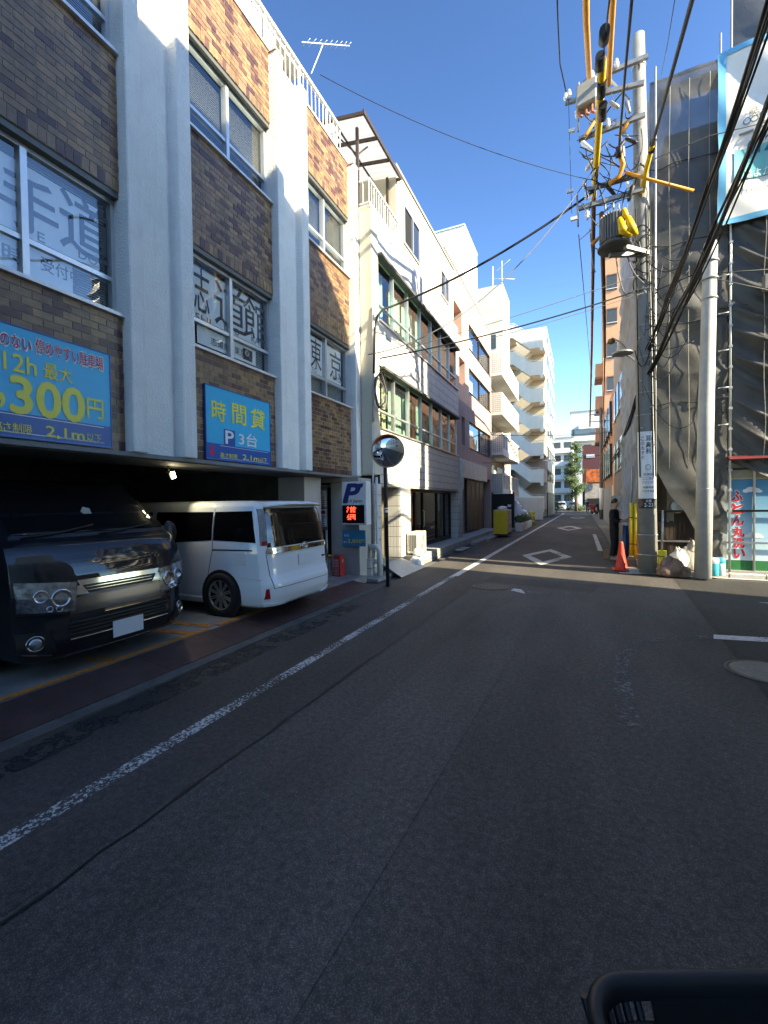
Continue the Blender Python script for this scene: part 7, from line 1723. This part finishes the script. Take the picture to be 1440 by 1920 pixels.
def small_car(name, label, loc, rz, paint, L=3.4, hw=.72, H=1.75, van=True):
    t = thing(name, label, 'car', loc, rz)
    if van: st = [(.12, .18, hw*.9, .12), (.0, .3, hw*.98, .14), (.02, .6, hw, .14), (.08, .82, hw, .13), (.30, .98, hw*.98, .12), (.75, H-.22, hw*.86, .10), (.88, H-.1, hw*.82, .08), (1.1, H, hw*.7, .06)]
    else: st = [(.12, .18, hw*.9, .2), (.0, .3, hw*.98, .25), (.02, .6, hw, .25), (.12, .75, hw, .22), (.95, .95, hw*.97, .14), (1.55, H-.12, hw*.78, .1), (1.8, H, hw*.65, .06)]
    b = Body(st, L); b.build('body', paint, t)
    if van: b.patch('windscreen', AGL, t, [(-hw*.86, 1.0), (hw*.86, 1.0), (hw*.74, H-.18), (-hw*.74, H-.18)], .006, 10, 6); zw = (1.0, H-.22)
    else: b.patch('windscreen', AGL, t, [(-hw*.88, .98), (hw*.88, .98), (hw*.72, H-.14), (-hw*.72, H-.14)], .006, 10, 6); zw = (.98, H-.14)
    b.patch('grille', PLAS, t, [(-hw*.5, .4), (hw*.5, .4), (hw*.5, .55), (-hw*.5, .55)], .005, 8, 3); b.patch('number_plate', PLT, t, [(-.17, .30), (.17, .30), (.17, .39), (-.17, .39)], .012, 3, 2)
    for sg in (-1, 1):
        b.patch('headlight', LENS, t, [(sg*hw*.58, .58), (sg*hw*.93, .6), (sg*hw*.95, .74), (sg*hw*.6, .70)], .008, 5, 4)
        b.spatch('side_window', AGL, t, [(1.2 if van else 1.7, zw[0]), (L*.55, zw[0]), (L*.55, zw[1]), (1.35 if van else 2.0, zw[1])], sg); b.spatch('side_window', AGL, t, [(L*.58, zw[0]), (L*.92, zw[0]), (L*.9, zw[1]), (L*.58, zw[1])], sg)
        for dd in (.65, L-.65):
            MB().lathe([(.31, -.02), (.31, .005)], (-dd, sg*b.at(.35)[2], .28), 20, (0, sg, 0)).build('wheel_arch', M_dark(), t, local=True); wheel(t, dd, sg*(b.at(.35)[2]-.06), .27, sg, M_steel(), 5)
    return t
small_car('parked_minivan', 'small white van parked nose out behind the planter', (-3.75, 35.6, .06), 0, WHTP, 3.4, .74, 1.85)
small_car('parked_car', 'pale grey car parked facing the street at the far end', (-3.2, 80, 0), math.radians(-90), mat('paint_silver', (.42, .44, .45), .3, .3, var=0, coat=1), 4.2, .85, 1.6, False)
small_car('parked_car', 'dark car parked behind the trunk of the far tree', (-1.2, 80.3, 0), math.radians(-90), mat('paint_slate', (.05, .06, .07), .3, .3, var=0, coat=1), 4.2, .85, 1.5, False)
def scooter(label, loc, rz, red):
    t = thing('scooter', label, 'scooter', loc, rz)
    for x in (-.6, .6): 
        w = MB().lathe([(.16, -.05), (.25, -.04), (.27, 0), (.25, .04), (.16, .05)], (x, 0, .27), 18, (0, 1, 0)).build('wheel', TYRE, t, local=True)
    MB().prism([(-.75, .42), (-.1, .32), (.2, .30), (.3, .75), (.42, 1.0), (.36, 1.02), (.2, .80), (.08, .42), (-.1, .55), (-.2, .72), (-.75, .78)], 'y', -.14, .14).build('fairing', red, t, local=True, bevel=.03)
    MB().box(-.72, -.15, -.13, .13, .781, .86).build('seat', M_black(), t, local=True, bevel=.03); MB().box(-.98, -.6, -.2, .2, .88, 1.22).build('top_box', red, t, local=True, bevel=.03)
    MB().tube([(.55, 0, .28), (.36, 0, 1.0)], .03, 8).build('fork', M_steel(), t, local=True); MB().tube([(.33, -.32, 1.05), (.38, 0, 1.02), (.33, .32, 1.05)], .018, 8).build('handlebar', M_black(), t, local=True)
    MB().lathe([(.02, 0), (.09, .03), (.09, .08)], (.40, 0, .88), 14, (1, 0, 0)).build('headlamp', LENS, t, local=True)
scooter('red scooter with a top box parked near the far utility pole', (1.35, 57, 0), math.radians(-70), mat('scooter_red', (.38, .02, .03), .3, var=0, coat=1))
scooter('dark scooter parked just before the red one', (1.75, 54.5, .07), math.radians(-80), mat('scooter_black', (.03, .03, .035), .3, var=0, coat=1))
# ================================================================ trees and greenery at the street end
tr_ = thing('street_tree', 'tall narrow green tree standing at the end of the street', 'tree', (-.75, 74, 0))
BARK = mat('bark', (.12, .085, .06), .95, var=.3, vs=8, bump=.6, bs=20)
tx, ty = -.75, 74
MB().tube([(tx, ty, 0), (tx+.05, ty, 1.2), (tx-.1, ty, 4), (tx-.15, ty, 8), (tx-.2, ty, 11)], [.28, .22, .16, .09, .02], 12).build('trunk', BARK, tr_)
rr = random.Random(21); pts = []; 
for k in range(46):
    h_ = rr.uniform(2.1, 10.6); a = rr.uniform(0, 6.28); f = (h_-1.6)/9.4; R_ = (1.75*math.sin(min(1, f*2.2)*math.pi/2)*(1-f)**.75+.22)*rr.uniform(.75, 1.12)
    tip = Vector((tx-.15*f+R_*math.cos(a), ty+R_*math.sin(a), h_+R_*.45)); base = Vector((tx-.02*h_, ty, h_-.2))
    MB().tube([base, base.lerp(tip, .55)+Vector((0, 0, .1)), tip], [.05*(1-f)+.015, .025, .008], 5).build('limb', BARK, tr_)
    for j in range(150):
        q_ = base.lerp(tip, rr.uniform(.30, 1.08)); s_ = .30*(1-f*.5)
        pts.append(q_+Vector((rr.gauss(0, s_), rr.gauss(0, s_), rr.gauss(0, s_*.8))))
leaves('crown', tr_, pts, .13, 5)
for lb, x, y, R_, h_, sd in (('round green bush beside the stair building foot', -3.2, 66.0, .9, 1.9, 31), ('leafy potted bush by the far utility pole', 2.2, 47.5, .6, 1.7, 32), ('small bush under the maroon house', 2.9, 70, 1.0, 2.2, 33), ('low hedge at the base of the far tree', -.2, 75.5, 1.3, 1.0, 34)):
    t = thing('bush', lb, 'bush', (x, y, 0)); rr = random.Random(sd)
    for k in range(5): MB().tube([(x, y, 0), (x+rr.gauss(0, R_*.3), y+rr.gauss(0, R_*.3), h_*.7)], [.03, .01], 5).build('stem', BARK, t)
    leaves('foliage', t, [(x+rr.gauss(0, R_*.42), y+rr.gauss(0, R_*.42), max(.1, h_*.55+rr.gauss(0, h_*.2))) for _ in range(900)], .08, sd)
# ================================================================ bicycle basket in the near corner
bk = thing('bicycle_basket', 'black plastic bicycle basket rim in the bottom right corner', 'basket', (.55, .45, .72))
BLK = mat('basket_plastic', (.010, .011, .013), .45, var=.15, vs=30)
rx, fx_ = Vector((math.cos(YAW), math.sin(YAW), 0)), Vector((-math.sin(YAW), math.cos(YAW), 0))
def bp_(l, d, z): return rx*l+fx_*d+Vector((0, 0, z))
def rrect(l0, l1, d0, d1, r, z, n=6):
    P = []
    for cl, cd, a0 in ((l1-r, d1-r, 0), (l0+r, d1-r, 90), (l0+r, d0+r, 180), (l1-r, d0+r, 270)):
        for i in range(n+1):
            a = math.radians(a0+90*i/n); P.append(bp_(cl+r*math.cos(a), cd+r*math.sin(a), z))
    return P
L0, L1, D0, D1, ZR = .276, .70, .36, .655, .985
R0 = rrect(L0, L1, D0, D1, .07, ZR); R1 = rrect(L0+.02, L1-.02, D0+.02, D1-.02, .06, ZR-.002)
rimv = [rrect(L0, L1, D0, D1, .07, ZR-.03), rrect(L0, L1, D0, D1, .07, ZR-.006), rrect(L0+.006, L1-.006, D0+.006, D1-.006, .066, ZR), rrect(L0+.016, L1-.016, D0+.016, D1-.016, .06, ZR-.001), rrect(L0+.021, L1-.021, D0+.021, D1-.021, .058, ZR-.008), rrect(L0+.021, L1-.021, D0+.021, D1-.021, .058, ZR-.03)]
MB().grid(rimv, True, True).build('rim', BLK, bk)
for k, zz in enumerate((.06, .11, .16, .21)):
    ins = .012+zz*.22
    ring = rrect(L0+ins, L1-ins, D0+ins, D1-ins, .06, ZR-zz); ring.append(ring[0]); MB().tube(ring, .006, 6, False).build('hoop', BLK, bk)
top = rrect(L0+.012, L1-.012, D0+.012, D1-.012, .06, ZR-.02, 6); bot = rrect(L0+.066, L1-.066, D0+.066, D1-.066, .05, ZR-.25, 6)
for i in range(len(top)):
    MB().tube([top[i], bot[i]], .006, 5).build('upright', BLK, bk)
MB().add([bp_(L0+.11, D1-.02, ZR-.025), bp_(L1-.05, D1-.02, ZR-.025), bp_(L1-.08, D1-.06, ZR-.22), bp_(L0+.13, D1-.06, ZR-.22), bp_(L0+.11, D1-.026, ZR-.025), bp_(L1-.05, D1-.026, ZR-.025), bp_(L1-.08, D1-.066, ZR-.22), bp_(L0+.13, D1-.066, ZR-.22)], [(0, 1, 2, 3), (4, 7, 6, 5), (0, 4, 5, 1), (1, 5, 6, 2), (2, 6, 7, 3), (3, 7, 4, 0)]).build('far_panel', BLK, bk)
for i in range(7):
    f = (i+.5)/7; MB().tube([bp_(L0+.012, D0+(D1-D0)*f, ZR-.02), bp_(L0+.066, D0+.066+(D1-D0-.132)*f, ZR-.25)], .006, 5).build('upright', BLK, bk); MB().tube([bp_(L0+(L1-L0)*f, D1-.012, ZR-.02), bp_(L0+.066+(L1-L0-.132)*f, D1-.066, ZR-.25)], .006, 5).build('upright', BLK, bk)
MB().add([bp_(L0+.06, D0+.06, ZR-.25), bp_(L1-.06, D0+.06, ZR-.25), bp_(L1-.06, D1-.06, ZR-.25), bp_(L0+.06, D1-.06, ZR-.25)]+[bp_(L0+.06, D0+.06, ZR-.262), bp_(L1-.06, D0+.06, ZR-.262), bp_(L1-.06, D1-.06, ZR-.262), bp_(L0+.06, D1-.06, ZR-.262)], [(0, 1, 2, 3), (4, 7, 6, 5), (0, 4, 5, 1), (1, 5, 6, 2), (2, 6, 7, 3), (3, 7, 4, 0)]).build('floor_panel', BLK, bk)
